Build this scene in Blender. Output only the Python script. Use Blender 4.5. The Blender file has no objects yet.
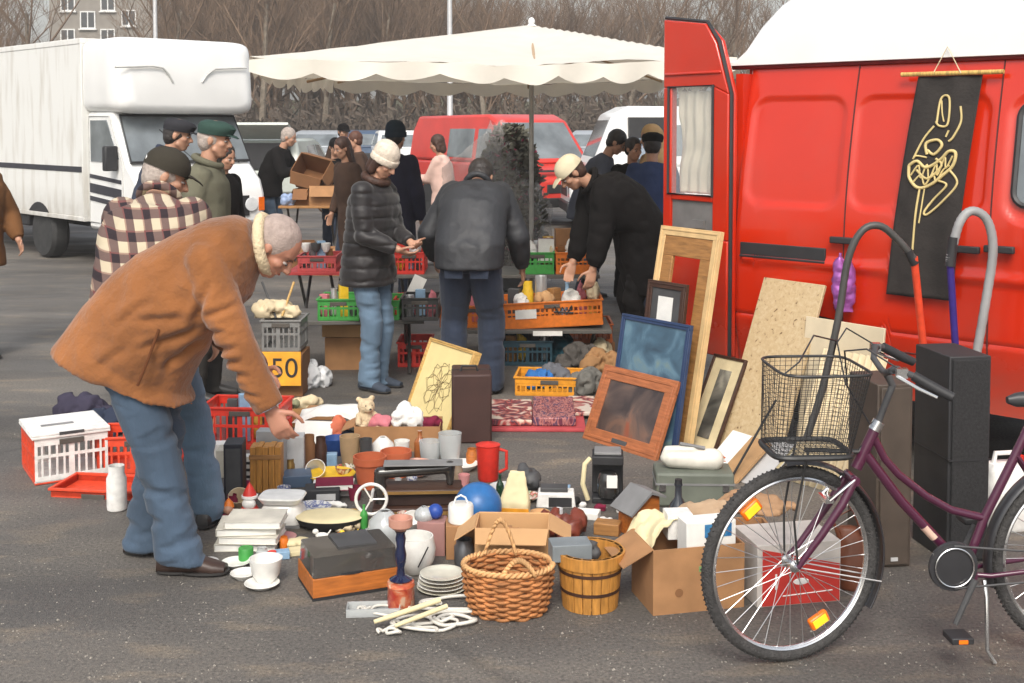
import bpy, bmesh, math, random
from mathutils import Vector, Matrix, noise
import mathutils
R = math.radians
rnd = random.Random(7)
V = Vector
scene = bpy.context.scene
COL = scene.collection
# ---------------------------------------------------------------- camera
F_PX, CAMH, HOR = 1200.0, 1.82, 125.0
PITCH = R(3); V0 = HOR+F_PX*math.tan(PITCH)      # the photograph is a crop: rising-front lens
cam = bpy.data.cameras.new('camera'); camo = bpy.data.objects.new('camera', cam); COL.objects.link(camo)
cam.sensor_width = 36; cam.lens = F_PX/1024*36; cam.clip_start = .05; cam.clip_end = 2000; cam.shift_y = -(341.5-V0)/1024
camo.location = (0, 0, CAMH); camo.rotation_euler = (math.pi/2-PITCH, 0, 0)
scene.camera = camo
def ray(u, v):
    cp, sp = math.cos(PITCH), math.sin(PITCH)
    y = V0-v
    return V((u-512, F_PX*cp+y*sp, -F_PX*sp+y*cp))
def G(u, v, z=0):
    d = ray(u, v); t = (z-CAMH)/d.z
    return V((d.x*t, d.y*t, z))
def P(u, v, Y):
    d = ray(u, v); t = Y/d.y
    return V((d.x*t, Y, CAMH+d.z*t))
def sc(v):          # pixels per metre where the ground line is at row v
    return (v-HOR)/CAMH
class Pl:           # vertical plane through ground point o along ground direction a
    def __init__(s, o, a):
        s.o = V(o); s.a = V((a[0], a[1], 0)).normalized(); s.n = V((-s.a.y, s.a.x, 0))
    def __call__(s, u, v):
        d = ray(u, v); c = V((0, 0, CAMH)); t = (s.o-c).dot(s.n)/d.dot(s.n); p = c+d*t-s.o
        return p.dot(s.a), p.z
# ---------------------------------------------------------------- materials
def lin(c): return tuple((x/12.92 if x <= .04045 else ((x+.055)/1.055)**2.4) for x in c)
def S(r, g, b, k=.8): return tuple(min(1, x*k) for x in lin((r/255, g/255, b/255)))
MATS = {}
def mat(name, col, rough=.6, metal=0, ns=9, na=.18, bump=0, bs=40, coat=0, trans=0, stretch=(1, 1, 1), spec=.5, col2=None, alpha=1, sheen=0, sss=0):
    if name in MATS: return MATS[name]
    m = bpy.data.materials.new(name); m.use_nodes = True; nt = m.node_tree; N = nt.nodes; L = nt.links
    b = N['Principled BSDF']; tc = N.new('ShaderNodeTexCoord'); mp = N.new('ShaderNodeMapping')
    mp.inputs['Scale'].default_value = stretch; L.new(tc.outputs['Object'], mp.inputs['Vector'])
    n = N.new('ShaderNodeTexNoise'); n.inputs['Scale'].default_value = ns; n.inputs['Detail'].default_value = 5
    L.new(mp.outputs[0], n.inputs['Vector'])
    r = N.new('ShaderNodeValToRGB'); r.color_ramp.elements[0].position = .3; r.color_ramp.elements[1].position = .7
    c1 = tuple(x*(1-na) for x in col); c2 = col2 or tuple(min(1, x*(1+na)) for x in col)
    r.color_ramp.elements[0].color = (*c1, 1); r.color_ramp.elements[1].color = (*c2, 1)
    L.new(n.outputs['Fac'], r.inputs[0]); L.new(r.outputs[0], b.inputs['Base Color'])
    b.inputs['Roughness'].default_value = rough; b.inputs['Metallic'].default_value = metal
    b.inputs['Coat Weight'].default_value = coat; b.inputs['Coat Roughness'].default_value = .08
    b.inputs['Transmission Weight'].default_value = trans; b.inputs['Specular IOR Level'].default_value = spec
    b.inputs['Alpha'].default_value = alpha
    if sheen: b.inputs['Sheen Weight'].default_value = sheen
    if sss: b.inputs['Subsurface Weight'].default_value = sss; b.inputs['Subsurface Scale'].default_value = .02
    if bump:
        n2 = N.new('ShaderNodeTexNoise'); n2.inputs['Scale'].default_value = bs; n2.inputs['Detail'].default_value = 4
        L.new(mp.outputs[0], n2.inputs['Vector'])
        bp = N.new('ShaderNodeBump'); bp.inputs['Strength'].default_value = bump; bp.inputs['Distance'].default_value = .01
        L.new(n2.outputs['Fac'], bp.inputs['Height']); L.new(bp.outputs[0], b.inputs['Normal'])
    MATS[name] = m; return m
def nt_of(m): return m.node_tree, m.node_tree.nodes, m.node_tree.links, m.node_tree.nodes['Principled BSDF']
def wood(name, c, k=1.25, st=(2, 14, 14), rough=.5):
    return mat(name, c, rough, ns=5, na=.28, bump=.15, bs=14, stretch=st, col2=tuple(min(1, x*k) for x in c))
# ---------------------------------------------------------------- mesh builder
class B:
    def __init__(s): s.v = []; s.f = []; s.mi = []; s.k = 0; s.M = Matrix.Identity(4)
    def add(s, vs, fs):
        o = len(s.v); s.v += [s.M @ V(p) for p in vs]
        for f in fs: s.f.append(tuple(i+o for i in f)); s.mi.append(s.k)
        return s
    def slot(s, k): s.k = k; return s
    def at(s, loc=(0, 0, 0), rz=0, rx=0, ry=0, sc_=1):
        s.M = Matrix.Translation(loc) @ Matrix.Rotation(rz, 4, 'Z') @ Matrix.Rotation(ry, 4, 'Y') @ Matrix.Rotation(rx, 4, 'X') @ Matrix.Scale(sc_, 4); return s
    def box(s, x0, x1, y0, y1, z0, z1):
        vs = [(x, y, z) for z in (z0, z1) for y in (y0, y1) for x in (x0, x1)]
        return s.add(vs, [(0, 2, 3, 1), (4, 5, 7, 6), (0, 1, 5, 4), (2, 6, 7, 3), (0, 4, 6, 2), (1, 3, 7, 5)])
    def cb(s, c, d): return s.box(c[0]-d[0]/2, c[0]+d[0]/2, c[1]-d[1]/2, c[1]+d[1]/2, c[2]-d[2]/2, c[2]+d[2]/2)
    def rings(s, rs, closed=False, cap=True):
        n = len(rs[0]); vs = [p for r in rs for p in r]; fs = []
        m = len(rs)
        for i in range(m if closed else m-1):
            a, b = i*n, ((i+1) % m)*n
            for j in range(n): fs.append((a+j, a+(j+1) % n, b+(j+1) % n, b+j))
        if cap and not closed:
            fs.append(tuple(range(n-1, -1, -1))); fs.append(tuple((m-1)*n+j for j in range(n)))
        return s.add(vs, fs)
    def tube(s, pts, r, n=8, cap=True, closed=False):
        pts = [V(p) for p in pts]; m = len(pts); rr = r if isinstance(r, (list, tuple)) else [r]*m
        rs = []; up = None
        for i, p in enumerate(pts):
            if closed: t = (pts[(i+1) % m]-pts[i-1]).normalized()
            else: t = (pts[min(i+1, m-1)]-pts[max(i-1, 0)])
            t = t.normalized() if t.length > 1e-9 else V((0, 0, 1))
            if up is None:
                up = V((0, 0, 1)) if abs(t.z) < .9 else V((1, 0, 0))
            a = t.cross(up)
            if a.length < 1e-6: a = t.orthogonal()
            a.normalize(); b = a.cross(t).normalized(); up = b
            rs.append([p+a*math.cos(2*math.pi*j/n)*rr[i]+b*math.sin(2*math.pi*j/n)*rr[i] for j in range(n)])
        return s.rings(rs, closed, cap)
    def cyl(s, p, q, r, n=16): return s.tube([p, q], r, n)
    def lathe(s, prof, n=24, c=(0, 0, 0), sx=1, sy=1, loop=False):
        rs = [[(c[0]+max(r, 1e-4)*sx*math.cos(2*math.pi*j/n), c[1]+max(r, 1e-4)*sy*math.sin(2*math.pi*j/n), c[2]+z) for j in range(n)] for r, z in prof]
        return s.rings(rs, loop)
    def ell(s, c, r, X=None, Y=None, Z=None, n=16, m=10):
        X = X or V((1, 0, 0)); Y = Y or V((0, 1, 0)); Z = Z or V((0, 0, 1)); c = V(c)
        rs = []
        for i in range(1, m):
            a = math.pi*i/m-math.pi/2
            rs.append([c+X*r[0]*math.cos(a)*math.cos(2*math.pi*j/n)+Y*r[1]*math.cos(a)*math.sin(2*math.pi*j/n)+Z*r[2]*math.sin(a) for j in range(n)])
        vs = [p for q in rs for p in q]; fs = []
        for i in range(m-2):
            for j in range(n): fs.append((i*n+j, i*n+(j+1) % n, (i+1)*n+(j+1) % n, (i+1)*n+j))
        k = len(vs); vs += [c-Z*r[2], c+Z*r[2]]
        for j in range(n): fs.append((k, (j+1) % n, j)); fs.append((k+1, (m-2)*n+j, (m-2)*n+(j+1) % n))
        return s.add(vs, fs)
    def cap(s, p, q, r0, r1, n=14):
        p = V(p); q = V(q); t = q-p
        t = t.normalized() if t.length > 1e-6 else V((0, 0, 1))
        a = t.orthogonal().normalized(); b = t.cross(a); rs = []
        for i in range(1, 5):
            w = math.pi/2*(1-i/4); rs.append((p-t*r0*math.sin(w), r0*math.cos(w)))
        for i in range(0, 4):
            w = math.pi/2*i/4; rs.append((q+t*r1*math.sin(w), r1*math.cos(w)))
        rs[0] = (rs[0][0], max(rs[0][1], r0*.2))
        return s.rings([[c+a*r*math.cos(2*math.pi*j/n)+b*r*math.sin(2*math.pi*j/n) for j in range(n)] for c, r in rs])
    def secs(s, L, n=24, e=2.3):
        rs = []
        for c, w, f in L:
            ring = []
            for j in range(n):
                a = 2*math.pi*j/n; ca, sa = math.cos(a), math.sin(a)
                x = math.copysign(abs(ca)**(2/e), ca); y = math.copysign(abs(sa)**(2/e), sa)
                ring.append(V(c)+V(w)*x+V(f)*y)
            rs.append(ring)
        return s.rings(rs)
    def prism(s, poly, y0, y1):      # poly in x,z
        n = len(poly)
        vs = [(x, y0, z) for x, z in poly]+[(x, y1, z) for x, z in poly]
        return s.add(vs, [tuple(range(n)), tuple(range(2*n-1, n-1, -1))]+[(i, i+n, (i+1) % n+n, (i+1) % n) for i in range(n)])
    def prismz(s, poly, z0, z1):
        n = len(poly)
        vs = [(x, y, z0) for x, y in poly]+[(x, y, z1) for x, y in poly]
        return s.add(vs, [tuple(range(n-1, -1, -1)), tuple(range(n, 2*n))]+[(i, (i+1) % n, (i+1) % n+n, i+n) for i in range(n)])
    def grid(s, fn, nu, nv, th=0):
        vs = [fn(i/nu, j/nv) for j in range(nv+1) for i in range(nu+1)]
        fs = [(j*(nu+1)+i, j*(nu+1)+i+1, (j+1)*(nu+1)+i+1, (j+1)*(nu+1)+i) for j in range(nv) for i in range(nu)]
        return s.add(vs, fs)
    def obj(s, name, m, parent=None, smooth=.6, bev=0, solid=0, sub=0, loc=None, rz=0):
        me = bpy.data.meshes.new(name); me.from_pydata([tuple(v) for v in s.v], [], s.f)
        ms = m if isinstance(m, (list, tuple)) else [m]
        for x in ms: me.materials.append(x)
        if len(ms) > 1: me.polygons.foreach_set('material_index', s.mi)
        bm = bmesh.new(); bm.from_mesh(me)
        if not solid: bmesh.ops.recalc_face_normals(bm, faces=bm.faces)
        bm.to_mesh(me); bm.free()
        if smooth:
            me.polygons.foreach_set('use_smooth', [True]*len(me.polygons)); me.set_sharp_from_angle(angle=smooth)
        o = bpy.data.objects.new(name, me); COL.objects.link(o)
        if parent: o.parent = parent
        if loc is not None: o.location = loc
        if rz: o.rotation_euler = (0, 0, rz)
        if solid:
            k = o.modifiers.new('solid', 'SOLIDIFY'); k.thickness = solid; k.offset = 0
        if bev:
            k = o.modifiers.new('bevel', 'BEVEL'); k.width = bev; k.segments = 2; k.limit_method = 'ANGLE'
        if sub:
            k = o.modifiers.new('sub', 'SUBSURF'); k.levels = sub; k.render_levels = sub
        return o
def tag(o, label=None, cat=None, group=None, kind=None):
    if label: o['label'] = label
    if cat: o['category'] = cat
    if group: o['group'] = group
    if kind: o['kind'] = kind
    return o
def thing(name, label, cat, loc=(0, 0, 0), rz=0, group=None, rx=0, ry=0):
    o = bpy.data.objects.new(name, None); COL.objects.link(o); o.empty_display_size = .05
    o.location = loc; o.rotation_euler = (rx, ry, rz); return tag(o, label, cat, group)
def kids(r): return [c for c in COL.objects if c.parent == r]
def dup(root, loc, rz=None, label=None, group=None, scale=None):
    r = root.copy(); COL.objects.link(r); r.location = loc
    if rz is not None: r.rotation_euler = (root.rotation_euler.x, root.rotation_euler.y, rz)
    if scale: r.scale = (scale,)*3
    if label: r['label'] = label
    if group: r['group'] = group
    for ch in kids(root):
        c = ch.copy(); COL.objects.link(c); c.parent = r
        for g in kids(ch):
            d = g.copy(); COL.objects.link(d); d.parent = c
    return r
def swap(root, old, new):
    for c in kids(root):
        if c.type == 'MESH' and old.name in [m.name for m in c.data.materials]:
            c.data = c.data.copy()
            for i, m in enumerate(c.data.materials):
                if m == old: c.data.materials[i] = new
def circ(c, r, n, X=(1, 0, 0), Y=(0, 0, 1), a0=0, a1=2*math.pi, end=False):
    k = n-1 if end else n
    return [V(c)+V(X)*r*math.cos(a0+(a1-a0)*i/k)+V(Y)*r*math.sin(a0+(a1-a0)*i/k) for i in range(n)]
def remesh(b, vox, it=3, wr=0, ws=(6, 6, 6), dec=0):
    me = bpy.data.meshes.new('tmp'); me.from_pydata([tuple(v) for v in b.v], [], b.f)
    o = bpy.data.objects.new('tmp', me); COL.objects.link(o)
    bm = bmesh.new(); bm.from_mesh(me); bmesh.ops.recalc_face_normals(bm, faces=bm.faces); bm.to_mesh(me); bm.free()
    k = o.modifiers.new('r', 'REMESH'); k.mode = 'VOXEL'; k.voxel_size = vox; k.adaptivity = 0
    if it: k = o.modifiers.new('s', 'SMOOTH'); k.iterations = it; k.factor = .6
    dg = bpy.context.evaluated_depsgraph_get(); dg.update()
    r = bpy.data.meshes.new_from_object(o.evaluated_get(dg)); bpy.data.objects.remove(o)
    out = B(); out.v = [v.co.copy() for v in r.vertices]; out.f = [tuple(p.vertices) for p in r.polygons]; out.mi = [0]*len(out.f)
    if wr:
        nn = [v.normal.copy() for v in r.vertices]
        for i, p in enumerate(out.v):
            q = V((p.x*ws[0], p.y*ws[1], p.z*ws[2]))
            w = noise.noise(q)+.5*noise.noise(q*2.1+V((3, 1, 7)))
            w = .45*(1-2.2*abs(w))+.8*w
            out.v[i] = p+nn[i]*w*wr
    bpy.data.meshes.remove(r); return out
def text(s, size, m, parent, loc, rot, name='lettering', ext=.001, align='CENTER'):
    cu = bpy.data.curves.new('txt', 'FONT'); cu.body = s; cu.size = size; cu.extrude = ext; cu.align_x = align; cu.align_y = 'CENTER'; cu.offset = .0
    o = bpy.data.objects.new('txt', cu); COL.objects.link(o)
    dg = bpy.context.evaluated_depsgraph_get(); dg.update()
    me = bpy.data.meshes.new_from_object(o.evaluated_get(dg)); bpy.data.objects.remove(o)
    me.materials.clear(); me.materials.append(m)
    o = bpy.data.objects.new(name, me); COL.objects.link(o); o.parent = parent; o.location = loc; o.rotation_euler = rot
    return o
# ---------------------------------------------------------------- world + light
w = bpy.data.worlds.new('World'); scene.world = w; w.use_nodes = True
wn, wl = w.node_tree.nodes, w.node_tree.links
bg = wn['Background']; sky = wn.new('ShaderNodeTexSky'); sky.sky_type = 'NISHITA'; sky.sun_disc = False
SEL, SAZ = R(46), R(186)      # azimuth clockwise from +Y: behind the camera
sky.sun_elevation = SEL; sky.sun_rotation = SAZ; sky.air_density = 1.3; sky.dust_density = 3.5; sky.ozone_density = 1.2
hs = wn.new('ShaderNodeHueSaturation'); hs.inputs['Saturation'].default_value = .42; wl.new(sky.outputs[0], hs.inputs['Color'])
wl.new(hs.outputs[0], bg.inputs['Color']); bg.inputs['Strength'].default_value = .12
sd = bpy.data.lights.new('sun', 'SUN'); sd.energy = 1.5; sd.angle = R(24); sd.color = (1, .93, .83)
so = bpy.data.objects.new('sun', sd); COL.objects.link(so)
sdir = V((math.sin(SAZ)*math.cos(SEL), math.cos(SAZ)*math.cos(SEL), math.sin(SEL)))
so.rotation_euler = sdir.to_track_quat('Z', 'Y').to_euler()
scene.view_settings.view_transform = 'Standard'; scene.view_settings.look = 'None'; scene.view_settings.exposure = .88; scene.view_settings.gamma = 1
# ---------------------------------------------------------------- ground
ma = mat('asphalt', (.075, .07, .065), .85, bump=.5, bs=160)
nt, N, L, b = nt_of(ma)
tc = N.new('ShaderNodeTexCoord')
def nz(scale, det, st=(1, 1, 1)):
    mp = N.new('ShaderNodeMapping'); mp.inputs['Scale'].default_value = st; L.new(tc.outputs['Object'], mp.inputs['Vector'])
    n = N.new('ShaderNodeTexNoise'); n.inputs['Scale'].default_value = scale; n.inputs['Detail'].default_value = det; L.new(mp.outputs[0], n.inputs['Vector']); return n
def ramp(src, stops):
    r = N.new('ShaderNodeValToRGB')
    while len(r.color_ramp.elements) < len(stops): r.color_ramp.elements.new(.5)
    for e, (p, c) in zip(r.color_ramp.elements, stops): e.position = p; e.color = (*c, 1)
    L.new(src, r.inputs[0]); return r
big = ramp(nz(.45, 5, (1, 2.2, 1)).outputs['Fac'], [(.3, (.078, .072, .066)), (.5, (.116, .107, .097)), (.68, (.175, .157, .135))])
grit = ramp(nz(75, 4).outputs['Fac'], [(.34, (.6, .6, .6)), (.48, (.93, .93, .93)), (.60, (1.06, 1.05, 1.04)), (.72, (1.6, 1.55, 1.5))])
st = ramp(nz(2.6, 6, (1, 2.6, 1)).outputs['Fac'], [(.54, (1, 1, 1)), (.68, (1.45, 1.34, 1.18))])
m1 = N.new('ShaderNodeMix'); m1.data_type = 'RGBA'; m1.blend_type = 'MULTIPLY'; m1.inputs[0].default_value = 1
L.new(big.outputs[0], m1.inputs[6]); L.new(grit.outputs[0], m1.inputs[7])
m2 = N.new('ShaderNodeMix'); m2.data_type = 'RGBA'; m2.blend_type = 'MULTIPLY'; m2.inputs[0].default_value = 1
L.new(m1.outputs[2], m2.inputs[6]); L.new(st.outputs[0], m2.inputs[7]); vor = N.new('ShaderNodeTexVoronoi'); vor.feature = 'DISTANCE_TO_EDGE'; vor.inputs['Scale'].default_value = .28
wp = nz(1.6, 5); wm_ = N.new('ShaderNodeMix'); wm_.data_type = 'RGBA'; wm_.inputs[0].default_value = .22; L.new(tc.outputs['Object'], wm_.inputs[6]); L.new(wp.outputs['Color'], wm_.inputs[7]); L.new(wm_.outputs[2], vor.inputs['Vector'])
cr = ramp(vor.outputs['Distance'], [(.0, (.35, .35, .35)), (.004, (.6, .6, .6)), (.009, (1, 1, 1))])
m3 = N.new('ShaderNodeMix'); m3.data_type = 'RGBA'; m3.blend_type = 'MULTIPLY'; m3.inputs[0].default_value = .35; L.new(m2.outputs[2], m3.inputs[6]); L.new(cr.outputs[0], m3.inputs[7])
L.new(m3.outputs[2], b.inputs['Base Color'])
rr = ramp(nz(.8, 4, (1, 2, 1)).outputs['Fac'], [(.4, (.55, .55, .55)), (.6, (.9, .9, .9))]); L.new(rr.outputs[0], b.inputs['Roughness'])
g = B(); g.grid(lambda a, c: ((a-.5)*500, c*420-60, 0), 20, 20).obj('ground', ma, smooth=0)
tag(bpy.data.objects['ground'], 'worn grey asphalt of the car park', None, kind='structure')
gm = mat('verge_grass', (.075, .07, .03), .95, ns=.6, na=.4, bump=1, bs=5)
v = B().grid(lambda a, c: ((a-.5)*400, 44+c*60, .004+max(0, c-.12)*4.5+.5*noise.noise(V((a*40, c*8, 0)))*min(1, c*4)), 120, 24).obj('hill', gm)
tag(v, 'low brown bank behind the car park', kind='structure')
# ---------------------------------------------------------------- bare trees
bark = mat('bark', (.20, .165, .125), .9, ns=6, na=.35)
twigm = mat('twigs', (.17, .112, .072), .9, ns=.8, na=.3)
twigd = mat('hedge_twigs', (.085, .064, .047), .9, ns=.25, na=.45)
def branch(tb, cb, p, d, ln, r, lv, rg, spread=.5):
    segs = 4 if lv < 2 else 3; pts = [p]; q = p.copy(); dd = d.copy()
    for i in range(segs):
        dd = (dd+V((rg.uniform(-1, 1), rg.uniform(-1, 1), rg.uniform(-.4, .9)))*.14).normalized()
        q = q+dd*ln/segs; pts.append(q)
    e = .45 if lv < 3 else .5
    (tb if lv == 0 else cb).tube(pts, [r*(1-(1-e)*i/segs) for i in range(segs+1)], 7 if lv == 0 else (4 if lv == 1 else 3), cap=False)
    if lv >= 4: return
    nb = [7, 5, 5, 4][lv]
    for i in range(nb):
        t = .3+.7*(i+rg.random()*.6)/nb if lv == 0 else .2+.8*(i+rg.random())/nb
        t = min(t, 1); k = t*segs; a = int(min(k, segs-1)); pos = pts[a].lerp(pts[a+1], k-a)
        side = V((rg.uniform(-1, 1), rg.uniform(-1, 1), rg.uniform(-.2, .8))).normalized()
        nd = (dd*(1-spread)+side*spread+V((0, 0, .12))).normalized()
        branch(tb, cb, pos, nd, ln*rg.uniform(.45, .68), max(r*.5*(1-.35*t), .008), lv+1, rg, spread+.04)
def bare_tree(seed, h):
    rg = random.Random(seed); tb, cb = B(), B()
    branch(tb, cb, V((0, 0, -.1)), V((0, 0, 1)), h*.62, h*.017, 0, rg, .5)
    return tb, cb
protos = []
for i in range(4):
    tb, cb = bare_tree(100+i, 9); protos.append((tb, cb))
treelab = [(30, 52, 10.5, 'bare tree rising beside the left edge of the apartment house'), (165, 50, 10.5, 'bare tree in front of the right side of the apartment house'),
           (258, 48, 10.5, 'bare tree just right of the white truck box'), (322, 50, 11, 'tall bare tree between the truck and the parasol peak, left one'), (392, 52, 10.5, 'bare tree left of the tall pale lamp post'),
           (487, 46, 8.4, 'dark thick-stemmed bare tree behind the peak of the parasol'), (560, 55, 8.6, 'bushy bare tree just right of the parasol peak'),
           (622, 50, 9.0, 'wide bare tree behind the right slope of the parasol'), (690, 52, 9.6, 'bare tree above the open red van door'), (745, 54, 9.8, 'bare tree rising over the rear end of the white van roof')]
for i, (u, Y, h, lb) in enumerate(treelab):
    p = P(u, 140, Y); tb, cb = protos[i % 4][:2]
    t = thing('bare_tree', lb, 'tree', (p.x, Y, .25), i*1.9, 'bare trees behind the car park'); t.scale = (h/9*.9, h/9*.9, h/9)
    if i < 4: o1 = tb.obj('trunk', bark, t); o2 = cb.obj('crown', twigm, t, smooth=0); protos[i] += (o1, o2)
    else:
        for k in (2, 3):
            c = protos[i % 4][k].copy(); COL.objects.link(c); c.parent = t
# far wood and undergrowth: reads as one mass
wd = B(); rg = random.Random(5)
def addproto(k, x, y, z, h, rz):
    M = Matrix.Translation((x, y, z)) @ Matrix.Rotation(rz, 4, 'Z') @ Matrix.Scale(h/9, 4)
    for src in protos[k][:2]:
        o = len(wd.v); wd.v += [M @ p for p in src.v]; wd.f += [tuple(i+o for i in f) for f in src.f]
    wd.mi = [0]*len(wd.f)
for i in range(140):
    Y = rg.uniform(54, 80); u = (-30+1100*((i*0.618034) % 1)) if i < 64 else rg.uniform(205, 640); x = P(u, 140, Y).x
    hh = (Y/57)*(rg.uniform(8.6, 10.2) if u < 440 else rg.uniform(6.6, 7.8) if u < 800 else 8)
    if 20 < u < 165: hh *= .5
    addproto(i % 4, x, Y, .5, hh, rg.uniform(0, 6.3))
tag(wd.obj('woodland', twigm, smooth=0), 'brown leafless wood closing off the far side of the car park', 'woodland', kind='stuff')
ub = B()
for i in range(75000):
    u = rg.uniform(-60, 1100); Y = rg.uniform(44.5, 57); x = P(u, 140, Y).x
    top = 2.6+1.6*noise.noise(V((x*.12, 0, 3)))+rg.uniform(-.8, .8); z0 = max(0, (Y-50)*.1)+abs(rg.gauss(0, .35))*top
    d = V((rg.uniform(-1, 1), rg.uniform(-1, 1), rg.uniform(-.3, 1.4))).normalized(); l = rg.uniform(.2, .8)
    p = V((x, Y, z0)); r = rg.uniform(.004, .011); a = d.orthogonal().normalized()*r
    q = p+d*l
    ub.add([p-a, p+a, q+a*.3+V((rg.uniform(-.1, .1),)*3), q-a*.3], [(0, 1, 2, 3)])
tag(ub.obj('undergrowth', twigd, smooth=0), 'dense brown hedge and undergrowth along the foot of the wood', 'undergrowth', kind='stuff')
# ---------------------------------------------------------------- apartment house
plaster = mat('grey_plaster', (.26, .235, .205), .9, ns=1.2, na=.12, bump=.2, bs=30)
glass_d = mat('window_glass', (.03, .035, .04), .12, ns=3, na=.3, spec=.8)
wframe = mat('white_paint', (.75, .75, .73), .5, na=.04)
roofm = mat('roof_tile', (.2, .13, .1), .9, ns=20)
def house(u0, u1, Y, ztop, wins, label, rz=0):
    a, c = P(u0, 140, Y), P(u1, 140, Y); W = c.x-a.x
    t = thing('apartment_house', label, 'building', ((a.x+c.x)/2, Y, 0), rz)
    B().box(-W/2, W/2, 0, 10, 0, ztop).obj('wall', plaster, t, smooth=0)
    r = B(); r.prism([(-W/2-.4, ztop+.003), (W/2+.4, ztop+.003), (W/2-1, ztop+3), (-W/2+1, ztop+3)], -.4, 10.4); r.obj('roof', roofm, t, smooth=0)
    for (u, v, w_, h_) in wins:
        p = P(u, v, Y); x = p.x-t.location.x; z = p.z
        f = B(); e = .09
        for bx in ((x-w_/2, x+w_/2, z-h_/2, z-h_/2+e), (x-w_/2, x+w_/2, z+h_/2-e, z+h_/2), (x-w_/2, x-w_/2+e, z-h_/2+e, z+h_/2-e), (x+w_/2-e, x+w_/2, z-h_/2+e, z+h_/2-e), (x-.04, x+.04, z-h_/2+e, z+h_/2-e)):
            f.box(bx[0], bx[1], -.09, -.003, bx[2], bx[3])
        fo = f.obj('window', wframe, t, smooth=0)
        B().box(x-w_/2+.05, x+w_/2-.05, -.05, -.01, z-h_/2+.05, z+h_/2-.05).obj('pane', glass_d, fo, smooth=0)
        B().box(x-w_/2-.1, x+w_/2+.1, -.18, -.003, z-h_/2-.1, z-h_/2-.003).obj('sill', wframe, fo, smooth=0)
    return t
house(52, 155, 90, 15, [(108, 3, 1.1, 1.2), (88, 20, 1.15, 1.3), (129, 18, 1.1, 1.2), (108, 37, 1.1, 1.2), (68, 3, 1.1, 1.2), (68, 37, 1.1, 1.2), (129, 52, 1.1, 1.2), (88, 55, 1.1, 1.2)], 'grey plastered apartment house with white windows above the white truck')
house(196, 262, 120, 14.6, [(206, 8, 1.2, 1.3), (232, 8, 1.2, 1.3), (252, 8, 1.2, 1.3)], 'distant pale apartment house behind the bare trees right of the truck top')
galv = mat('galvanised', (.5, .5, .5), .5, .3, na=.1)
for u, Y, h, lb in ((450, 40, 8.6, 'tall pale lamp post behind the left half of the parasol'), (157, 46, 9, 'thin pale lamp post above the front end of the white truck')):
    p = P(u, 140, Y); t = thing('street_lamp', lb, 'street lamp', (p.x, Y, 0), 0, 'lamp posts')
    B().tube([(0, 0, 0), (0, 0, 1.2), (0, 0, 1.25), (0, 0, h)], [.13, .13, .1, .07], 12).obj('pole', galv, t)
    B().tube([(0, 0, h), (0, -.2, h+.25), (0, -1.0, h+.35)], .04, 8).obj('arm', galv, t)
    B().ell((0, -1.25, h+.32), (.13, .35, .08)).obj('lamp_head', galv, t)

# ---------------------------------------------------------------- haze volume added to lift the far dark tones
hz = bpy.data.materials.new('haze'); hz.use_nodes = True; n_ = hz.node_tree; n_.nodes.remove(n_.nodes['Principled BSDF']); pv = n_.nodes.new('ShaderNodeVolumePrincipled'); pv.inputs['Color'].default_value = (.86, .83, .80, 1); pv.inputs['Density'].default_value = .0028; pv.inputs['Anisotropy'].default_value = .2
n_.links.new(pv.outputs[0], n_.nodes['Material Output'].inputs['Volume'])
B().box(-252, 252, -62, 362, -1, 30).obj('haze', hz, smooth=0)
tag(bpy.data.objects['haze'], 'thin haze added over the car park', 'haze', kind='stuff')

gp_ = B(); rg = random.Random(77)
for i in range(2600):
    u, v_ = rg.uniform(-20, 1044), 345+340*rg.random()**.8; p = G(u, v_); r = rg.uniform(.0015, .0045)*(1.6 if rg.random() < .06 else 1); a = rg.uniform(0, 3)
    gp_.add([p+V((r*math.cos(a), r*math.sin(a), 0)), p+V((-r*math.sin(a), r*math.cos(a), 0)), p+V((-r*math.cos(a), -r*math.sin(a), 0)), p+V((r*math.sin(a), -r*math.cos(a), 0)), p+V((0, 0, r*.9))], [(0, 1, 4), (1, 2, 4), (2, 3, 4), (3, 0, 4)])
tag(gp_.obj('grit', mat('pale_grit', (.24, .22, .19), .9, ns=3, na=.5), smooth=0), 'pale grit and crumbs scattered over the asphalt', 'grit', kind='stuff')
# ---------------------------------------------------------------- vehicle materials
redp = mat('red_paint', S(230, 50, 14, .68), .2, ns=2, na=.07, coat=.45)
redp2 = mat('faded_red_paint', S(225, 62, 50, .8), .4, ns=2, na=.1, coat=.3)
whitep = mat('white_vehicle_paint', (.80, .80, .78), .4, ns=2, na=.05, coat=.3)
nt, N, L, b = nt_of(redp); tc = N.new('ShaderNodeTexCoord'); sx = N.new('ShaderNodeSeparateXYZ'); L.new(tc.outputs['Object'], sx.inputs[0])
mr = N.new('ShaderNodeMapRange'); mr.inputs[1].default_value = .75; mr.inputs[2].default_value = .3; L.new(sx.outputs[2], mr.inputs[0]); n3 = N.new('ShaderNodeTexNoise'); n3.inputs['Scale'].default_value = 9; n3.inputs['Detail'].default_value = 8; L.new(tc.outputs['Object'], n3.inputs[0])
mm = N.new('ShaderNodeMath'); mm.operation = 'MULTIPLY_ADD'; L.new(mr.outputs[0], mm.inputs[0]); L.new(n3.outputs[0], mm.inputs[1])
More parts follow.
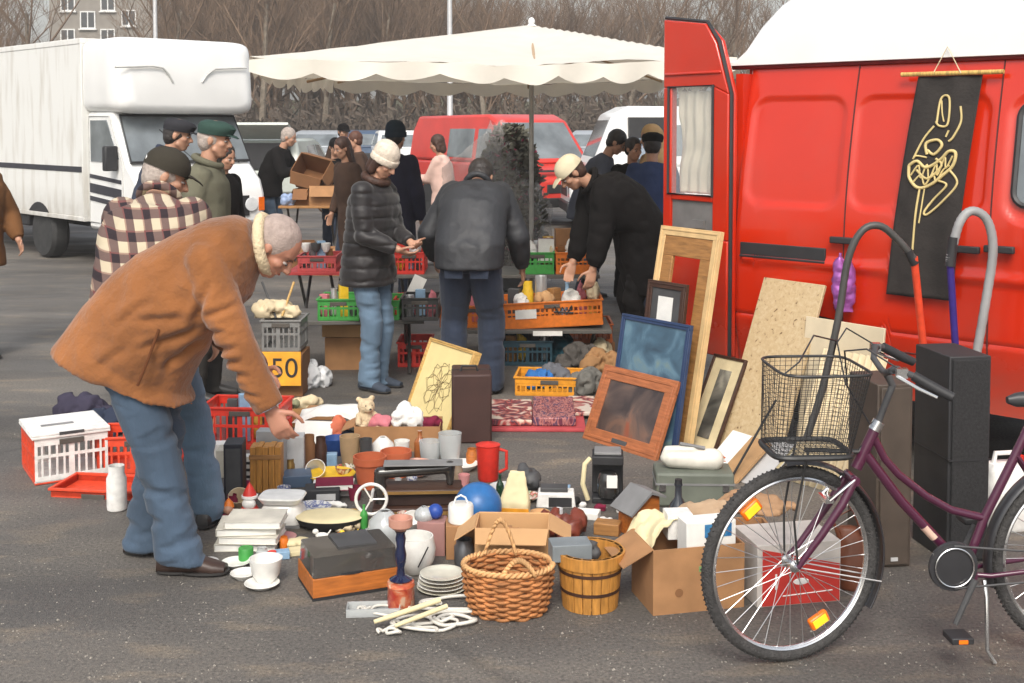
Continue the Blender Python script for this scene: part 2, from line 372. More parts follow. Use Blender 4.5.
n4 = N.new('ShaderNodeTexNoise'); n4.inputs['Scale'].default_value = 2.2; n4.inputs['Detail'].default_value = 9; L.new(tc.outputs['Object'], n4.inputs[0]); m4 = N.new('ShaderNodeMapRange'); m4.inputs[1].default_value = .5; m4.inputs[2].default_value = .8; m4.inputs[4].default_value = .2; L.new(n4.outputs[0], m4.inputs[0]); L.new(m4.outputs[0], mm.inputs[2])
src = b.inputs['Base Color'].links[0].from_socket; mx = N.new('ShaderNodeMix'); mx.data_type = 'RGBA'; L.new(mm.outputs[0], mx.inputs[0]); L.new(src, mx.inputs[6]); mx.inputs[7].default_value = (.26, .10, .07, 1); L.new(mx.outputs[2], b.inputs['Base Color'])
ro_ = N.new('ShaderNodeMapRange'); ro_.inputs[3].default_value = .2; ro_.inputs[4].default_value = .7; L.new(mm.outputs[0], ro_.inputs[0]); L.new(ro_.outputs[0], b.inputs['Roughness'])
blackpl = mat('black_plastic', (.025, .025, .027), .5, na=.2)
rubber = mat('rubber', (.03, .03, .03), .8, na=.3, bump=.3)
vglass = mat('vehicle_glass', (.16, .18, .19), .06, ns=2, na=.4, coat=.5)  # grey base lightened to paint in the reflected sky
chrome = mat('chrome', (.7, .7, .7), .2, 1, na=.05)
steel = mat('painted_steel', (.45, .45, .44), .45, .5)
seam = mat('panel_gap', (.08, .015, .012), .8)
lampg = mat('lamp_glass', (.75, .77, .78), .1, na=.1, coat=.5)
amber = mat('amber_lens', S(255, 120, 20), .25)
tail = mat('tail_lens', (.4, .02, .02), .2)
# truck panels get dirt towards their own streaks
tp = mat('truck_panel', (.74, .74, .71), .5, ns=1.5, na=.06)
nt, N, L, b = nt_of(tp)
tc = N.new('ShaderNodeTexCoord'); mp = N.new('ShaderNodeMapping'); mp.inputs['Scale'].default_value = (4, 4, .6); L.new(tc.outputs['Object'], mp.inputs[0])
n = N.new('ShaderNodeTexNoise'); n.inputs['Scale'].default_value = 1.6; n.inputs['Detail'].default_value = 8; L.new(mp.outputs[0], n.inputs[0])
r = N.new('ShaderNodeValToRGB'); r.color_ramp.elements[0].position = .5; r.color_ramp.elements[0].color = (.74, .74, .71, 1); r.color_ramp.elements[1].position = .78; r.color_ramp.elements[1].color = (.52, .49, .43, 1)
L.new(n.outputs[0], r.inputs[0])
sx = N.new('ShaderNodeSeparateXYZ'); L.new(tc.outputs['Object'], sx.inputs[0])
mr = N.new('ShaderNodeMapRange'); mr.inputs[1].default_value = 1.05; mr.inputs[2].default_value = .35; L.new(sx.outputs[2], mr.inputs[0])
n3 = N.new('ShaderNodeTexNoise'); n3.inputs['Scale'].default_value = 7; n3.inputs['Detail'].default_value = 8; L.new(tc.outputs['Object'], n3.inputs[0])
mm = N.new('ShaderNodeMath'); mm.operation = 'MULTIPLY'; L.new(mr.outputs[0], mm.inputs[0]); L.new(n3.outputs[0], mm.inputs[1])
mx = N.new('ShaderNodeMix'); mx.data_type = 'RGBA'; L.new(mm.outputs[0], mx.inputs[0]); L.new(r.outputs[0], mx.inputs[6]); mx.inputs[7].default_value = (.2, .16, .11, 1); L.new(mx.outputs[2], b.inputs['Base Color'])

def wheel(parent, x, y, r, w=.2, rim=None, side=1):
    b = B(); b.M = Matrix.Translation((x, y, r)) @ Matrix.Rotation(R(90), 4, 'X')
    b.lathe([(r*.62, -w/2), (r*.9, -w/2), (r, -w*.3), (r, w*.3), (r*.9, w/2), (r*.62, w/2)], 28)
    o = b.obj('wheel', rubber, parent)
    c = B(); c.M = b.M; c.lathe([(.02, -w*.42), (r*.2, -w*.46), (r*.25, -w*.3), (r*.5, -w*.28), (r*.62, -w*.5), (r*.62, w*.5), (r*.5, w*.28), (r*.25, w*.3), (r*.2, w*.46), (.02, w*.42)], 24)
    c.obj('rim', rim or steel, o); return o
def rrect(x0, x1, z0, z1, r, n=5):
    o = []
    for cx, cz, a in ((x1-r, z1-r, 0), (x0+r, z1-r, 90), (x0+r, z0+r, 180), (x1-r, z0+r, 270)):
        for i in range(n+1):
            t = R(a+90*i/n); o.append((cx+r*math.cos(t), cz+r*math.sin(t)))
    return o
def sdrr(x, z, x0, x1, z0, z1, r):
    dx = abs(x-(x0+x1)/2)-(x1-x0)/2+r; dz = abs(z-(z0+z1)/2)-(z1-z0)/2+r
    return math.hypot(max(dx, 0), max(dz, 0))+min(max(dx, dz), 0)-r
def sm(a, b, x):
    t = max(0, min(1, (x-a)/(b-a))); return t*t*(3-2*t)
# ================================================================ big red van
o = G(727, 432); vd = V((.72, -.694, 0)); rz = math.atan2(vd.y, vd.x)
VS = Pl(o, vd)
van = thing('delivery_van', 'bright red high-roof delivery van with white roof, filling the right side beside the stall', 'van', o, rz)
GUT = 2.16; LV = 5.2; WV = 1.95
a1 = VS(744, 92); a2 = VS(836, 204); b1 = VS(848, 84); b2 = VS(983, 214); c1 = VS(1003, 76)
rec = [(a1[0], a2[0], 1.36, 1.98, .1, .016), (b1[0], b2[0], 1.36, 1.98, .1, .016), (c1[0], c1[0]+1.0, 1.33, 1.98, .12, .02)]
def tumble(z): return .05*sm(.75, .35, z)+.17*max(0, (z-1.15)/1.05)**1.6
def yside(x, z):
    y = tumble(z)
    for x0, x1, z0, z1, r, d in rec: y += d*sm(.012, -.028, sdrr(x, z, x0, x1, z0, z1, r))
    y -= .018*sm(.05, 0, abs(z-1.05))*(1 if x > .1 else 0)
    y += .010*sm(.018, 0, abs(z-.72))
    y += .25*sm(.08, 0, x)**2*.25
    return y
wx = (.60, 4.25)
sb = B(); NX, NZ = 300, 120
def sfn(a, c):
    x = a*LV; z0 = .36
    for w_ in wx:
        if abs(x-w_) < .42: z0 = max(z0, math.sqrt(max(0, .42**2-(x-w_)**2))+.34)
    z = z0+(GUT-z0)*c; return (x, yside(x, z), z)
sb.grid(sfn, NX, NZ)
sb.grid(lambda a, c: (a*LV, WV-yside(a*LV, .36+(GUT-.36)*c), .36+(GUT-.36)*c), 60, 30)
sb.box(.002, LV-.3, .48, WV-.48, .36, .5); sb.box(.01, LV-.6, .19, WV-.19, 2.08, GUT-.01)
# far half of the rear, posts and sill, nose
sb.box(.0, .05, WV/2, WV-.06, .4, 2.1); sb.box(.0, .05, .06, .14, .4, 2.12); sb.box(.0, .05, .14, WV/2, 2.0, 2.12); sb.box(-.02, .05, .1, WV/2, .4, .52)
nose = [(LV-.02, .36), (LV-.02, 1.1), (LV-.35, 1.22), (LV-.8, 2.0), (LV-1.0, GUT-.01), (LV-1.0, .36)]
body = sb.obj('body', redp, van, smooth=.7)
nb = B(); nb.prism([(LV, .36), (LV+.25, .4), (LV+.25, .95), (LV+.1, 1.12), (LV, 1.14)], .08, WV-.08); nb.obj('bonnet', redp, van, bev=.04)
B().box(.06, 1.4, .2, WV-.2, .51, 2.0).obj('load_space', blackpl, van, smooth=0)  # solid black block, paints in the shade of the open interior
# white moulded roof
rb = B(); rs = []
for i in range(46):
    x = -.09+(LV-.25)*i/45 if i > 8 else -.09+.98*(i/9)**1.5*1.0
    xs = x+.09
    h = .05+.5*(1-math.exp(-max(0,xs-.07)/.17))+.12*sm(.5, 2.5, xs); h *= 1-.75*sm(LV-1.5, LV-.3, xs)
    x0 = x; ring = []
    for j in range(25):
        a = math.pi*j/24; ca, sa = math.cos(a), math.sin(a)
        yy = WV/2-(WV/2-.12)*math.copysign(abs(ca)**(.42), ca)*(1-.0*sa); zz = GUT+.012+h*abs(sa)**.5
        ring.append((x0, yy-(.0), zz))
    ring += [(x0, WV-.2, GUT+.0), (x0, .2, GUT+.0)]
    rs.append(ring)
rb.rings(rs); rb.obj('roof', whitep, van, smooth=.9)
gb = B(); gb.tube([(-.08, tumble(GUT)-.012, GUT+.002), (LV-.9, tumble(GUT)-.012, GUT+.002)], .014, 8); gb.obj('rain_gutter', mat('dark_red_trim', S(120, 25, 25), .5), van)
# panel gaps
sp = B()
for u in (845, 991):
    x = VS(u, 150)[0]; sp.tube([(x, tumble(z)-.0008, z) for z in [.4+i*.0885 for i in range(21)]], .0045, 5)
x0 = VS(845, 150)[0]; x1 = VS(991, 150)[0]
sp.tube([(x0, tumble(.62)-.001, .62), (x1, tumble(.62)-.001, .62)], .004, 5)
sp.obj('door_gap', seam, van)
# cab door window
wq = B(); cx = c1[0]; poly = rrect(cx+.05, cx+.92, 1.42, 1.93, .07)
n_ = len(poly); wq.add([(x, yside(x, z)-.012, z) for x, z in poly]+[(x, yside(x, z)+.02, z) for x, z in poly], [tuple(range(n_))]+[(i, (i+1) % n_, (i+1) % n_+n_, i+n_) for i in range(n_)])
wo = wq.obj('cab_window', vglass, van)
wf = B(); wf.tube([(x, yside(x, z)-.01, z) for x, z in poly], .016, 6, closed=True); wf.obj('window_seal', blackpl, wo)
# slide rail, handles, mirror
rl = B(); q0 = VS(741, 250)[0]; q1 = VS(826, 262)[0]
rl.box(q0, q1, -.012, .05, 1.065, 1.14); rl.box(q0, q1, -.02, -.005, 1.055, 1.068); rl.obj('slide_rail', blackpl, van, bev=.004)
for u, v in ((846, 240), (968, 249), (1002, 249)):
    x, z = VS(u, v); h = B(); h.box(x-.075, x+.075, -.05, -.022, z-.018, z+.018); h.box(x-.06, x-.035, -.025, .03, z-.012, z+.012); h.box(x+.035, x+.06, -.025, .03, z-.012, z+.012); h.obj('door_handle', blackpl, van, bev=.006)
for w_ in wx: wheel(van, w_, .22, .34, .2); wheel(van, w_, WV-.22, .34, .2)
for w_ in wx: B().box(w_-.42, w_+.42, .12, WV-.12, .37, .8).obj('wheel_arch', blackpl, van, smooth=0)
B().box(LV+.02, LV+.34, .05, WV-.05, .4, .6).obj('bumper', blackpl, van, bev=.03)
for y in (.3, WV-.3): B().box(LV+.22, LV+.27, y-.13, y+.13, .72, .9).obj('headlight', lampg, van, bev=.02)
ws = B(); ws.add([(LV-.32, .2, 1.26), (LV-.32, WV-.2, 1.26), (LV-.78, WV-.27, 2.0), (LV-.78, .27, 2.0), (LV-.36, .2, 1.26), (LV-.36, WV-.2, 1.26), (LV-.82, WV-.27, 2.0), (LV-.82, .27, 2.0)], [(0, 1, 2, 3), (7, 6, 5, 4), (0, 4, 5, 1), (2, 6, 7, 3), (0, 3, 7, 4), (1, 5, 6, 2)]); ws.obj('windscreen', vglass, van)
clearg = mat('clear_glass', (.6, .65, .65), .04, na=.02, alpha=.16, coat=.3)
blackcav = mat('door_cavity', (.02, .02, .02), .9)
# open rear door, a part of the van (own frame expressed in van space)
dd = V((-.55, .835, 0)); rzd = math.atan2(dd.y, dd.x)-rz
def door_part(b, name, m, par=van, **k):
    b.M = Matrix.Identity(4); return b
DM = Matrix.Translation((.03, .0, 0)) @ Matrix.Rotation(rzd, 4, 'Z')
def db(): q = B(); q.M = DM; return q
th = .05
d = db()
d.prism([(0, .45), (.575, .45), (.575, 1.14), (0, 1.14)], 0, th)
d.prism([(0, 1.141), (.13, 1.141), (.13, 2.05), (.0, 2.0)], 0, th); d.prism([(.50, 1.141), (.575, 1.141), (.575, 2.05), (.50, 2.05)], 0, th)
d.prism([(.131, 1.36), (.499, 1.36), (.499, 1.40), (.131, 1.40)], 0, th)
d.prism([(0, 2.001), (.131, 2.05), (.575, 2.05), (.575, 2.47), (.2, 2.42), (.11, 2.30)], 0, th)
d.prism([(.06, 2.12), (.56, 2.12), (.56, 2.14), (.06, 2.14)], .04, .06)
d.prism([(.0, .45), (.035, .45), (.035, 1.98), (.135, 2.3), (.205, 2.40), (.11, 2.32), (.0, 2.0)], -.03, .0)
dr = d.obj('rear_door', redp, van, bev=.008)
e = db(); e.prism([(.13, 1.141), (.52, 1.141), (.52, 1.359), (.13, 1.359)], .012, .035); e.box(.2, .3, .036, .055, 1.2, 1.25); e.obj('number_plate_recess', mat('grey_board', (.16, .155, .15), .6), dr)
e = db(); e.prism([(.13, 1.40), (.52, 1.40), (.52, 2.05), (.13, 2.05)], .040, .044); e.obj('door_window', clearg, dr)
e = db(); e.tube([(.127, .05, 1.397), (.523, .05, 1.397), (.523, .05, 2.053), (.127, .05, 2.053)], .012, 6, closed=True); e.obj('window_seal', blackpl, dr)
e = db(); e.tube([(.575, .03, 2.482), (.2, .03, 2.432), (.1, .03, 2.315), (-.008, .03, 2.0), (-.008, .03, .46)], .012, 6); e.obj('door_seal', blackpl, dr)
cloth = mat('beige_curtain', S(225, 215, 195, .85), .9, ns=12, na=.06)
e = db(); e.grid(lambda a, c: (.16+.29*a+.012*math.sin(c*9), .015+.008*math.sin(a*22+c*5)+.007*noise.noise(V((a*3, c*6, 1))), 1.405+.62*c), 24, 40); e.obj('curtain', cloth, dr, solid=.004)
paper0 = mat('plate_white', (.6, .6, .58), .5)
# ================================================================ white box truck
o = P(118, 140, 14.67); o.z = 0; td = V((-.695, .719, 0)); trz = math.atan2(td.y, td.x)
TS = Pl(o, td); TF = Pl(o, (.719, .695))
truck = thing('box_truck', 'white box truck with moulded overcab body and dark side stripe at the far left', 'truck', o, trz); truck.scale = (1, 1, .965)
tB = TS(83, 150)[0]; TW = 1.9
q = B(); q.box(tB, 6.6, -TW, 0, .62, 3.02); q.obj('cargo_box', tp, truck, bev=.05)
q = B()
for z0, z1 in ((.60, .66), (2.96, 3.035)): q.box(tB-.003, 6.61, -TW-.006, .008, z0, z1)
q.box(tB-.004, tB+.03, -TW-.006, .01, .66, 2.96); q.obj('edge_rail', tp, truck, bev=.006)
q = B()
q.secs([((tB-.02, -TW/2, 2.53), (0, TW/2-.01, 0), (0, 0, .49)), ((.35, -TW/2, 2.53), (0, TW/2, 0), (0, 0, .5)), ((.05, -TW/2, 2.52), (0, TW/2, 0), (.03, 0, .49)), ((-.03, -TW/2, 2.52), (0, TW/2-.05, 0), (.04, 0, .45)), ((-.06, -TW/2, 2.52), (0, TW/2-.15, 0), (.04, 0, .38))], 48, 9)
q.obj('overcab', whitep, truck, smooth=.8)
q = B(); grey = mat('grey_crease', (.5, .5, .48), .6)
def front(u, v, off=-.075):
    y, z = TF(u, v); return (off-.03*(z-2.5), -y, z)
q.tube([front(112, 60), front(150, 59), front(160, 61), front(166, 68), front(170, 76)], .013, 6)
q.obj('moulded_crease', grey, truck)
q = B(); q.tube([front(199, 76), front(204, 68), front(212, 62), front(243, 61)], .013, 6)
q.obj('moulded_crease', grey, truck)
# cab
q = B(); q.prism([(tB-.01, .5), (tB-.01, 2.06), (.28, 2.06), (-.12, 1.36), (-.36, 1.16), (-.44, .97), (-.44, .5)], -TW+.1, -.06); cabo = q.obj('cab', whitep, truck, bev=.05)
q = B()
for p4 in ([(.225, -TW+.17, 2.0), (.225, -.13, 2.0), (-.115, -.1, 1.4), (-.115, -TW+.14, 1.4)],):
    off = V((-.86, 0, .5)).normalized()*.02
    q.add([V(p)+off for p in p4]+[V(p)-off for p in p4], [(0, 1, 2, 3), (7, 6, 5, 4), (0, 4, 5, 1), (1, 5, 6, 2), (2, 6, 7, 3), (3, 7, 4, 0)])
    wso = q.obj('windscreen', vglass, truck); q2 = B(); q2.tube([V(p)+off for p in p4], .018, 6, closed=True); q2.obj('screen_seal', blackpl, wso)
q = B(); q.prism([(.36, 1.4), (tB-.1, 1.4), (tB-.1, 1.95), (.42, 1.95), (.1, 1.45)], -.065, -.05); q.obj('side_window', vglass, truck, bev=.01)
q = B(); q.box(.0, .62, -.07, -.0605, 1.32, 1.36); q.tube([(tB-.06, -.055, .6), (tB-.06, -.055, 2.0), (.35, -.055, 2.0), (0, -.055, 1.35), (0, -.055, .6)], .009, 5, closed=True); q.obj('door_gap', grey, truck)
q = B(); q.box(.1, .2, -.05, .12, 1.3, 1.62); q.obj('door_mirror', blackpl, truck, bev=.02)
dk = mat('dark_stripe', (.035, .035, .045), .5)
def strip(x0, x1, z0, z1, h=.07, y=.003):
    q = B(); q.add([(x0, y, z0), (x1, y, z1), (x1, y, z1-h), (x0, y, z0-h), (x0, y-.02, z0), (x1, y-.02, z1), (x1, y-.02, z1-h), (x0, y-.02, z0-h)], [(0, 1, 2, 3), (7, 6, 5, 4), (0, 4, 5, 1), (1, 5, 6, 2), (2, 6, 7, 3), (3, 7, 4, 0)]); return q
strip(tB+.03, 6.6, 1.33, 1.33, .075, .006).obj('side_stripe', dk, truck, smooth=0)
for z, h in ((1.24, .05), (1.12, .12), (.95, .06)): strip(.05, tB-.06, z-.06, z, h, -.052).obj('door_stripe', dk, truck, smooth=0)
q = B(); q.box(-.48, -.42, -TW+.1, -.08, .42, .62); q.obj('bumper', mat('grey_bumper', (.25, .25, .26), .5), truck, bev=.02)
q = B(); q.box(-.46, -.435, -TW+.35, -.35, .68, .95); q.obj('grille', blackpl, truck)
for y in (-.28, -TW+.32):
    q = B(); q.M = Matrix.Translation((-.45, y, .83)) @ Matrix.Rotation(R(90), 4, 'Y'); q.lathe([(.02, -.02), (.09, -.02), (.1, .03), (.02, .03)], 20); q.obj('headlight', lampg, truck)
for y in (-.12, -TW+.16): B().box(-.45, -.42, y-.04, y+.04, .74, .92).obj('indicator', amber, truck)
for y in (-1.0, -1.6): B().tube([(-.14, y, 1.385), (.1, y+.4, 1.83)], .008, 6).obj('wiper', blackpl, truck)
xr = TS(40, 258)[0]
for x in (xr, -.05):
    wheel(truck, x, -.16, .37, .24, whitep); wheel(truck, x, -TW+.18, .37, .24, whitep)
    a = B(); ya = .003 if x > 1 else -.056; z_ = .6 if x > 1 else .5; a.prism([(x+.45*math.cos(R(k)), max(z_, .37+.43*math.sin(R(k)))) for k in range(0, 181, 12)], ya, ya-.06); a.obj('wheel_arch', blackpl, truck, smooth=0)
q = B(); q.box(2.9, 3.3, -.35, -.05, .42, .6); q.obj('fuel_tank', blackpl, truck, bev=.03); q = B(); q.box(-.495, -.482, -1.2, -.75, .46, .57); q.obj('number_plate', paper0, truck)
B().box(.3, 6.2, -1.5, -.5, .45, .6).obj('chassis', blackpl, truck, smooth=0)
# ================================================================ generic vehicles for the background
def vehicle(name, label, cat, u, Y, rzd, L_, W, low, up, paint, wins, wsc, wheels, wr=.31, group=None, lamps=True, zb=.9, tap=.16, x0=0):
    p = P(u, 140, Y)
    t = thing(name, label, cat, (p.x, Y, 0), R(rzd), group)
    def hw(z): return W/2*(1-tap*max(0, z-zb))
    def pr(poly, n='body'):
        b = B(); m = len(poly); vs = [(x, -hw(z), z) for x, z in poly]+[(x, hw(z), z) for x, z in poly]
        b.add(vs, [tuple(range(m)), tuple(range(2*m-1, m-1, -1))]+[(i, i+m, (i+1) % m+m, (i+1) % m) for i in range(m)]); return b
    pr(low).obj('body', paint, t, bev=.05)
    if up: pr(up).obj('cabin', paint, t, bev=.05)
    for poly in wins:
        for s_ in (-1, 1):
            b = B(); m = len(poly)
            b.add([(x, s_*(hw(z)+.008), z) for x, z in poly]+[(x, s_*(hw(z)-.03), z) for x, z in poly], [tuple(range(m))]+[(i, (i+1) % m, (i+1) % m+m, i+m) for i in range(m)])
            b.obj('window', vglass, t, bev=.004)
    for (xa, za), (xb, zb_) in wsc:
        n_ = V((za-zb_, 0, xb-xa)).normalized()
        if n_.x*(xa-L_/2+xb-L_/2) < 0 and abs(n_.x) > .2: n_ = -n_
        ya, yb = hw(za)-.1, hw(zb_)-.1; q = [(xa, -ya, za), (xa, ya, za), (xb, yb, zb_), (xb, -yb, zb_)]
        b = B(); b.add([V(a)+n_*.014 for a in q]+[V(a)-n_*.02 for a in q], [(0, 1, 2, 3), (7, 6, 5, 4), (0, 4, 5, 1), (1, 5, 6, 2), (2, 6, 7, 3), (3, 7, 4, 0)])
        b.obj('windscreen', vglass, t, bev=.004)
    for x in wheels:
        for s_ in (-1, 1):
            wheel(t, x, s_*(W/2-.1), wr, .19)
            a = B(); a.prism([(x+(wr+.07)*math.cos(R(k)), wr+(wr+.07)*math.sin(R(k))) for k in range(0, 181, 15)], s_*(W/2+.004), s_*(W/2-.2)); a.obj('wheel_arch', blackpl, t, smooth=0)
    if lamps:
        for s_ in (-1, 1):
            B().box(-.01, .03, s_*(W/2-.2)-.13, s_*(W/2-.2)+.13, .6, .78).obj('headlight', lampg, t, bev=.01)
            B().box(L_-.03, L_+.01, s_*(W/2-.14)-.1, s_*(W/2-.14)+.1, .65, .95).obj('tail_light', tail, t, bev=.01)
        B().box(-.05, .05, -W/2+.08, W/2-.08, .35, .52).obj('bumper', blackpl, t, bev=.02)
        B().box(-.014, .02, -.4, .4, .6, .76).obj('grille', blackpl, t, bev=.01)
    return t
# x = 0 is the front of each vehicle, x = L the tail
VANLOW = [(0, .35), (0, .85), (.12, 1.02), (.55, 1.12), (4.5, 1.12), (4.6, .9), (4.6, .35)]
VANUP = [(.5, 1.121), (1.15, 1.9), (1.5, 2.02), (4.35, 2.0), (4.55, 1.7), (4.58, 1.121)]
vw = [[(.95, 1.2), (1.75, 1.2), (1.75, 1.75), (1.3, 1.75)], [(1.9, 1.2), (2.9, 1.2), (2.9, 1.75), (1.9, 1.75)]]
rv = vehicle('parked_van', 'faded red parked van behind the wrapped flower bundle', 'van', 566, 21.5, 121, 4.6, 1.84, VANLOW, VANUP, redp2, vw, [((.58, 1.2), (1.12, 1.86)), ((4.585, 1.2), (4.5, 1.7))], (.85, 3.6))
B().box(-.02, .02, -.9, .9, .98, 1.02).obj('trim', blackpl, rv)
wv = vehicle('parked_van', 'white parked van with its sliding side door open, behind the men at the right', 'van', 668, 20.5, 180-172, 4.6, 1.84, [(0, .35), (0, .85), (.12, 1.02), (.55, 1.12), (4.5, 1.12), (4.6, .9), (4.6, .35)], [(.35, 1.121), (.72, 2.0), (1.0, 2.14), (4.35, 2.12), (4.55, 1.7), (4.58, 1.121)], whitep, [[(1.74, 1.3), (2.5, 1.3), (2.5, 1.82), (1.74, 1.82)], [(3.1, 1.25), (4.1, 1.25), (4.1, 1.8), (3.1, 1.8)]], [((.40, 1.2), (.68, 1.9))], (.85, 3.6))
wv.location = V((P(566, 140, 20.3).x, 20.9, 0)); wv.rotation_euler = (0, 0, R(4))
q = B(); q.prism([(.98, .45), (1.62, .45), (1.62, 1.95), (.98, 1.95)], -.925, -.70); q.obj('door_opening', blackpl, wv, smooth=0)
q = B(); q.box(1.1, 1.45, -.94, -.926, 1.25, 1.6); q.obj('seat_back', mat('blue_grey_cloth', (.25, .3, .36), .9), wv)
silver = mat('silver_paint', (.42, .45, .48), .35, .3, na=.05, coat=.4); palep = mat('pale_green_paint', (.48, .52, .47), .4, na=.05, coat=.4)
bluep = mat('dark_blue_paint', (.06, .1, .17), .35, na=.1, coat=.4)
CL = [(0, .3), (0, .62), (.15, .78), (1.0, .92), (4.1, .98), (4.2, .8), (4.2, .3)]
CU = [(.95, .921), (1.6, 1.38), (2.1, 1.44), (3.3, 1.42), (3.95, 1.2), (4.15, .979)]
cw = [[(1.35, 1.0), (2.25, 1.0), (2.25, 1.36), (1.8, 1.34)], [(2.35, 1.0), (3.4, 1.02), (3.2, 1.34), (2.35, 1.36)]]
cs = [((1.02, .97), (1.6, 1.36)), ((4.05, 1.06), (3.45, 1.38))]
for u, Y, a, pm, lb in ((408, 38, 100, whitep, 'white car with blue-tinted screen parked in the back row left of the faded red van'), (305, 40, 85, silver, 'silver car in the back row above the held cardboard box'),
                        (368, 41, 95, bluep, 'dark blue car in the back row between the silver and the white one'), (590, 39, 80, silver, 'silver car seen in the gap between the faded red van and the white van')):
    c = vehicle('parked_car', lb, 'car', u, Y, a, 4.2, 1.7, CL, CU, pm, cw, cs, (.8, 3.4), .3, 'cars parked in the back row', zb=.9, tap=.3); c.scale = (1.1, 1.1, 1.14)
ec = vehicle('parked_car', 'pale green estate car with its tailgate raised, just right of the truck', 'car', 283, 29.5, 95, 4.4, 1.75, CL[:-2]+[(4.4, .8), (4.4, .3)], [(.95, .921), (1.6, 1.4), (2.1, 1.5), (4.1, 1.5), (4.3, .979)], palep, cw, cs[:1], (.8, 3.5), .3, 'cars parked in the back row', zb=.9, tap=.3); c.scale = (1.1, 1.1, 1.14)
ec.rotation_euler.z = R(88); ec.location = V((P(278, 140, 32).x, 32, 0)); 
ec.rotation_euler.z = R(-92); ec.location = V((P(272, 140, 27).x, 31, 0))
q = B(); q.prism([(4.1, 1.53), (4.15, 1.6), (4.95, 1.88), (4.98, 1.82), (4.15, 1.5)], -.72, .72); tg = q.obj('tailgate', palep, ec, bev=.01)
q = B(); q.add([(4.3, -.55, 1.60), (4.3, .55, 1.60), (4.85, .55, 1.79), (4.85, -.55, 1.79)], [(0, 1, 2, 3)]); q.obj('rear_window', vglass, tg, solid=.01)
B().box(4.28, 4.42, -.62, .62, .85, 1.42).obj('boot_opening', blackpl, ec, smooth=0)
# ================================================================ market parasol
PX, PY = .17, 10.5
par = thing('market_parasol', 'large white square market parasol with scalloped edge over the stall', 'parasol', (PX, PY, 0))
canvas = mat('white_canvas', (.78, .75, .67), .85, ns=6, na=.05, bump=.1, bs=12)
nt, N, L, b_ = nt_of(canvas)
tr = N.new('ShaderNodeBsdfTranslucent'); tr.inputs[0].default_value = (.8, .7, .55, 1); ms = N.new('ShaderNodeMixShader'); ms.inputs[0].default_value = .25
L.new(b_.outputs[0], ms.inputs[1]); L.new(tr.outputs[0], ms.inputs[2]); L.new(ms.outputs[0], N['Material Output'].inputs[0])
HW = 2.02; ZT = 2.69; ZE = 2.29
def cz(x, y):
    m_ = max(abs(x), abs(y))/HW; s = min(abs(x), abs(y))/HW
    d = abs(x)/HW if abs(x) > abs(y) else abs(y)/HW
    z = ZT-(ZT-ZE)*m_ - .09*math.sin(math.pi*m_)*(1-(s/max(m_, .01)))
    return z-.035*noise.noise(V((x*1.2, y*1.2, 4)))*m_-.014*noise.noise(V((x*5, y*5, 9)))*m_*m_-.05*m_*m_*(1-s/max(m_, .01))
q = B(); q.grid(lambda a, c: ((a-.5)*2*HW, (c-.5)*2*HW, cz((a-.5)*2*HW, (c-.5)*2*HW)), 48, 48); q.obj('canopy', canvas, par, smooth=1.2)
q = B()
for s_ in range(4):
    M = Matrix.Rotation(R(90*s_), 4, 'Z')
    def vf(a, c, M=M):
        x = (a-.5)*2*HW; z = cz(x, HW*.9999); sc2 = .085+.055*abs(math.sin(a*math.pi*9))+.02*noise.noise(V((a*5, s_, 0)))
        return M @ V((x, -HW-.02*(1-c)*math.sin(a*40+s_)-.012*(1-c), z-sc2*(1-c)))
    q.grid(vf, 108, 5)
q.obj('valance', canvas, par, smooth=1.2)
pm = mat('pole_grey', (.35, .34, .32), .4, .5)
B().cyl((0, 0, 0), (0, 0, 2.66), .021, 14).obj('pole', pm, par)
q = B(); q.ell((0, 0, 2.72), (.03, .03, .035)); q.lathe([(.02, 2.66), (.05, 2.68), (.02, 2.7)], 14); q.obj('finial', whitep, par)
woodp = wood('pale_wood', (.45, .3, .17))
for s_ in range(8):
    a = R(45*s_); l = HW*(1.38 if s_ % 2 else .97); dx, dy = math.cos(a), math.sin(a); e_ = (dx*l, dy*l)
    B().tube([(dx*.03, dy*.03, 2.60), (e_[0], e_[1], cz(*(max(-HW, min(HW, k)) for k in e_))-.04)], .013, 6).obj('rib', woodp, par)
    B().tube([(dx*.03, dy*.03, 2.25), (dx*l*.5, dy*l*.5, cz(dx*l*.5, dy*l*.5)-.05)], .01, 6).obj('strut', woodp, par)
B().lathe([(.02, 2.2), (.04, 2.2), (.04, 2.28), (.02, 2.28)], 14).obj('runner', mat('red_runner', S(190, 60, 40)), par)
B().lathe([(.25, 0), (.25, .06), (.05, .08), (.035, .25), (.02, .25)], 20).obj('base', mat('concrete', (.3, .3, .29), .9, bump=.4), par)

for c_ in kids(par):
    if c_.name.split('.')[0] in ('canopy', 'valance', 'rib', 'strut'):
        for v_ in c_.data.vertices:
            if v_.co.x > 0: v_.co.x *= .70
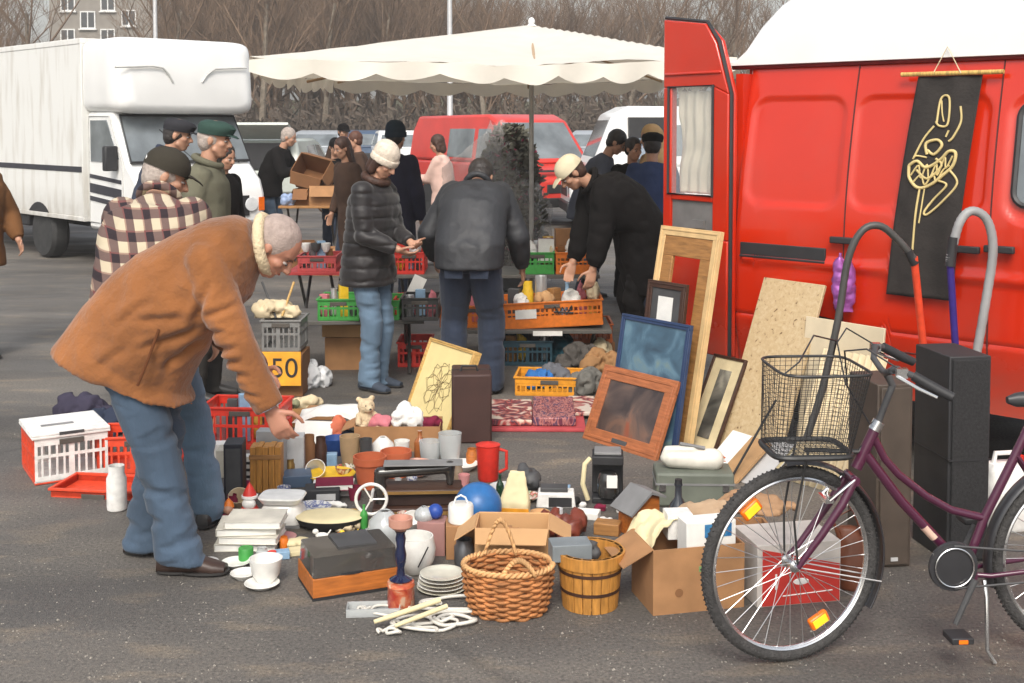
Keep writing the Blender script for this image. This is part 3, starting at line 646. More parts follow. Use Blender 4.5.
# ---------------------------------------------------------------- people
skin = mat('skin', S(208, 158, 130, .72), .5, ns=14, na=.08, sss=.08)
skinp = mat('ruddy_skin', S(208, 148, 122, .72), .5, ns=10, na=.1, sss=.08)
eyew = mat('eye_white', (.36, .33, .31), .6, na=.02); eyed = mat('eye_dark', (.03, .02, .015), .3); lipm = mat('lips', S(180, 100, 88), .5)
def denim(n, c): return mat(n, c, .9, ns=5, na=.3, bump=.25, bs=120, stretch=(1, 1, .45), sheen=.1)
jean = denim('blue_denim', S(84, 106, 130, .55)); jean_l = denim('light_denim', S(112, 138, 162, .65)); jean_d = denim('dark_denim', S(48, 60, 82, .6))
suede = mat('tan_suede', S(174, 110, 58, .58), .95, ns=3, na=.34, bump=.6, bs=45, sheen=.25)
shear = mat('cream_shearling', S(232, 212, 175, .8), .95, ns=40, na=.1, bump=.8, bs=90)
def clothm(n, c, r=.9, **k): return mat(n, c, r, ns=6, na=.2, bump=.2, bs=70, spec=.18, **k)
shoe_b = mat('brown_leather', S(62, 45, 38, .8), .45, ns=8, na=.2); shoe_k = mat('black_shoe', (.03, .028, .027), .5)
hair_g = mat('grey_hair', S(196, 182, 172, .7), .85, ns=40, na=.25, bump=.5, bs=80); hair_b = mat('brown_hair', S(72, 46, 34, .8), .6, ns=40, na=.3, bump=.5, bs=80)
hair_k = mat('dark_hair', (.025, .02, .018), .5, ns=40, na=.3, bump=.5, bs=80); hair_r = mat('chestnut_hair', S(95, 58, 42, .8), .6, ns=40, na=.3, bump=.5, bs=80)
# plaid shirt
plaid = mat('plaid_cloth', S(222, 208, 178, .8), .9, bump=.2, bs=80)
nt, N, L, b = nt_of(plaid); tc = N.new('ShaderNodeTexCoord'); sx = N.new('ShaderNodeSeparateXYZ'); L.new(tc.outputs['Object'], sx.inputs[0])
def mth(op, a, c=None):
    m = N.new('ShaderNodeMath'); m.operation = op
    for i, q in enumerate((a, c)):
        if q is None: continue
        if isinstance(q, (int, float)): m.inputs[i].default_value = q
        else: L.new(q, m.inputs[i])
    return m.outputs[0]
def band(coord, f, ph, wid): return mth('LESS_THAN', mth('FRACT', mth('ADD', mth('MULTIPLY', coord, f), ph)), wid)
hx = mth('SUBTRACT', sx.outputs[1], mth('MULTIPLY', sx.outputs[0], .5)); hz = mth('SUBTRACT', sx.outputs[2], mth('MULTIPLY', sx.outputs[0], .2))
d1 = mth('ADD', band(hx, 12.5, .1, .42), band(hz, 12.5, .3, .42)); d2 = mth('ADD', band(hx, 12.5, .68, .08), band(hz, 12.5, .88, .08))
f1 = mth('MULTIPLY', d1, .5)
r = N.new('ShaderNodeValToRGB'); r.color_ramp.interpolation = 'CONSTANT'
r.color_ramp.elements[0].color = (*S(214, 200, 172, .72), 1); r.color_ramp.elements[1].position = .3; r.color_ramp.elements[1].color = (*S(112, 90, 84, .8), 1)
e_ = r.color_ramp.elements.new(.8); e_.color = (*S(44, 32, 38, .8), 1); L.new(f1, r.inputs[0])
mx = N.new('ShaderNodeMix'); mx.data_type = 'RGBA'; L.new(mth('MULTIPLY', d2, .6), mx.inputs[0]); L.new(r.outputs[0], mx.inputs[6]); mx.inputs[7].default_value = (*S(120, 60, 60), 1); L.new(mx.outputs[2], b.inputs['Base Color'])

def vnorm(b):
    n = [V((0, 0, 0)) for _ in b.v]
    for f in b.f:
        q = (b.v[f[2]]-b.v[f[0]]).cross(b.v[f[-1]]-b.v[f[1]])
        for i in f: n[i] += q
    return [x.normalized() for x in n]
def ik(a, c, l1, l2, pole):
    d = c-a; D = min(d.length, (l1+l2)*.999); d = d.normalized(); c = a+d*D
    x = (l1*l1-l2*l2+D*D)/(2*D); h = math.sqrt(max(0, l1*l1-x*x))
    pl = pole-d*pole.dot(d); pl = pl.normalized() if pl.length > 1e-4 else d.orthogonal()
    return a+d*x+pl*h, c
def hand(b, W, d, n, side, curl=.6, k=1):
    """palm from wrist W along d; n = direction the palm faces; side=+1 thumb on cross(d,n)"""
    d = d.normalized(); n = (n-d*n.dot(d)).normalized(); s = d.cross(n)*side
    b.secs([(W-d*.01*k, s*.026*k, n*.019*k), (W+d*.03*k, s*.036*k, n*.016*k), (W+d*.075*k, s*.042*k, n*.015*k), (W+d*.092*k, s*.038*k, n*.011*k)], 14)
    for i, (o, l) in enumerate(((.031, .072), (.0105, .08), (-.0105, .075), (-.031, .06))):
        p = W+d*.088*k+s*o*k; q = d.copy(); c = curl*(.8+.12*i)
        for j, f in enumerate((.45, .32, .23)):
            q = (q*math.cos(c*.7)+(n*1.0)*math.sin(c*.7)).normalized() if j else (d*math.cos(c*.6)+n*math.sin(c*.6)).normalized()
            if j == 2: q = (q+n*.25*c).normalized()
            r2 = p+q*l*f*k; b.cap(p, r2, (.0098-.0012*j)*k, (.0088-.0012*j)*k, 9); p = r2
    p = W+d*.025*k+s*.03*k
    for (dd_, l, r0) in (((d*.55+s*.75+n*.25), .045, .0125), ((d*.85+s*.3+n*.4), .034, .0105), ((d*.9+n*.5), .025, .009)):
        q = p+dd_.normalized()*l*k; b.cap(p, q, r0*k, r0*.88*k, 9); p = q
def head(b, c, f, r, u, k=1):
    def X(a, bb, cc): return c+f*a*k+r*bb*k+u*cc*k
    b.ell(X(-.012, 0, .028), (.098*k, .078*k, .092*k), f, r, u, 20, 14)
    b.ell(X(.022, 0, -.03), (.07*k, .062*k, .085*k), f, r, u, 18, 12)
    b.ell(X(.058, 0, -.085), (.026*k, .03*k, .022*k), f, r, u)
    b.ell(X(.062, 0, .028), (.026*k, .052*k, .014*k), f, r, u)
    for s in (-1, 1):
        b.ell(X(.052, s*.04, -.022), (.03*k, .024*k, .022*k), f, r, u); b.ell(X(-.008, s*.079, -.008), (.019*k, .008*k, .031*k), f, r, u)
        b.cap(X(.02, s*.052, -.06), X(.05, s*.02, -.092), .018*k, .02*k)
    b.cap(X(.084, 0, .012), X(.106, 0, -.028), .009*k, .014*k, 10)
    for s in (-1, 1): b.ell(X(.094, s*.012, -.031), (.012*k, .008*k, .008*k), f, r, u)
    b.cap(X(.083, -.017, -.060), X(.083, .017, -.060), .0085*k, .0085*k, 8)
def person(name_label, u, v, hd, H=1.75, lean=.12, pel=(0, 0, .945), hl=None, hr=None, fl=(.02, .11), fr=(-.02, -.11), neckp=.15, hp=.3, hy=0, vox=.011, top='jacket', topm=None, hem=.12, bulk=1,
           legm=None, shoem=None, hair=None, hat=None, hatm=None, side=0, group=None, tilt=0, curl=.6, collar=None, sk=None, secs=None, pal=(None, None), loc=None, cat='person', wr=.006, flare=.012, sleeve_r=1, arm=1, legr=1, quilt=0, creases=None, wsx=(7, 7, 8), sleeve_cut=.03, yaws=(.15, -.15), sash=None):
    k = H/1.75; o = loc if loc is not None else G(u, v); T = thing('person', name_label, cat, o, hd, group)
    sk = sk or skin; F, Lf, U = V((1, 0, 0)), V((0, 1, 0)), V((0, 0, 1))
    pl = V(pel)*k
    def ax(t): return V((math.sin(t)*math.cos(side), math.sin(side)*1.0, math.cos(t)*math.cos(side))).normalized()
    a0, a1, a2 = ax(lean*.7), ax(lean*1.15), ax(lean*1.05+neckp)
    P1 = pl+a0*.25*k; P2 = P1+a1*.27*k
    tw = Matrix.Rotation(tilt, 3, 'Z')
    Ls = tw @ Lf; Fs = Ls.cross(a1).normalized()
    Hc = P2+a2*.205*k
    hu = V((math.sin(hp), 0, math.cos(hp))); hf = V((math.cos(hp), 0, -math.sin(hp)))
    Ry = Matrix.Rotation(hy, 3, 'Z'); hu = Ry @ hu; hf = Ry @ hf; hr_ = hf.cross(hu)
    sh = {}; el = {}; wrp = {}
    for s, tg in ((1, hl), (-1, hr)):
        S_ = P2-a1*.035*k+Ls*s*.175*k
        t_ = V(tg)*k if tg else S_+V((.06, s*.07, -.53))*k
        e, w_ = ik(S_, t_, .30*k*arm, .265*k*arm, V((-.8, s*.5, -.4)))
        sh[s], el[s], wrp[s] = S_, e, w_
    kn = {}; an = {}; hip = {}
    for s, ft in ((1, fl), (-1, fr)):
        h = pl+V((0, s*.085*k, -.02*k)); a_ = V((ft[0]*k, ft[1]*k, .085*k))
        e, w_ = ik(h, a_, .44*k, .42*k, V((1, s*.12, 0))); hip[s], kn[s], an[s] = h, e, w_
    # --- body
    b = B(); head(b, Hc, hf, hr_, hu, k)
    b.cap(P2-a1*.03*k, Hc-hu*.05*k-hf*.02*k, .058*k, .05*k)
    b.secs([(P2+a1*.02*k, Ls*.06*k, Fs*.055*k), (P2-a1*.04*k, Ls*.16*k, Fs*.08*k), (P1, Ls*.14*k, Fs*.1*k), (pl, Lf*.145*k, F*.1*k), (pl-U*.08*k, Lf*.14*k, F*.09*k)], 16)
    for s in (-1, 1):
        b.cap(sh[s], el[s], .047*k, .04*k); b.cap(el[s], wrp[s], .039*k, .027*k)
        d = (wrp[s]-el[s]).normalized(); n = pal[0 if s == 1 else 1] or V((.1, -s, -.1)); n = V(n)
        hand(b, wrp[s], d, n, -s, curl, k)
        b.cap(hip[s], kn[s], .078*k, .052*k); b.cap(kn[s], an[s], .05*k, .036*k); b.cap(an[s], an[s]+V((.07, 0, -.045))*k, .032*k, .02*k)
    m = remesh(b, vox*.75, 2)
    m.slot(1)
    for s in (-1, 1):
        c = Hc+hf*.077*k+hr_*s*.031*k-hu*.002*k; m.ell(c, (.0105*k, .0135*k, .0055*k), hf, hr_, hu, 10, 6)
    m.slot(2)
    for s in (-1, 1):
        c = Hc+hf*.087*k+hr_*s*.031*k-hu*.002*k; m.ell(c, (.004*k, .0062*k, .0065*k), hf, hr_, hu, 8, 6)
        m.tube([Hc+hf*.092*k+hr_*s*(.016+.011*i)*k+hu*(.019+.004*math.sin(i*1.5))*k-hf*.004*i*k for i in range(4)], .0035*k, 5)
    m.slot(3); m.tube([Hc+hf*(.0915-.02*abs(i/3)**2)*k+hr_*i*.0065*k-hu*.060*k for i in range(-3, 4)], .0045*k, 6)
    m.obj('body', [sk, eyew, eyed, lipm], T, smooth=1.2)
    # --- trousers
    q = B(); q.secs([(pl+U*.10*k, Lf*.155*k, F*.115*k), (pl, Lf*.172*k, F*.128*k), (pl-U*.07*k, Lf*.172*k, F*.125*k), (pl-U*.12*k, Lf*.15*k, F*.10*k)], 20)
    for s in (-1, 1):
        lr = k*legr; q.cap(hip[s]-U*.02*k, kn[s], .098*lr, .076*lr); q.cap(kn[s], an[s]+U*.0*k+V((-.005, 0, .02))*k, .075*lr, .068*lr)
        d = (an[s]-kn[s]).normalized(); q.secs([(an[s]-d*.12*k, Lf*.068*lr, F*.068*lr), (an[s]+V((.0, 0, -.02))*k, Lf*.07*lr, F*.08*lr), (an[s]+V((.018, 0, -.058))*k, Lf*.07*lr, F*.094*lr)], 16)
    tm = remesh(q, vox*1.1, 2, max(wr, .006)*1.3, (5, 5, 13)); tm.obj('trousers', legm or jean_d, T, smooth=1.2)
    # --- shoes
    for s, yw in ((1, yaws[0]), (-1, yaws[1])):
        q = B(); a_ = an[s]; q.M = Matrix.Translation((a_.x, a_.y, 0)) @ Matrix.Rotation(yw, 4, 'Z') @ Matrix.Scale(k, 4)
        q.secs([((-.085, 0, .035), (0, .03, 0), (0, 0, .033)), ((-.06, 0, .045), (0, .038, 0), (0, 0, .043)), ((.02, 0, .055), (0, .042, 0), (0, 0, .053)), ((.08, 0, .04), (0, .044, 0), (0, 0, .032)), ((.14, 0, .028), (0, .045, 0), (0, 0, .026)), ((.185, 0, .022), (0, .03, 0), (0, 0, .02))], 18)
        so_ = q.obj('shoe', shoem or shoe_k, T, smooth=1.0)
        q2 = B(); q2.M = q.M; q2.secs([((-.02, 0, .0095), (.075, 0, 0), (0, .041, 0)), ((-.02, 0, .018), (.075, 0, 0), (0, .041, 0))], 18); q2.secs([((.1, 0, .0095), (.1, 0, 0), (0, .05, 0)), ((.1, 0, .018), (.1, 0, 0), (0, .05, 0))], 18); q2.obj('sole', shoe_k, so_)
    # --- top
    q = B(); bk = bulk*k
    hd_ = (-(a0*.5+U*.5)).normalized()
    L_ = secs or [(P2+a1*.045*k, Ls*.075*k, Fs*.07*k), (P2+a1*.0*k, Ls*.135*k, Fs*.095*k), (P2-a1*.06*k, Ls*.195*bk, Fs*.125*bk), (P2-a1*.14*k+Fs*.005, Ls*.2*bk, Fs*.14*bk), (P1+Fs*.01, Ls*.19*bk, Fs*.15*bk), (pl+U*.06*k+F*.0, Lf*.188*bk, F*.148*bk),
                  (pl+hd_*hem*.5*k, Lf*(.19+flare*.5)*bk, F*(.155+flare*.5)*bk), (pl+hd_*hem*k, Lf*(.19+flare)*bk, F*(.155+flare)*bk)]
    q.secs(L_, 28)
    for s in (-1, 1):
        d = (wrp[s]-el[s]).normalized(); sr = sleeve_r*k
        q.cap(sh[s]-Ls*s*.02*k, el[s], .075*sr*bulk, .062*sr*bulk); q.cap(el[s], wrp[s]-d*(.06+sleeve_cut)*k, .062*sr*bulk, .05*sr*bulk)
        x = d.orthogonal().normalized(); q.secs([(wrp[s]-d*(.10+sleeve_cut)*k, x*.052*sr, d.cross(x)*.052*sr), (wrp[s]-d*sleeve_cut*.6*k, x*.047*sr, d.cross(x)*.047*sr)], 16)
    tm = remesh(q, vox*1.2, 3, wr*bulk, wsx)
    if creases:
        nm_ = vnorm(tm)
        for i, c in enumerate(tm.v):
            if c.y > .05: continue
            d_ = 0
            for x0, z0, x1, z1, A, wd_ in creases:
                a_ = V((x0, z0)); e_ = V((x1, z1))-a_; q_ = V((c.x, c.z))-a_; t_ = max(0, min(1, q_.dot(e_)/e_.length_squared)); r_ = (q_-e_*t_).length; t2 = 1-abs(2*t_-1)**3
                wob = 1+.5*noise.noise(c*14); d_ += -A*t2*math.exp(-(r_/(wd_*wob))**2)+A*.6*t2*math.exp(-((r_-wd_*2.4)/(wd_*1.2))**2)
            tm.v[i] = c+nm_[i]*d_
    if quilt:
        for i, c in enumerate(tm.v):
            e_ = abs(math.sin(math.pi*(c.z+.01*noise.noise(c*9))/quilt)); cx = (c-(P1 if c.z < P2.z else P2)); cx.z = 0
            if cx.length > 1e-3: tm.v[i] = c-cx.normalized()*.012*(1-e_)**3
    to = tm.obj('puffer_jacket' if top == 'puffer' else top, topm, T, smooth=1.2)
    if secs is None and vox < .0105 and top != 'puffer':      # back seam and hem band on near jackets
        pass
    if collar:
        cc = P2+a1*.06*k; q = B(); ps = [cc+Ls*math.cos(t)*.083*k+Fs*math.sin(t)*.085*k+a1*(.02*math.sin(t+math.pi)*k) for t in [2*math.pi*i/20 for i in range(20)]]
        q.tube(ps, .03*k if collar[1] else .022*k, 10, closed=True)
        q = remesh(q, .01, 2, .003, (20, 20, 20)) if vox < .01 else q
        q.obj('collar', collar[0], to, smooth=1.2)
    # --- hair
    def X(a, bb, cc): return Hc+hf*a*k+hr_*bb*k+hu*cc*k
    if hair:
        hm, kind = hair; q = B()
        if kind == 'bald':      # fringe round the sides and back
            q.secs([(X(-.02, 0, .045), hr_*.0795*k, hf*.088*k), (X(-.024, 0, .02), hr_*.083*k, hf*.087*k), (X(-.035, 0, -.02), hr_*.078*k, hf*.07*k), (X(-.045, 0, -.05), hr_*.062*k, hf*.05*k)], 20)
            q.ell(X(-.021, 0, .034), (.098*k, .0835*k, .0925*k), hf, hr_, hu, 24, 16)
        else:
            hz_ = .012 if hat else .037; q.ell(X(-.02, 0, hz_), ((.094 if hat else .1)*k, (.082 if hat else .087)*k, (.078 if hat else .098)*k), hf, hr_, hu, 20, 14); q.ell(X(-.045, 0, -.02), (.06*k, .078*k, .07*k), hf, hr_, hu)
            if kind == 'long':
                for s in (-1, 1): q.cap(X(-.03, s*.06, -.01), X(-.03, s*.07, -.17), .034*k, .025*k)
                q.cap(X(-.06, 0, 0), X(-.07, 0, -.2), .065*k, .05*k)
            if kind == 'bob':
                for s in (-1, 1): q.cap(X(-.02, s*.065, .01), X(-.02, s*.065, -.09), .032*k, .03*k)
                q.cap(X(-.055, 0, 0), X(-.055, 0, -.09), .06*k, .06*k)
        q = remesh(q, vox*.7, 2, .003, (30, 30, 14)); q.obj('hair', hm, T, smooth=1.2)
    if hat:
        q = B()
        if hat == 'beanie':
            rs = []
            for i in range(15):
                t = i/14; z = -.005+.138*t; rr_ = (1-max(0, (t-.25)/.75)**2.4)**.5; n_ = 44
                rs.append([X(-.012+.100*1.03*rr_*math.cos(j*2*math.pi/n_)*(1+.012*(j % 2))-.018*t, .088*1.03*rr_*math.sin(j*2*math.pi/n_)*(1+.012*(j % 2)), z+.02-.25*(.100*rr_*math.cos(j*2*math.pi/n_))*-1*(1-t)*.4) for j in range(n_)])
            q.rings(rs); ho = q.obj('knitted_hat', hatm, T, smooth=1.2)
            q = B(); q.secs([(X(-.01, 0, -.008), hr_*.094*k, hf*.106*k+hu*.012*k), (X(-.01, 0, .0), hr_*.098*k, hf*.110*k+hu*.012*k), (X(-.01, 0, .035), hr_*.098*k, hf*.110*k+hu*.012*k), (X(-.01, 0, .042), hr_*.093*k, hf*.105*k+hu*.012*k)], 44, 2); q.obj('brim', hatm, ho, smooth=1.2)
        if hat == 'cap':
            rs = []
            for i in range(12):
                t = i/11; rr_ = (1-t**2.6)**.5 if t < 1 else .02
                rs.append([X(-.010+.108*rr_*math.cos(j*math.pi/14), .092*rr_*math.sin(j*math.pi/14), .022+.112*t) for j in range(28)])
            q.rings(rs); ho = q.obj('cap', hatm, T, smooth=1.0)
            q = B(); q.secs([(X(.09, 0, .034), hr_*.062*k, hf*.001+hu*.01*k), (X(.115, 0, .035), hr_*.066*k, hu*.006*k), (X(.15, 0, .026), hr_*.052*k, hu*.004*k), (X(.168, 0, .018), hr_*.03*k, hu*.003*k)], 16); q.obj('visor', hatm, ho, smooth=1.0)
        if hat == 'flat':
            q.secs([(X(-.005, 0, .03), hr_*.094*k, hf*.108*k), (X(.0, 0, .055), hr_*.1*k, hf*.115*k), (X(.005, 0, .08), hr_*.104*k, hf*.12*k), (X(.0, 0, .1), hr_*.092*k, hf*.105*k), (X(-.01, 0, .118), hr_*.05*k, hf*.06*k)], 28, 2)
            ho = q.obj('flat_cap', hatm, T, smooth=1.0)
            q = B(); q.secs([(X(.08, 0, .042), hr_*.06*k, hu*.008*k), (X(.125, 0, .034), hr_*.055*k, hu*.005*k), (X(.145, 0, .026), hr_*.03*k, hu*.003*k)], 16); q.obj('visor', hatm, ho)
        if hat == 'hood':
            q.ell(X(-.03, 0, .02), (.115*k, .105*k, .125*k), hf, hr_, hu); q.cap(X(-.05, 0, -.08), P2-a1*.02, .09*k, .1*k)
            q = remesh(q, .014, 3, .006, (8, 8, 8)); q.obj('hood', hatm, T, smooth=1.2)
    T['_'] = 0; del T['_']
    return dict(T=T, P1=P1, P2=P2, Hc=Hc, hf=hf, hu=hu, hr=hr_, wr=wrp, el=el, sh=sh, pl=pl, top=to, X=X)

# 1 the man in the brown coat
cs_ = lambda x, z, dx, dz, w_: ((x, 0, z), (0, w_, 0), (dx, 0, dz))
m1 = person('bending man in a long tan suede coat with cream collar, reaching down to the goods', 178, 563, R(-4), 1.80, .97, pel=(-.19, .0, .945), fl=(-.17, .10), fr=(.05, -.11), neckp=.42, hp=.85, arm=1.1, hy=-.05, vox=.008, top='coat', topm=suede,
            hr=(.475, -.20, .615), hl=(.30, .14, .76), legr=1.12, hair=(mat('thin_grey_hair', S(196, 176, 166, .62), .8, ns=30, na=.16, bump=.4, bs=120), 'bald'), legm=jean, shoem=shoe_b, sk=skinp, curl=.9, collar=None, wr=.013, wsx=(6, 3.5, 6), creases=[(.19, 1.02, -.08, .93, .013, .013), (.17, .98, .0, .84, .012, .012), (.20, .93, .10, .80, .010, .012), (.12, 1.06, -.10, 1.05, .011, .014), (.0, 1.14, -.2, 1.0, .008, .016), (-.1, .95, -.24, .86, .008, .016),
            (.24, 1.22, .13, 1.0, .012, .014), (.34, 1.12, .20, 1.07, .011, .011), (.36, .96, .22, .93, .013, .011), (.37, .90, .24, .90, .013, .010), (.40, .84, .26, .86, .011, .010), (.44, .76, .32, .78, .010, .009), (.30, 1.02, .2, 1.0, .010, .01), (.05, .95, .02, .78, .008, .015), (-.32, .93, -.05, .78, .006, .02)], yaws=(.1, .02), sleeve_r=1.12, sleeve_cut=.015,
            secs=[cs_(.345, 1.345, -.03, .085, .08), cs_(.30, 1.33, -.05, .12, .16), cs_(.22, 1.27, -.085, .16, .215), cs_(.12, 1.20, -.11, .17, .225), cs_(.0, 1.11, -.15, .175, .225), cs_(-.09, 1.02, -.185, .165, .225),
                  cs_(-.15, .93, -.215, .145, .23), cs_(-.20, .85, -.24, .125, .235), cs_(-.215, .785, -.285, .118, .24)])
q = B(); ctr = V((.385, 0, 1.335)); n1 = V((.93, 0, .30)).normalized(); up_ = V((-.30, 0, .93)).normalized()
q.tube([ctr+V((0, 1, 0))*math.cos(t)*.098+up_*math.sin(t)*.108+n1*(.02*math.sin(t)) for t in [2*math.pi*i/24 for i in range(24)]], .023, 10, closed=True)
q = remesh(q, .006, 2, .003, (40, 40, 40)); q.obj('collar', shear, m1['top'], smooth=1.2)
W_ = m1['wr'][-1]; d_ = (W_-m1['el'][-1]).normalized(); x_ = d_.orthogonal().normalized()
q = B(); q.secs([(W_-d_*.035, x_*.052, d_.cross(x_)*.052), (W_-d_*.006, x_*.05, d_.cross(x_)*.05)], 20); q.obj('cuff', mat('pale_blue_cuff', S(190, 200, 222)), m1['top'])
q = B(); q.tube([(.02, -.228, 1.02), (-.02, -.245, .9), (-.06, -.255, .8)], .006, 6); q.obj('pocket_seam', mat('dark_suede', S(120, 68, 30, .6), .95), m1['top'])
# 2 plaid man
m2 = person('man in black and cream plaid jacket and dark cap, just behind the tan coat', 152, 528, R(90), 1.80, .5, pel=(-.08, 0, .93), hp=.4, hy=-1.25, vox=.009, topm=plaid, top='plaid_jacket', hem=.14, bulk=1.18, hair=(hair_g, 'short'), hat='cap', hatm=clothm('olive_black_cap', S(62, 58, 50)),
            legm=jean_l, shoem=shoe_k, fl=(.02, -.04), fr=(.05, -.24), neckp=.25, hr=(.3, -.22, .75), hl=(.3, .2, .8), collar=(plaid, 0), flare=.02, wr=.009)
q = B(); X_ = m2['X']; q.secs([(X_(-.115, 0, .045), m2['hr']*.03, m2['hu']*.014), (X_(-.108, 0, .045), m2['hr']*.03, m2['hu']*.014)], 12); q.obj('cap_badge', wframe, m2['T'])
# 3 olive jacket, green flat cap
person('man in olive green jacket and dark green flat cap behind the plaid jacket', 200, 300, R(-2), 1.82, .12, hp=.15, topm=clothm('olive_jacket', S(118, 116, 98, .75)), bulk=1.1, hair=(hair_g, 'short'), hat='flat', hatm=clothm('green_wool', S(62, 88, 80, .7)), legm=clothm('dark_trousers', S(60, 58, 56)), collar=(clothm('olive_jacket', S(118, 116, 98, .75)), 0), loc=V((P(197, 140, 7.9).x, 7.9, 0)))
# 4 navy jacket
navy = clothm('navy_cloth', S(58, 66, 86, .7))
person('man in navy jacket and black cap by the truck cab, behind the green flat cap', 160, 300, R(5), 1.86, .25, hp=.2, topm=clothm('slate_jacket', S(75, 80, 95, .7)), bulk=1.15, hair=(hair_k, 'short'), hat='flat', hatm=clothm('black_wool', (.03, .03, .035)), legm=jean_d, collar=(navy, 0), loc=V((P(150, 140, 9.4).x, 9.4, 0)), wr=.008)
# 5 face between green cap and the truck
person('dark-haired woman in black coat half hidden between green flat cap and truck bonnet', 216, 300, R(-30), 1.62, .1, hp=.3, topm=clothm('black_cloth', (.007, .006, .006)), hair=(hair_k, 'bob'), legm=jean_d, loc=V((P(218, 140, 10.6).x, 10.6, 0)))
blk = clothm('black_cloth', (.007, .006, .006)); brn = clothm('brown_wool', S(78, 60, 50, .8))
# 6 man holding box
m6 = person('grey-haired man in black jacket and jeans reaching for the cardboard boxes by the truck', 268, 250, R(-8), 1.80, .38, hp=.3, topm=blk, bulk=1.12, hair=(hair_g, 'short'), legm=jean, hr=(.52, -.15, 1.2), hl=(.52, .15, 1.2), loc=V((P(268, 140, 16.3).x, 16.3, 0)), vox=.014)
# 7 cluster
person('man in black cap with white patch, at the back of the group by the boxes', 341, 250, R(-60), 1.80, .05, hp=.1, topm=brn, hair=(hair_k, 'short'), hat='cap', hatm=blk, legm=jean_d, loc=V((P(342, 140, 19).x, 19, 0)), vox=.016)
person('woman with long brown hair and brown coat, left of the cream knitted hat', 353, 250, R(-140), 1.66, .15, hp=.3, topm=brn, hem=.5, hair=(hair_b, 'long'), legm=jean_d, loc=V((P(352, 140, 13.0).x, 13.0, 0)), vox=.013)
person('short person in black cap and dark coat, left of the long-haired woman', 338, 250, R(-70), 1.62, .1, hp=.3, topm=blk, hair=(hair_b, 'short'), hat='cap', hatm=blk, legm=jean_d, loc=V((P(334, 140, 15.5).x, 15.5, 0)), vox=.015)
person('dark-haired person in brown jacket looking left, right of the long-haired woman', 360, 250, R(-170), 1.70, .1, hp=.2, topm=brn, hair=(hair_r, 'short'), legm=jean_d, loc=V((P(362, 140, 16).x, 16, 0)), vox=.015)
# 8 cream beanie
puf = mat('black_puffer', S(40, 34, 36, .4), .55, ns=8, na=.25, bump=.3, bs=20, sheen=.2)
m8 = person('woman in cream knitted hat, black puffer jacket and light jeans looking at her hands', 372, 388, R(-28), 1.66, .12, pel=(-.02, 0, .955), fl=(.0, .08), fr=(.03, -.08), quilt=.085, hp=.62, vox=.009, top='puffer', topm=puf, hem=.19, bulk=1.12, hair=(hair_b, 'bob'), hat='beanie', hatm=mat('cream_knit', S(228, 214, 196), .95, ns=40, bump=.6, bs=60), legm=jean_l, shoem=clothm('grey_shoe', S(70, 78, 90)),
            hl=(.33, .02, 1.08), hr=(.30, -.10, 1.04), collar=(hair_b, 1), wr=.010, neckp=.3, curl=1.0, pal=(V((-.2, -.3, .8)), V((-.2, .3, .8))))
# 9 navy coat behind her
person('man in dark blue hat and navy coat, seen from behind past the cream knitted hat', 393, 330, R(70), 1.80, .05, hp=.1, topm=clothm('dark_navy', S(48, 48, 66, .7)), hem=.4, bulk=1.05, hair=(hair_k, 'short'), hat='beanie', hatm=clothm('teal_wool', S(52, 66, 80, .7)), legm=jean_d, loc=V((P(393, 140, 11.2).x, 11.2, 0)))
# 10 grey leather jacket, from behind
leath = mat('grey_leather', S(66, 68, 73, .45), .6, ns=5, na=.25, bump=.3, bs=25)
m10 = person('broad man in grey leather jacket and dark jeans, bending with his back turned', 472, 392, R(84), 1.82, .80, pel=(-.10, 0, .93), hp=.95, vox=.009, top='leather_jacket', topm=leath, hem=.10, bulk=1.2, hair=(hair_k, 'short'), legm=jean_d, hr=(.32, -.30, .78), hl=(.34, .30, .84), fl=(.0, .13), fr=(.0, -.13), neckp=.3, wr=.007, legr=1.2, flare=-.01, collar=(leath, 0), sleeve_r=1.05)
# 11 pink jacket
person('woman with brown bob and pale pink jacket in front of the faded red van', 445, 250, R(165), 1.66, .1, hp=.25, topm=clothm('pale_pink', S(232, 196, 182)), hair=(hair_b, 'bob'), legm=clothm('pale_trousers', S(190, 170, 150)), loc=V((P(444, 140, 15.5).x, 15.5, 0)), vox=.013, hl=(.42, -.05, 1.2), hr=(.38, .1, 1.15), bulk=1.05)
# 12 cream cap, long black coat
m12 = person('man in cream cap and long black coat leaning left over the orange trays', 644, 366, R(192), 1.82, .80, pel=(.02, 0, .94), hp=.8, vox=.010, top='coat', topm=blk, hem=.42, bulk=1.4, hair=(hair_b, 'short'), hat='cap', hatm=mat('cream_cap', S(232, 220, 188), .9), legm=blk, hl=(.46, .20, .66), hr=(.52, -.12, .70), neckp=.25, wr=.008, collar=(blk, 0))
# 13-16 men at the right
person('man in grey jacket bowing his dark head, between the white van and the cream cap', 598, 250, R(-12), 1.80, .42, hp=.6, topm=clothm('grey_jacket', S(98, 102, 115, .7)), bulk=1.1, hair=(hair_k, 'short'), legm=jean_d, loc=V((P(586, 140, 12.5).x, 12.5, 0)))
person('dark-haired man facing the camera over the shoulder of the long black coat', 630, 250, R(-80), 1.66, .12, hp=.2, topm=blk, hair=(hair_k, 'short'), legm=blk, loc=V((P(631, 140, 12.4).x, 12.4, 0)), hy=.4)
person('man in navy blue jacket and dark cap from behind, left of the open van door', 652, 250, R(80), 1.72, .08, hp=.1, topm=clothm('blue_jacket', S(62, 78, 118, .7)), hem=.16, bulk=1.1, hair=(hair_k, 'short'), hat='flat', hatm=blk, legm=jean_d, loc=V((P(652, 140, 10.9).x, 10.9, 0)))
tanj = clothm('tan_cloth', S(214, 178, 130))
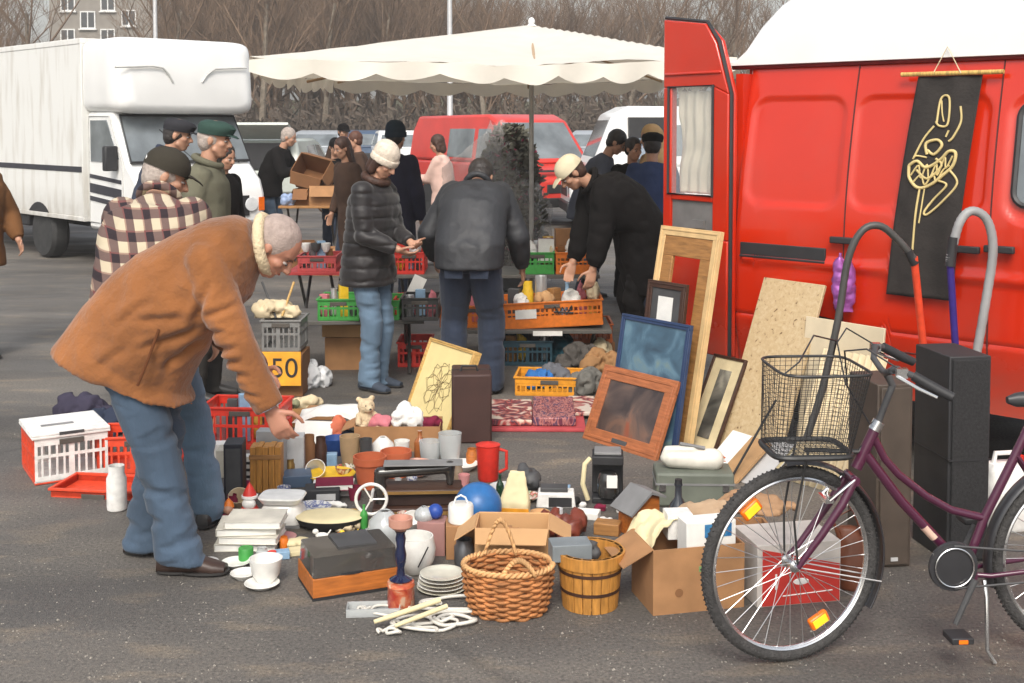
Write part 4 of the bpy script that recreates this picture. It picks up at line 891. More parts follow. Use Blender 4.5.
person('person in tan hooded jacket, mostly hidden by the open van door', 664, 250, R(-160), 1.78, .1, hp=.2, topm=tanj, hem=.3, bulk=1.1, hair=(hair_b, 'short'), hat='hood', hatm=tanj, legm=jean_d, loc=V((P(659, 140, 12.2).x, 12.2, 0)), vox=.013)
# 17 left edge
m17 = person('person in dark brown jacket at the far left, by the truck rear wheel', -8, 300, R(-50), 1.70, .1, hp=.3, topm=clothm('brown_jacket', S(120, 82, 50, .8)), hem=.2, bulk=1.35, hair=(hair_k, 'short'), legm=jean_d, loc=V((P(-33, 140, 9.3).x, 9.3, 0)), vox=.011, hl=(.2, .32, .95))

# jeans: back pockets and a belt line for the near pairs, tied to the trousers
for mm_, mt_ in ((m10, jean_d),):
    tr_ = [c for c in kids(mm_['T']) if c.name.startswith('trousers')][0]
    for s_y in (-1, 1):
        b = B(); b.M = Matrix.Translation(mm_['pl']+V((-.158, s_y*.085, -.09))) @ Matrix.Rotation(R(-4), 4, 'Y'); b.box(-.006, .006, -.062, .062, -.07, .06); b.obj('back_pocket', mt_, tr_, bev=.005)
# ---------------------------------------------------------------- kit for the goods
def plastic(n, c, r=.5): return mat(n, c, r, ns=28, na=.14, coat=.05)
redpl = plastic('red_plastic', S(226, 52, 38, .75)); orapl = plastic('orange_plastic', S(240, 128, 30, .75)); yelpl = plastic('yellow_orange_plastic', S(246, 165, 40, .75)); grnpl = plastic('green_plastic', S(70, 170, 75, .7))
whipl = plastic('white_plastic', (.76, .75, .72)); blupl = plastic('blue_plastic', S(50, 118, 180, .75)); gryp = plastic('grey_plastic', S(140, 140, 138, .7)); blkcr = plastic('black_crate_plastic', (.03, .03, .03)); tealpl = plastic('dark_teal_plastic', S(30, 70, 85, .7))
orered = plastic('orange_red_plastic', S(240, 80, 45, .78))
card = mat('cardboard', S(184, 136, 92, .72), .9, ns=9, na=.16, bump=.1, bs=20); cardd = mat('dark_cardboard', S(150, 104, 66, .7), .9, ns=4, na=.12); cardl = mat('pale_cardboard', S(214, 168, 118, .78), .9, ns=4, na=.1)
paper = mat('paper', (.74, .73, .69), .9, ns=20, na=.06); creamp = mat('cream_paper', S(236, 222, 178), .9, na=.08); china = mat('white_china', (.74, .73, .69), .2, ns=26, na=.08, coat=.4)
glas = mat('clear_vessel_glass', (.75, .78, .78), .08, na=.05, trans=.55, coat=.5); terra = mat('terracotta', S(208, 108, 68, .75), .85, ns=8, na=.15)
w_pale = wood('pale_pine', S(222, 180, 108, .75)); w_oak = wood('oak', S(190, 136, 78, .65)); w_dark = wood('dark_wood', S(82, 52, 38, .6)); w_or = wood('orange_wood', S(206, 120, 50, .7)); w_red = wood('reddish_wood', S(190, 114, 70, .7)); w_hon = wood('honey_wood', S(214, 150, 70, .7), st=(14, 14, 2))
black = mat('matt_black', (.02, .02, .022), .6, na=.3); dgrey = mat('dark_grey', (.06, .06, .062), .6, na=.2); mgrey = mat('mid_grey', (.2, .2, .2), .6, na=.15); lgrey = mat('light_grey', (.48, .48, .48), .5, na=.08)
denimb = clothm('blue_cloth', S(60, 120, 190)); burg = clothm('burgundy_cloth', S(130, 40, 66, .8)); pinkc = clothm('pink_cloth', S(216, 130, 140)); cream = clothm('cream_cloth', S(232, 214, 178)); yel = plastic('yellow', S(250, 205, 50))
bluec = plastic('ball_blue', S(45, 112, 178, .75), .4)
def rzof(p, q): return math.atan2(q.y-p.y, q.x-p.x)
def m1obj(b, name, m, label, cat, loc, rz=0, group=None, **k):
    o = b.obj(name, m, None, loc=loc, rz=rz, **k); return tag(o, label, cat, group)
def crate(label, loc, rz, w, d, h, m, group=None, slats=9, m2=None, name='plastic_crate', cat='crate', solid_low=0, rx=0):
    """slatted plastic crate, origin at middle of base"""
    t = thing(name, label, cat, loc, rz, group, rx=rx); b = B(); e = .006
    b.box(-w/2, w/2, -d/2, d/2, 0, .006)
    def wall(L, M):
        b.M = M; n = max(3, int(L/.035))
        b.box(-L/2, L/2, -e/2, e/2, .006, .03+solid_low); b.box(-L/2, L/2, -e/2, e/2, h-.05, h-.012); b.box(-L/2, L/2, -e/2, e/2, h*.52, h*.52+.016)
        for i in range(n+1):
            x = -L/2+L*i/n; ww = .005 if 0 < i < n and i != n//2 else .014
            b.box(max(-L/2, x-ww), min(L/2, x+ww), -e/2+.0006, e/2-.0006, .028, h-.04)
    I = Matrix.Identity(4); T_ = Matrix.Translation; Rz = lambda a: Matrix.Rotation(a, 4, 'Z')
    wall(w-.002, T_((0, -d/2, 0))); wall(w-.002, T_((0, d/2, 0))); k0 = len(b.f)
    b.slot(1); wall(d-.002, T_((-w/2, 0, 0)) @ Rz(math.pi/2)); wall(d-.002, T_((w/2, 0, 0)) @ Rz(math.pi/2)); b.M = I
    b.obj('body', [m, m2 or m], t, smooth=0)
    r = B(); o_ = .012; i_ = .006
    for x0, x1, y0, y1 in ((-w/2-o_, w/2+o_, -d/2-o_, -d/2+i_), (-w/2-o_, w/2+o_, d/2-i_, d/2+o_), (-w/2-o_, -w/2+i_, -d/2+i_, d/2-i_), (w/2-i_, w/2+o_, -d/2+i_, d/2-i_)): r.box(x0, x1, y0, y1, h-.012, h)
    r.obj('rim', m, t, bev=.002)
    for s in (-1, 1): g_ = B(); g_.box(-.06, .06, s*(d/2+.004), s*(d/2+.012), h-.05, h-.022); g_.obj('handle', mat('handle_shadow', (.08, .07, .06), .8), t, bev=.003)  # dark strip paints in the shade of the hand hole
    return t
def carton(label, loc, rz, w, d, h, m=None, fl=(.9, .9, 1.2, 1.2), fh=None, group=None, name='cardboard_box', cat='box', closed=False, label_m=None):
    m = m or card; t = thing(name, label, cat, loc, rz, group); b = B(); e = .005
    b.box(-w/2, w/2, -d/2, d/2, 0, e)
    b.box(-w/2, w/2, -d/2, -d/2+e, e, h); b.box(-w/2, w/2, d/2-e, d/2, e, h); b.box(-w/2, -w/2+e, -d/2+e, d/2-e, e, h); b.box(w/2-e, w/2, -d/2+e, d/2-e, e, h)
    if closed: b.box(-w/2+e, w/2-e, -d/2+e, d/2-e, h-e, h-.001)
    b.obj('body', m, t, smooth=0)
    if not closed and fl:
        fh = fh or d*.45
        for i, (M, L) in enumerate(((Matrix.Translation((0, -d/2, h)), w), (Matrix.Translation((0, d/2, h)) @ Matrix.Rotation(math.pi, 4, 'Z'), w), (Matrix.Translation((-w/2, 0, h)) @ Matrix.Rotation(-math.pi/2, 4, 'Z'), d), (Matrix.Translation((w/2, 0, h)) @ Matrix.Rotation(math.pi/2, 4, 'Z'), d))):
            if fl[i] is None: continue
            a = fl[i]; f = B(); f.M = M @ Matrix.Rotation(a, 4, 'X')
            f.prismz([(-L/2+.002, 0), (L/2-.002, 0), (L/2-.012, -fh) if 0 else (L/2-.002, .002), (L/2-.002, .002)][:2]+[(L/2-.01, -fh), (-L/2+.01, -fh)], .0, .004); f.obj('flap', m, t, smooth=0)
    return t
PROF = dict(
    vase=[(.3, 0), (.42, .02), (.5, .25), (.48, .45), (.3, .68), (.22, .8), (.34, 1), (.31, 1), (.19, .8), (.27, .66), (.44, .44), (.4, .1), (.01, .06)],
    cup=[(.3, 0), (.36, .02), (.46, .5), (.5, 1), (.46, 1), (.42, .5), (.3, .1), (.01, .08)],
    bowl=[(.22, 0), (.25, .06), (.42, .4), (.5, 1), (.47, 1), (.39, .45), (.2, .16), (.01, .14)],
    plate=[(.28, 0), (.3, .2), (.42, .5), (.5, 1), (.49, 1.05), (.4, .65), (.28, .35), (.01, .35)],
    jar=[(.4, 0), (.48, .03), (.5, .1), (.5, .72), (.4, .82), (.4, 1), (.37, 1), (.36, .8), (.46, .7), (.46, .08), (.01, .06)],
    can=[(.47, 0), (.5, .02), (.5, .97), (.48, 1), (.45, .96), (.01, .96)],
    pot=[(.34, 0), (.36, .01), (.45, .78), (.5, .78), (.5, 1), (.46, 1), (.44, .8), (.33, .08), (.01, .06)],
    bottle=[(.46, 0), (.5, .03), (.5, .55), (.42, .66), (.18, .78), (.16, .96), (.2, .97), (.2, 1), (.01, 1)],
    round=[(.2, 0), (.3, .02), (.48, .25), (.5, .5), (.44, .75), (.22, .95), (.15, 1), (.12, .98), (.2, .9), (.4, .7), (.45, .5), (.01, .06)])
def pt_(kind, label, cat, u, v, wpx, hpx, m, z=0, name=None, group=None, Y=None, n=28, rx=0):
    p = P(u, v, Y) if Y else G(u, v, z); s = F_PX/p.y; b = B(); w, h = wpx/s, hpx/s
    b.lathe([(r*w, q*h) for r, q in PROF[kind]], n); o = m1obj(b, name or cat.replace(' ', '_'), m, label, cat, p, group=group, smooth=.7)
    if rx: o.rotation_euler.x = rx
    return o
def blk_(label, cat, u, v, wpx, hpx, dm, m, rz=0, z=0, name=None, Y=None, bev=.003, rx=0, group=None):
    p = P(u, v, Y) if Y else G(u, v, z); s = F_PX/p.y; w, h = wpx/s, hpx/s
    b = B(); b.box(-w/2, w/2, 0, dm, 0, h); o = m1obj(b, name or cat.replace(' ', '_'), m, label, cat, p, R(rz), group, bev=bev)
    if rx: o.rotation_euler.x = rx
    return o
def book(label, p, w, d, h, cm, rz=0, rx=0, ry=0, cat='book', group=None):
    t = thing('book', label, cat, p, rz, group, rx=rx, ry=ry); b = B()
    b.box(0, w, 0, d, 0, .003); b.box(0, w, 0, d, h-.003, h); b.box(-.003, 0, 0, d, 0, h); b.obj('cover', cm, t, bev=.001)
    B().box(.001, w-.005, .004, d-.004, .003, h-.003).obj('pages', paper, t, smooth=0); return t
def heap(label, cat, name, p, rx_, ry_, rz_, m, seed=0, amp=.35, fr=3.5, vox=.012, group=None, n=9):
    rg = random.Random(seed); b = B()
    for i in range(n):
        a = rg.uniform(0, 6.28); r = rg.uniform(0, .6)
        b.ell((rx_*r*math.cos(a), ry_*r*math.sin(a), rz_*rg.uniform(.2, .5)), (rx_*rg.uniform(.3, .5), ry_*rg.uniform(.3, .5), rz_*rg.uniform(.3, .5)))
    q = remesh(b, vox, 2, min(rx_, rz_)*amp*.3, (fr/rx_*.6,)*3)
    for i, c in enumerate(q.v):
        if c.z < 0: q.v[i] = V((c.x, c.y, c.z*.02+.001))
    return m1obj(q, name, m, label, cat, p, group=group, smooth=1.3)
def panel3(name, label, cat, bl, br, tl, dY=None, z=0, group=None):
    """a flat thing whose lower edge stands at two pixels and whose top left corner leans back dY metres"""
    a = G(*bl, z); c = G(*br, z); X = c-a; C_ = V((0, 0, CAMH))
    if dY is None:
        r_ = ray(*tl); top = C_+r_*((a-C_).dot(X)/r_.dot(X))
    else: top = P(tl[0], tl[1], a.y+dY)
    print('PANEL', label[:30], 'lean', round(top.y-a.y, 2), 'h', round((top-a).length, 2), 'w', round(X.length, 2))
    X = (c-a); w = X.length; X.normalize(); Z = top-a; h = Z.length; Z = (Z-X*Z.dot(X)).normalized(); Yv = Z.cross(X)
    t = thing(name, label, cat, a, 0, group); M = Matrix((X, Yv, Z)).transposed().to_4x4(); t.rotation_euler = M.to_euler(); return t, w, h
def framed(t, w, h, bw, fm, pm, th=.025, mat_w=0, matm=None, inner=None):
    for n_, (x0, x1, z0, z1) in (('f', (0, w, 0, bw)), ('f', (0, w, h-bw, h)), ('f', (0, bw, bw, h-bw)), ('f', (w-bw, w, bw, h-bw))): pass
    b = B()
    for x0, x1, z0, z1 in ((0, w, 0, bw), (0, w, h-bw, h), (0, bw, bw, h-bw), (w-bw, w, bw, h-bw)): b.box(x0, x1, 0, th, z0, z1)
    k = bw*.25
    for x0, x1, z0, z1 in ((k, w-k, k, k*1.8), (k, w-k, h-k*1.8, h-k), (k, k*1.8, k*1.8, h-k*1.8), (w-k*1.8, w-k, k*1.8, h-k*1.8)): b.box(x0, x1, -.004, 0, z0, z1)
    b.obj('frame', fm, t, bev=.003)
    if pm:
        if mat_w:
            B().box(bw-.002, w-bw+.002, .010, .014, bw-.002, h-bw+.002).obj('mount', matm, t, smooth=0)
            B().box(bw+mat_w, w-bw-mat_w, .006, .009, bw+mat_w, h-bw-mat_w).obj('picture', pm, t, smooth=0)
        else: B().box(bw-.002, w-bw+.002, .008, .014, bw-.002, h-bw+.002).obj('picture', pm, t, smooth=0)
def pic(name, stops, sc_=3, det=8, st=(1, 1, 1), rough=.35):
    m = mat(name, stops[0][1], rough, coat=.3); nt, N, L, b = nt_of(m); tc = N.new('ShaderNodeTexCoord'); mp = N.new('ShaderNodeMapping'); mp.inputs['Scale'].default_value = st; L.new(tc.outputs['Object'], mp.inputs[0])
    n = N.new('ShaderNodeTexNoise'); n.inputs['Scale'].default_value = sc_; n.inputs['Detail'].default_value = det; n.inputs['Distortion'].default_value = .8; L.new(mp.outputs[0], n.inputs[0])
    r = N.new('ShaderNodeValToRGB')
    while len(r.color_ramp.elements) < len(stops): r.color_ramp.elements.new(.5)
    for e, (p, c) in zip(r.color_ramp.elements, stops): e.position = p; e.color = (*c, 1)
    L.new(n.outputs[0], r.inputs[0]); L.new(r.outputs[0], b.inputs['Base Color']); return m
def table(label, p0, p1, d, zt, topm, group='folding stall tables', th=.03):
    """trestle table whose front edge runs p0..p1 at height zt"""
    X = p1-p0; w = X.length; t = thing('folding_table', label, 'table', (p0.x, p0.y, 0), math.atan2(X.y, X.x), group)
    B().box(0, w, 0, d, zt-th, zt).obj('tabletop', topm, t, bev=.004)
    for x in (.12, w-.12):
        for a, c in ((.04, d-.04), (d-.04, .04)): B().tube([(x+(.012 if a < c else -.012), a, 0), (x+(.012 if a < c else -.012), c, zt-th-.002)], .014, 8).obj('leg', mat('table_leg_metal', (.09, .085, .08), .4, .6), t)
    return t
# ---------------------------------------------------------------- bicycle (the photograph's right foreground)
o = G(790, 660); c2 = G(1086, 652); BA = (c2-o); BK = Pl(o, BA)
bike = thing('bicycle', 'plum-coloured step-through bicycle with wire front basket, parked in the right foreground', 'bicycle', o, math.atan2(BA.y, BA.x))
plum = mat('plum_paint', S(88, 30, 62, .7), .3, ns=3, na=.1, coat=.6); spokem = mat('spoke_steel', (.55, .55, .55), .3, .9); tyrem = mat('tyre', (.045, .043, .042), .8, ns=60, na=.3, bump=.8, bs=150); fendm = mat('fender_black', (.03, .03, .033), .3, coat=.3)
refl = mat('flash_lit_reflector', (1, .72, .03), .3); reflo = mat('amber_reflector_edge', S(250, 120, 20, .9), .3)  # lens yellow brightened to paint in the returned flash
def bp(u, v, y=0): x, z = BK(u, v); return V((x, y, z))
rh = bp(1086, 557); RC = .318
def bwheel(cx, turn, fender=True):
    M = Matrix.Translation((cx, 0, .335)) @ Matrix.Rotation(turn, 4, 'Z')
    b = B(); b.M = M; b.tube(circ((0, 0, 0), RC-.003, 72), .0195, 12, closed=True)
    for i in range(120):
        a = i*2*math.pi/120; 
        for s in (-1, 1): b.tube([V(((RC+.012)*math.cos(a), s*.004, (RC+.012)*math.sin(a))), V(((RC+.0155)*math.cos(a+.02), s*.0115, (RC+.0155)*math.sin(a+.02)))], .003, 4)
    w = b.obj('wheel', tyrem, bike, smooth=1)
    b = B(); b.M = M; b.tube(circ((0, 0, 0), RC-.026, 72), .0085, 8, closed=True); b.tube(circ((0, -.007, 0), RC-.024, 72), .006, 6, closed=True); b.tube(circ((0, .007, 0), RC-.024, 72), .006, 6, closed=True); b.obj('rim', chrome, w, smooth=1)
    b = B(); b.M = M
    for i in range(36):
        a = i*2*math.pi/36; s = 1 if i % 2 else -1; a2 = a+s*(.75 if (i//2) % 2 else -.75)
        b.tube([(.018*math.cos(a2), s*.028, .018*math.sin(a2)), ((RC-.03)*math.cos(a), 0, (RC-.03)*math.sin(a))], .0014, 4)
    b.obj('spokes', spokem, w)
    b = B(); b.M = M @ Matrix.Rotation(R(90), 4, 'X'); b.lathe([(.005, -.05), (.008, -.05), (.012, -.035), (.022, -.03), (.022, -.026), (.013, -.022), (.013, .022), (.022, .026), (.022, .03), (.012, .035), (.008, .05), (.005, .05)], 20); b.obj('hub', chrome, w)
    return w, M
tn = R(14)
fw, FM = bwheel(0, tn)
rw, RM = bwheel(rh.x, 0)
for (u, v) in ((748, 506), (821, 623)):
    x, z = BK(u, v); x /= math.cos(tn); z -= .335; a = math.atan2(z, x); r = math.hypot(x, z)
    b = B(); b.M = FM @ Matrix.Rotation(-a, 4, 'Y'); b.box(r-.022, r+.022, -.012, .012, -.038, .038); ro = b.obj('reflector', reflo, fw, bev=.008)
    b = B(); b.M = FM @ Matrix.Rotation(-a, 4, 'Y'); b.box(r-.015, r+.015, -.0145, -.0125, -.028, .028); b.obj('lens', refl, ro, bev=.004)
def fender(M, a0, a1, n=34):
    b = B(); b.M = M; rs = []
    for i in range(n):
        a = a0+(a1-a0)*i/(n-1); ring = []
        for j in range(9):
            t = math.pi*(j/8)-0; y = .029*math.cos(t); rr_ = RC+.028+.014*math.sin(t); ring.append((rr_*math.cos(a), y, rr_*math.sin(a)))
        for j in range(8, -1, -1):
            t = math.pi*(j/8); y = .027*math.cos(t); rr_ = RC+.026+.014*math.sin(t); ring.append((rr_*math.cos(a), y, rr_*math.sin(a)))
        rs.append(ring)
    b.rings(rs); return b
ff = fender(FM, R(96), R(-32)).obj('fender', fendm, bike, smooth=.9); fender(RM, R(195), R(20)).obj('fender', fendm, bike, smooth=.9)
for s in (-1, 1):
    b = B(); b.M = FM; b.tube([(0, s*.04, 0), ((RC+.03)*math.cos(R(-15)), s*.03, (RC+.03)*math.sin(R(-15)))], .0025, 5); b.obj('fender_stay', lgrey, ff)
# fork
for s in (-1, 1):
    b = B(); b.tube([FM @ V((0, s*.045, 0)), V((.035, s*.048, .375)), V((.09, s*.048, .45)), bp(838, 500, s*.045), bp(853, 474, s*.03)], [.009, .011, .013, .015, .015], 12); b.obj('fork_blade', plum, bike)
b = B(); b.tube([bp(851, 478, 0)+V((0, -.045, 0)), bp(851, 478, 0)+V((0, .045, 0))], .017, 12); b.obj('fork_crown', plum, bike)
fr_ = B(); fr_.tube([bp(856, 468), bp(876, 427)], .019, 16); ht = fr_.obj('head_tube', plum, bike)
b = B(); b.tube([bp(864, 452), bp(901, 501), bp(931, 533), bp(966, 571)], .0165, 14)
b.tube([bp(873, 436), bp(884, 458), bp(898, 474), bp(926, 496), bp(951, 510), bp(984, 518)], .0135, 14)
b.tube([bp(964, 572), bp(984, 518), bp(1012, 462), bp(1028, 428)], .0155, 14)
for s in (-1, 1):
    b.tube([bp(966, 572, s*.02), bp(985, 571, s*.045), V((rh.x, s*.06, .335))], .0085, 10); b.tube([bp(1016, 455, s*.012), V((rh.x, s*.06, .335))], .007, 10)
fm_ = b.obj('frame', plum, bike, smooth=1)
b = B(); b.cyl(bp(966, 572)+V((0, -.04, 0)), bp(966, 572)+V((0, .04, 0)), .024, 20); b.obj('bottom_bracket', plum, fm_)
mk_ = mat('frame_marking', S(226, 190, 170), .5)
b = B()
for t in (.35, .62): p_, q_ = bp(901, 501), bp(966, 571); a_ = p_.lerp(q_, t); b.tube([a_, a_+(q_-p_).normalized()*.055], .0168, 14)
b.obj('frame_band', mk_, fm_)
b = B(); b.cyl(bp(874, 430), bp(879, 421), .021, 16); b.obj('headset', chrome, bike)
st_ = B(); st_.tube([bp(877, 425), bp(886, 402), bp(893, 384)], .0115, 12); st_.tube([bp(893, 386), bp(886, 372)], [.012, .014], 12); sto = st_.obj('stem', dgrey, bike)
hb = B(); c0 = bp(886, 371); Mh = Matrix.Translation(c0) @ Matrix.Rotation(R(-10), 4, 'Z')
hb.M = Mh; path = [(.10, .27, .00), (.04, .25, .035), (-.0, .20, .045), (-.02, .12, .02), (-.01, .04, 0), (-.01, -.04, 0), (-.02, -.12, .02), (0, -.20, .045), (.04, -.25, .035), (.10, -.27, .0)]
hb.tube(path, .011, 10); hbo = hb.obj('handlebar', dgrey, bike, smooth=1)
for s in (-1, 1):
    g = B(); g.M = Mh; g.tube([(.035, s*.25, .037), (.11, s*.272, -.003), (.15, s*.285, -.022)], [.0165, .017, .0155], 12); g.obj('grip', black, bike)
    g = B(); g.M = Mh; g.tube([(.0, s*.225, .045), (-.01, s*.235, .03), (.05, s*.275, .0), (.10, s*.30, -.02)], [.008, .007, .006, .005], 8); g.cb((.005, s*.225, .04), (.035, .03, .03)); g.obj('brake_lever', chrome, bike)
b = B(); b.M = Mh; b.lathe([(.001, .05), (.012, .049), (.024, .04), (.027, .028), (.001, .028)], 18, c=(-.0, -.16, 0)); b.obj('bell', fendm, bike)
cab = B(); cab.M = Mh
for s in (-1, 1): cab.tube([(.0, s*.22, .05), (-.10, s*.2, .11), (-.15, s*.08, .08), (-.13, s*.02, -.05), (-.04, 0, -.2)], .003, 6)
cab.obj('brake_cables', black, bike, smooth=1)
# basket, wire mesh
wm = mat('basket_wire', (.045, .045, .045), .45, .5)
bx0, bz0 = BK(764, 430); bx1, bz1 = BK(842, 446); bt0, bz2 = BK(777, 352); zb_ = .735; zt_ = 1.01
x0b, x1b, x0t, x1t, yb_, yt_ = bx0+.01, bx1+.005, bt0-.02, bx1+.055, .12, .17
bs = B()
def bpnt(a, c):     # a round the perimeter 0..4, c height 0..1
    k = int(a) % 4; f = a-int(a); cs2 = [(0, -1), (1, -1), (1, 1), (0, 1)]; p, q = cs2[k], cs2[(k+1) % 4]
    fx = p[0]+(q[0]-p[0])*f; fy = p[1]+(q[1]-p[1])*f
    x0 = x0b+(x0t-x0b)*c; x1 = x1b+(x1t-x1b)*c; yy = yb_+(yt_-yb_)*c
    dx = fx*2-1; rn = (abs(dx)**6+abs(fy)**6)**(1/6); 
    return V(((x0+x1)/2+(x1-x0)/2*dx/rn, yy*fy/rn, zb_+(zt_-zb_)*c))
for i in range(60): bs.tube([bpnt(i*4/60, 0), bpnt(i*4/60, 1)], .0011, 4)
for j in range(1, 18): bs.tube([bpnt(i*4/40, j/18) for i in range(40)], .0009, 4, closed=True)
for i in range(1, 14):
    f = i/14; bs.tube([(x0b+(x1b-x0b)*f, -yb_*.95, zb_), (x0b+(x1b-x0b)*f, yb_*.95, zb_)], .0013, 4)
    bs.tube([(x0b, yb_*(2*f-1), zb_), (x1b, yb_*(2*f-1), zb_)], .0013, 4)
bs.obj('basket', wm, bike)
bk_ = [c for c in kids(bike) if c.name.startswith('basket')][0]
r_ = B(); r_.tube([bpnt(i*4/40, 1) for i in range(40)], .005, 8, closed=True); r_.obj('basket_rim', wm, bk_)
r_ = B(); r_.tube([bpnt(i*4/40, 0)-V((0, 0, .006)) for i in range(40)], .010, 8, closed=True); r_.tube([((x0b+x1b)/2, 0, zb_-.01), (x1b+.05, 0, zb_-.02), bp(868, 440)], .008, 8); r_.obj('basket_base', wm, bk_)
r_ = B(); r_.tube([bpnt(2.1, 1), bpnt(2.1, 1)+V((0, -.03, .06)), V(((x0t+x1t)/2, .02, zt_+.10)), bpnt(3.9, 1)+V((.05, .0, .04)), bpnt(3.9, 1)], .003, 6); r_.obj('basket_handle', wm, bk_)
b = B(); b.tube([FM @ V((0, -.045, 0)), V((-.01, -.06, .5)), V((x0b+.12, -.07, zb_))], .004, 6); b.obj('basket_strut', wm, bk_)
b = B(); b.tube([FM @ V((0, .045, 0)), V((-.01, .06, .5)), V((x0b+.12, .07, zb_))], .004, 6); b.obj('basket_strut', wm, bk_)
b = B(); b.tube([bp(851, 476, -.04), bp(838, 486, -.045), bp(826, 497, -.04)], .006, 8); b.tube([bp(851, 476, .04), bp(838, 486, .045), bp(826, 497, .04)], .006, 8); b.cb(bp(826, 498, 0), (.03, .08, .014)); b.obj('brake_caliper', chrome, bike)
# drivetrain
b = B(); cc = bp(948, 562); b.M = Matrix.Translation(cc+V((0, -.045, 0))) @ Matrix.Rotation(R(90), 4, 'X'); b.lathe([(.001, .004), (.06, .004), (.083, .002), (.086, -.006), (.083, -.012), (.001, -.012)], 36)
cg = b.obj('chain_guard', fendm, bike)
b = B(); b.M = Matrix.Translation(cc+V((0, -.055, 0))); b.tube(circ((0, 0, 0), .066, 40), .003, 6, closed=True); b.obj('guard_ring', chrome, cg)
b = B(); b.tube([bp(966, 572)+V((0, -.07, 0)), bp(946, 615)+V((0, -.075, 0))], [.012, .009], 10); b.obj('crank', dgrey, bike)
b = B(); p_ = bp(943, 622); b.cb(p_+V((0, -.12, 0)), (.075, .08, .022)); po = b.obj('pedal', black, bike, bev=.004)
b = B(); b.cb(p_+V((-.0, -.162, 0)), (.03, .004, .012)); b.obj('pedal_reflector', reflo, po)
b = B(); b.tube([bp(966, 572)+V((0, .07, 0)), bp(984, 532)+V((0, .075, 0))], [.012, .009], 10); b.obj('crank', dgrey, bike)
b = B(); b.cb(bp(986, 530)+V((0, .12, 0)), (.075, .08, .022)); b.obj('pedal', black, bike, bev=.004)
b = B(); b.tube([bp(948, 583, -.05), bp(1060, 573, -.05)], .004, 5); b.tube([bp(948, 541, -.05), bp(1060, 549, -.05)], .004, 5); b.obj('chain', dgrey, bike)
b = B(); k0 = bp(980, 577, -.03); k1 = BK(987, 655); b.tube([k0, k0+V((.0, -.02, -.05)), V((k1[0]-.035, -.075, .05)), V((k1[0]-.01, -.08, .008))], [.009, .008, .007, .008], 10); b.obj('kickstand', chrome, bike)
# saddle
b = B(); sx_, sz_ = BK(1010, 400)
b.secs([((sx_-.01, 0, sz_), (0, .012, 0), (0, 0, .012)), ((sx_+.02, 0, sz_), (0, .02, 0), (0, 0, .024)), ((sx_+.1, 0, sz_+.005), (0, .035, 0), (0, 0, .03)), ((sx_+.18, 0, sz_+.01), (0, .085, 0), (0, 0, .032)), ((sx_+.24, 0, sz_+.015), (0, .09, 0), (0, 0, .03)), ((sx_+.27, 0, sz_+.02), (0, .06, 0), (0, 0, .02))], 20); b.obj('saddle', mat('saddle_vinyl', (.03, .03, .032), .45), bike, smooth=1)
b = B(); b.tube([bp(1026, 432), V((sx_+.13, 0, sz_-.02))], .0125, 12); b.obj('seat_post', chrome, bike)
b = B(); rp = V((rh.x, 0, .72)); b.box(rh.x-.15, rh.x+.2, -.06, .06, .735, .745); 
for s in (-1, 1): b.tube([(rh.x, s*.07, .335), (rh.x+.05, s*.06, .74)], .005, 6)
b.obj('rear_carrier', wm, bike)
# ================================================================ stall tables and crates behind
tb_top = mat('table_board', (.10, .095, .085), .6)
lt = 'low folding table with black trestle legs under the green crates, left of the cream-hatted woman\'s jeans'
Y1 = 8.55
pA, pB = P(300, 322, Y1), P(425, 324, Y1+.1); zA = pA.z
pB.z = pA.z
table('low dark folding table carrying the green and black crates', P(262, 322, Y1), P(424, 322, Y1+.1), .62, zA, tb_top)
def on(u, v, Y, dz=0): p = P(u, v, Y); return p
def crp(label, u0, u1, vb, vt, Y, d, m, group, rz=0, z=None, **k):
    a, c = P(u0, vb, Y), P(u1, vb, Y); w = c.x-a.x; h = P(u0, vt, Y).z-a.z
    zz = a.z if z is None else z
    return crate(label, V(((a.x+c.x)/2, Y+d/2, zz)), R(rz), w, d, h, m, group, **k)
GC = 'plastic crates of goods on the stall'
crp('bright green crate on the low dark table left of the light jeans', 318, 359, 320, 298, Y1+.05, .36, grnpl, GC, z=zA)
crp('bright green crate on the low dark table right behind the light jeans', 366, 399, 320, 300, Y1+.08, .36, grnpl, GC, z=zA)
crp('black crate with red goods between the light jeans and the dark jeans', 402, 438, 321, 298, Y1+.05, .32, blkcr, GC, z=zA)
carton('brown cardboard box under the table of green crates', V((P(352, 140, 8.9).x, 9.0, 0)), R(2), .42, .3, .24, card, closed=True)
carton('white-lidded cardboard box on the brown box under the green crates', V((P(350, 140, 8.95).x, 9.0, .243)), R(-3), .40, .28, .09, cardl, closed=True)
# left end: grey crate, price card, bag
crp('grey mesh crate beneath the table edge, standing on the yellow price card board', 262, 300, 352, 320, 8.0, .3, gryp, GC)
for c in [COL.objects[-1]]: pass
sgp = P(256, 385, 7.96); sg = thing('price_sign', 'yellow-orange handwritten price card reading 250, beside the tan coat sleeve', 'sign', (sgp.x, 7.9, P(256, 386, 7.9).z)); sw = (P(301, 385, 7.9).x-P(254, 385, 7.9).x); shh = P(256, 352, 7.9).z-P(256, 386, 7.9).z
B().box(0, sw, 0, .012, 0, shh).obj('card', mat('yellow_card', S(250, 178, 50, .8), .7), sg, bev=.002)
text('250', shh*.82, black, sg, (sw*.5, -.002, shh*.5), (R(90), 0, 0))
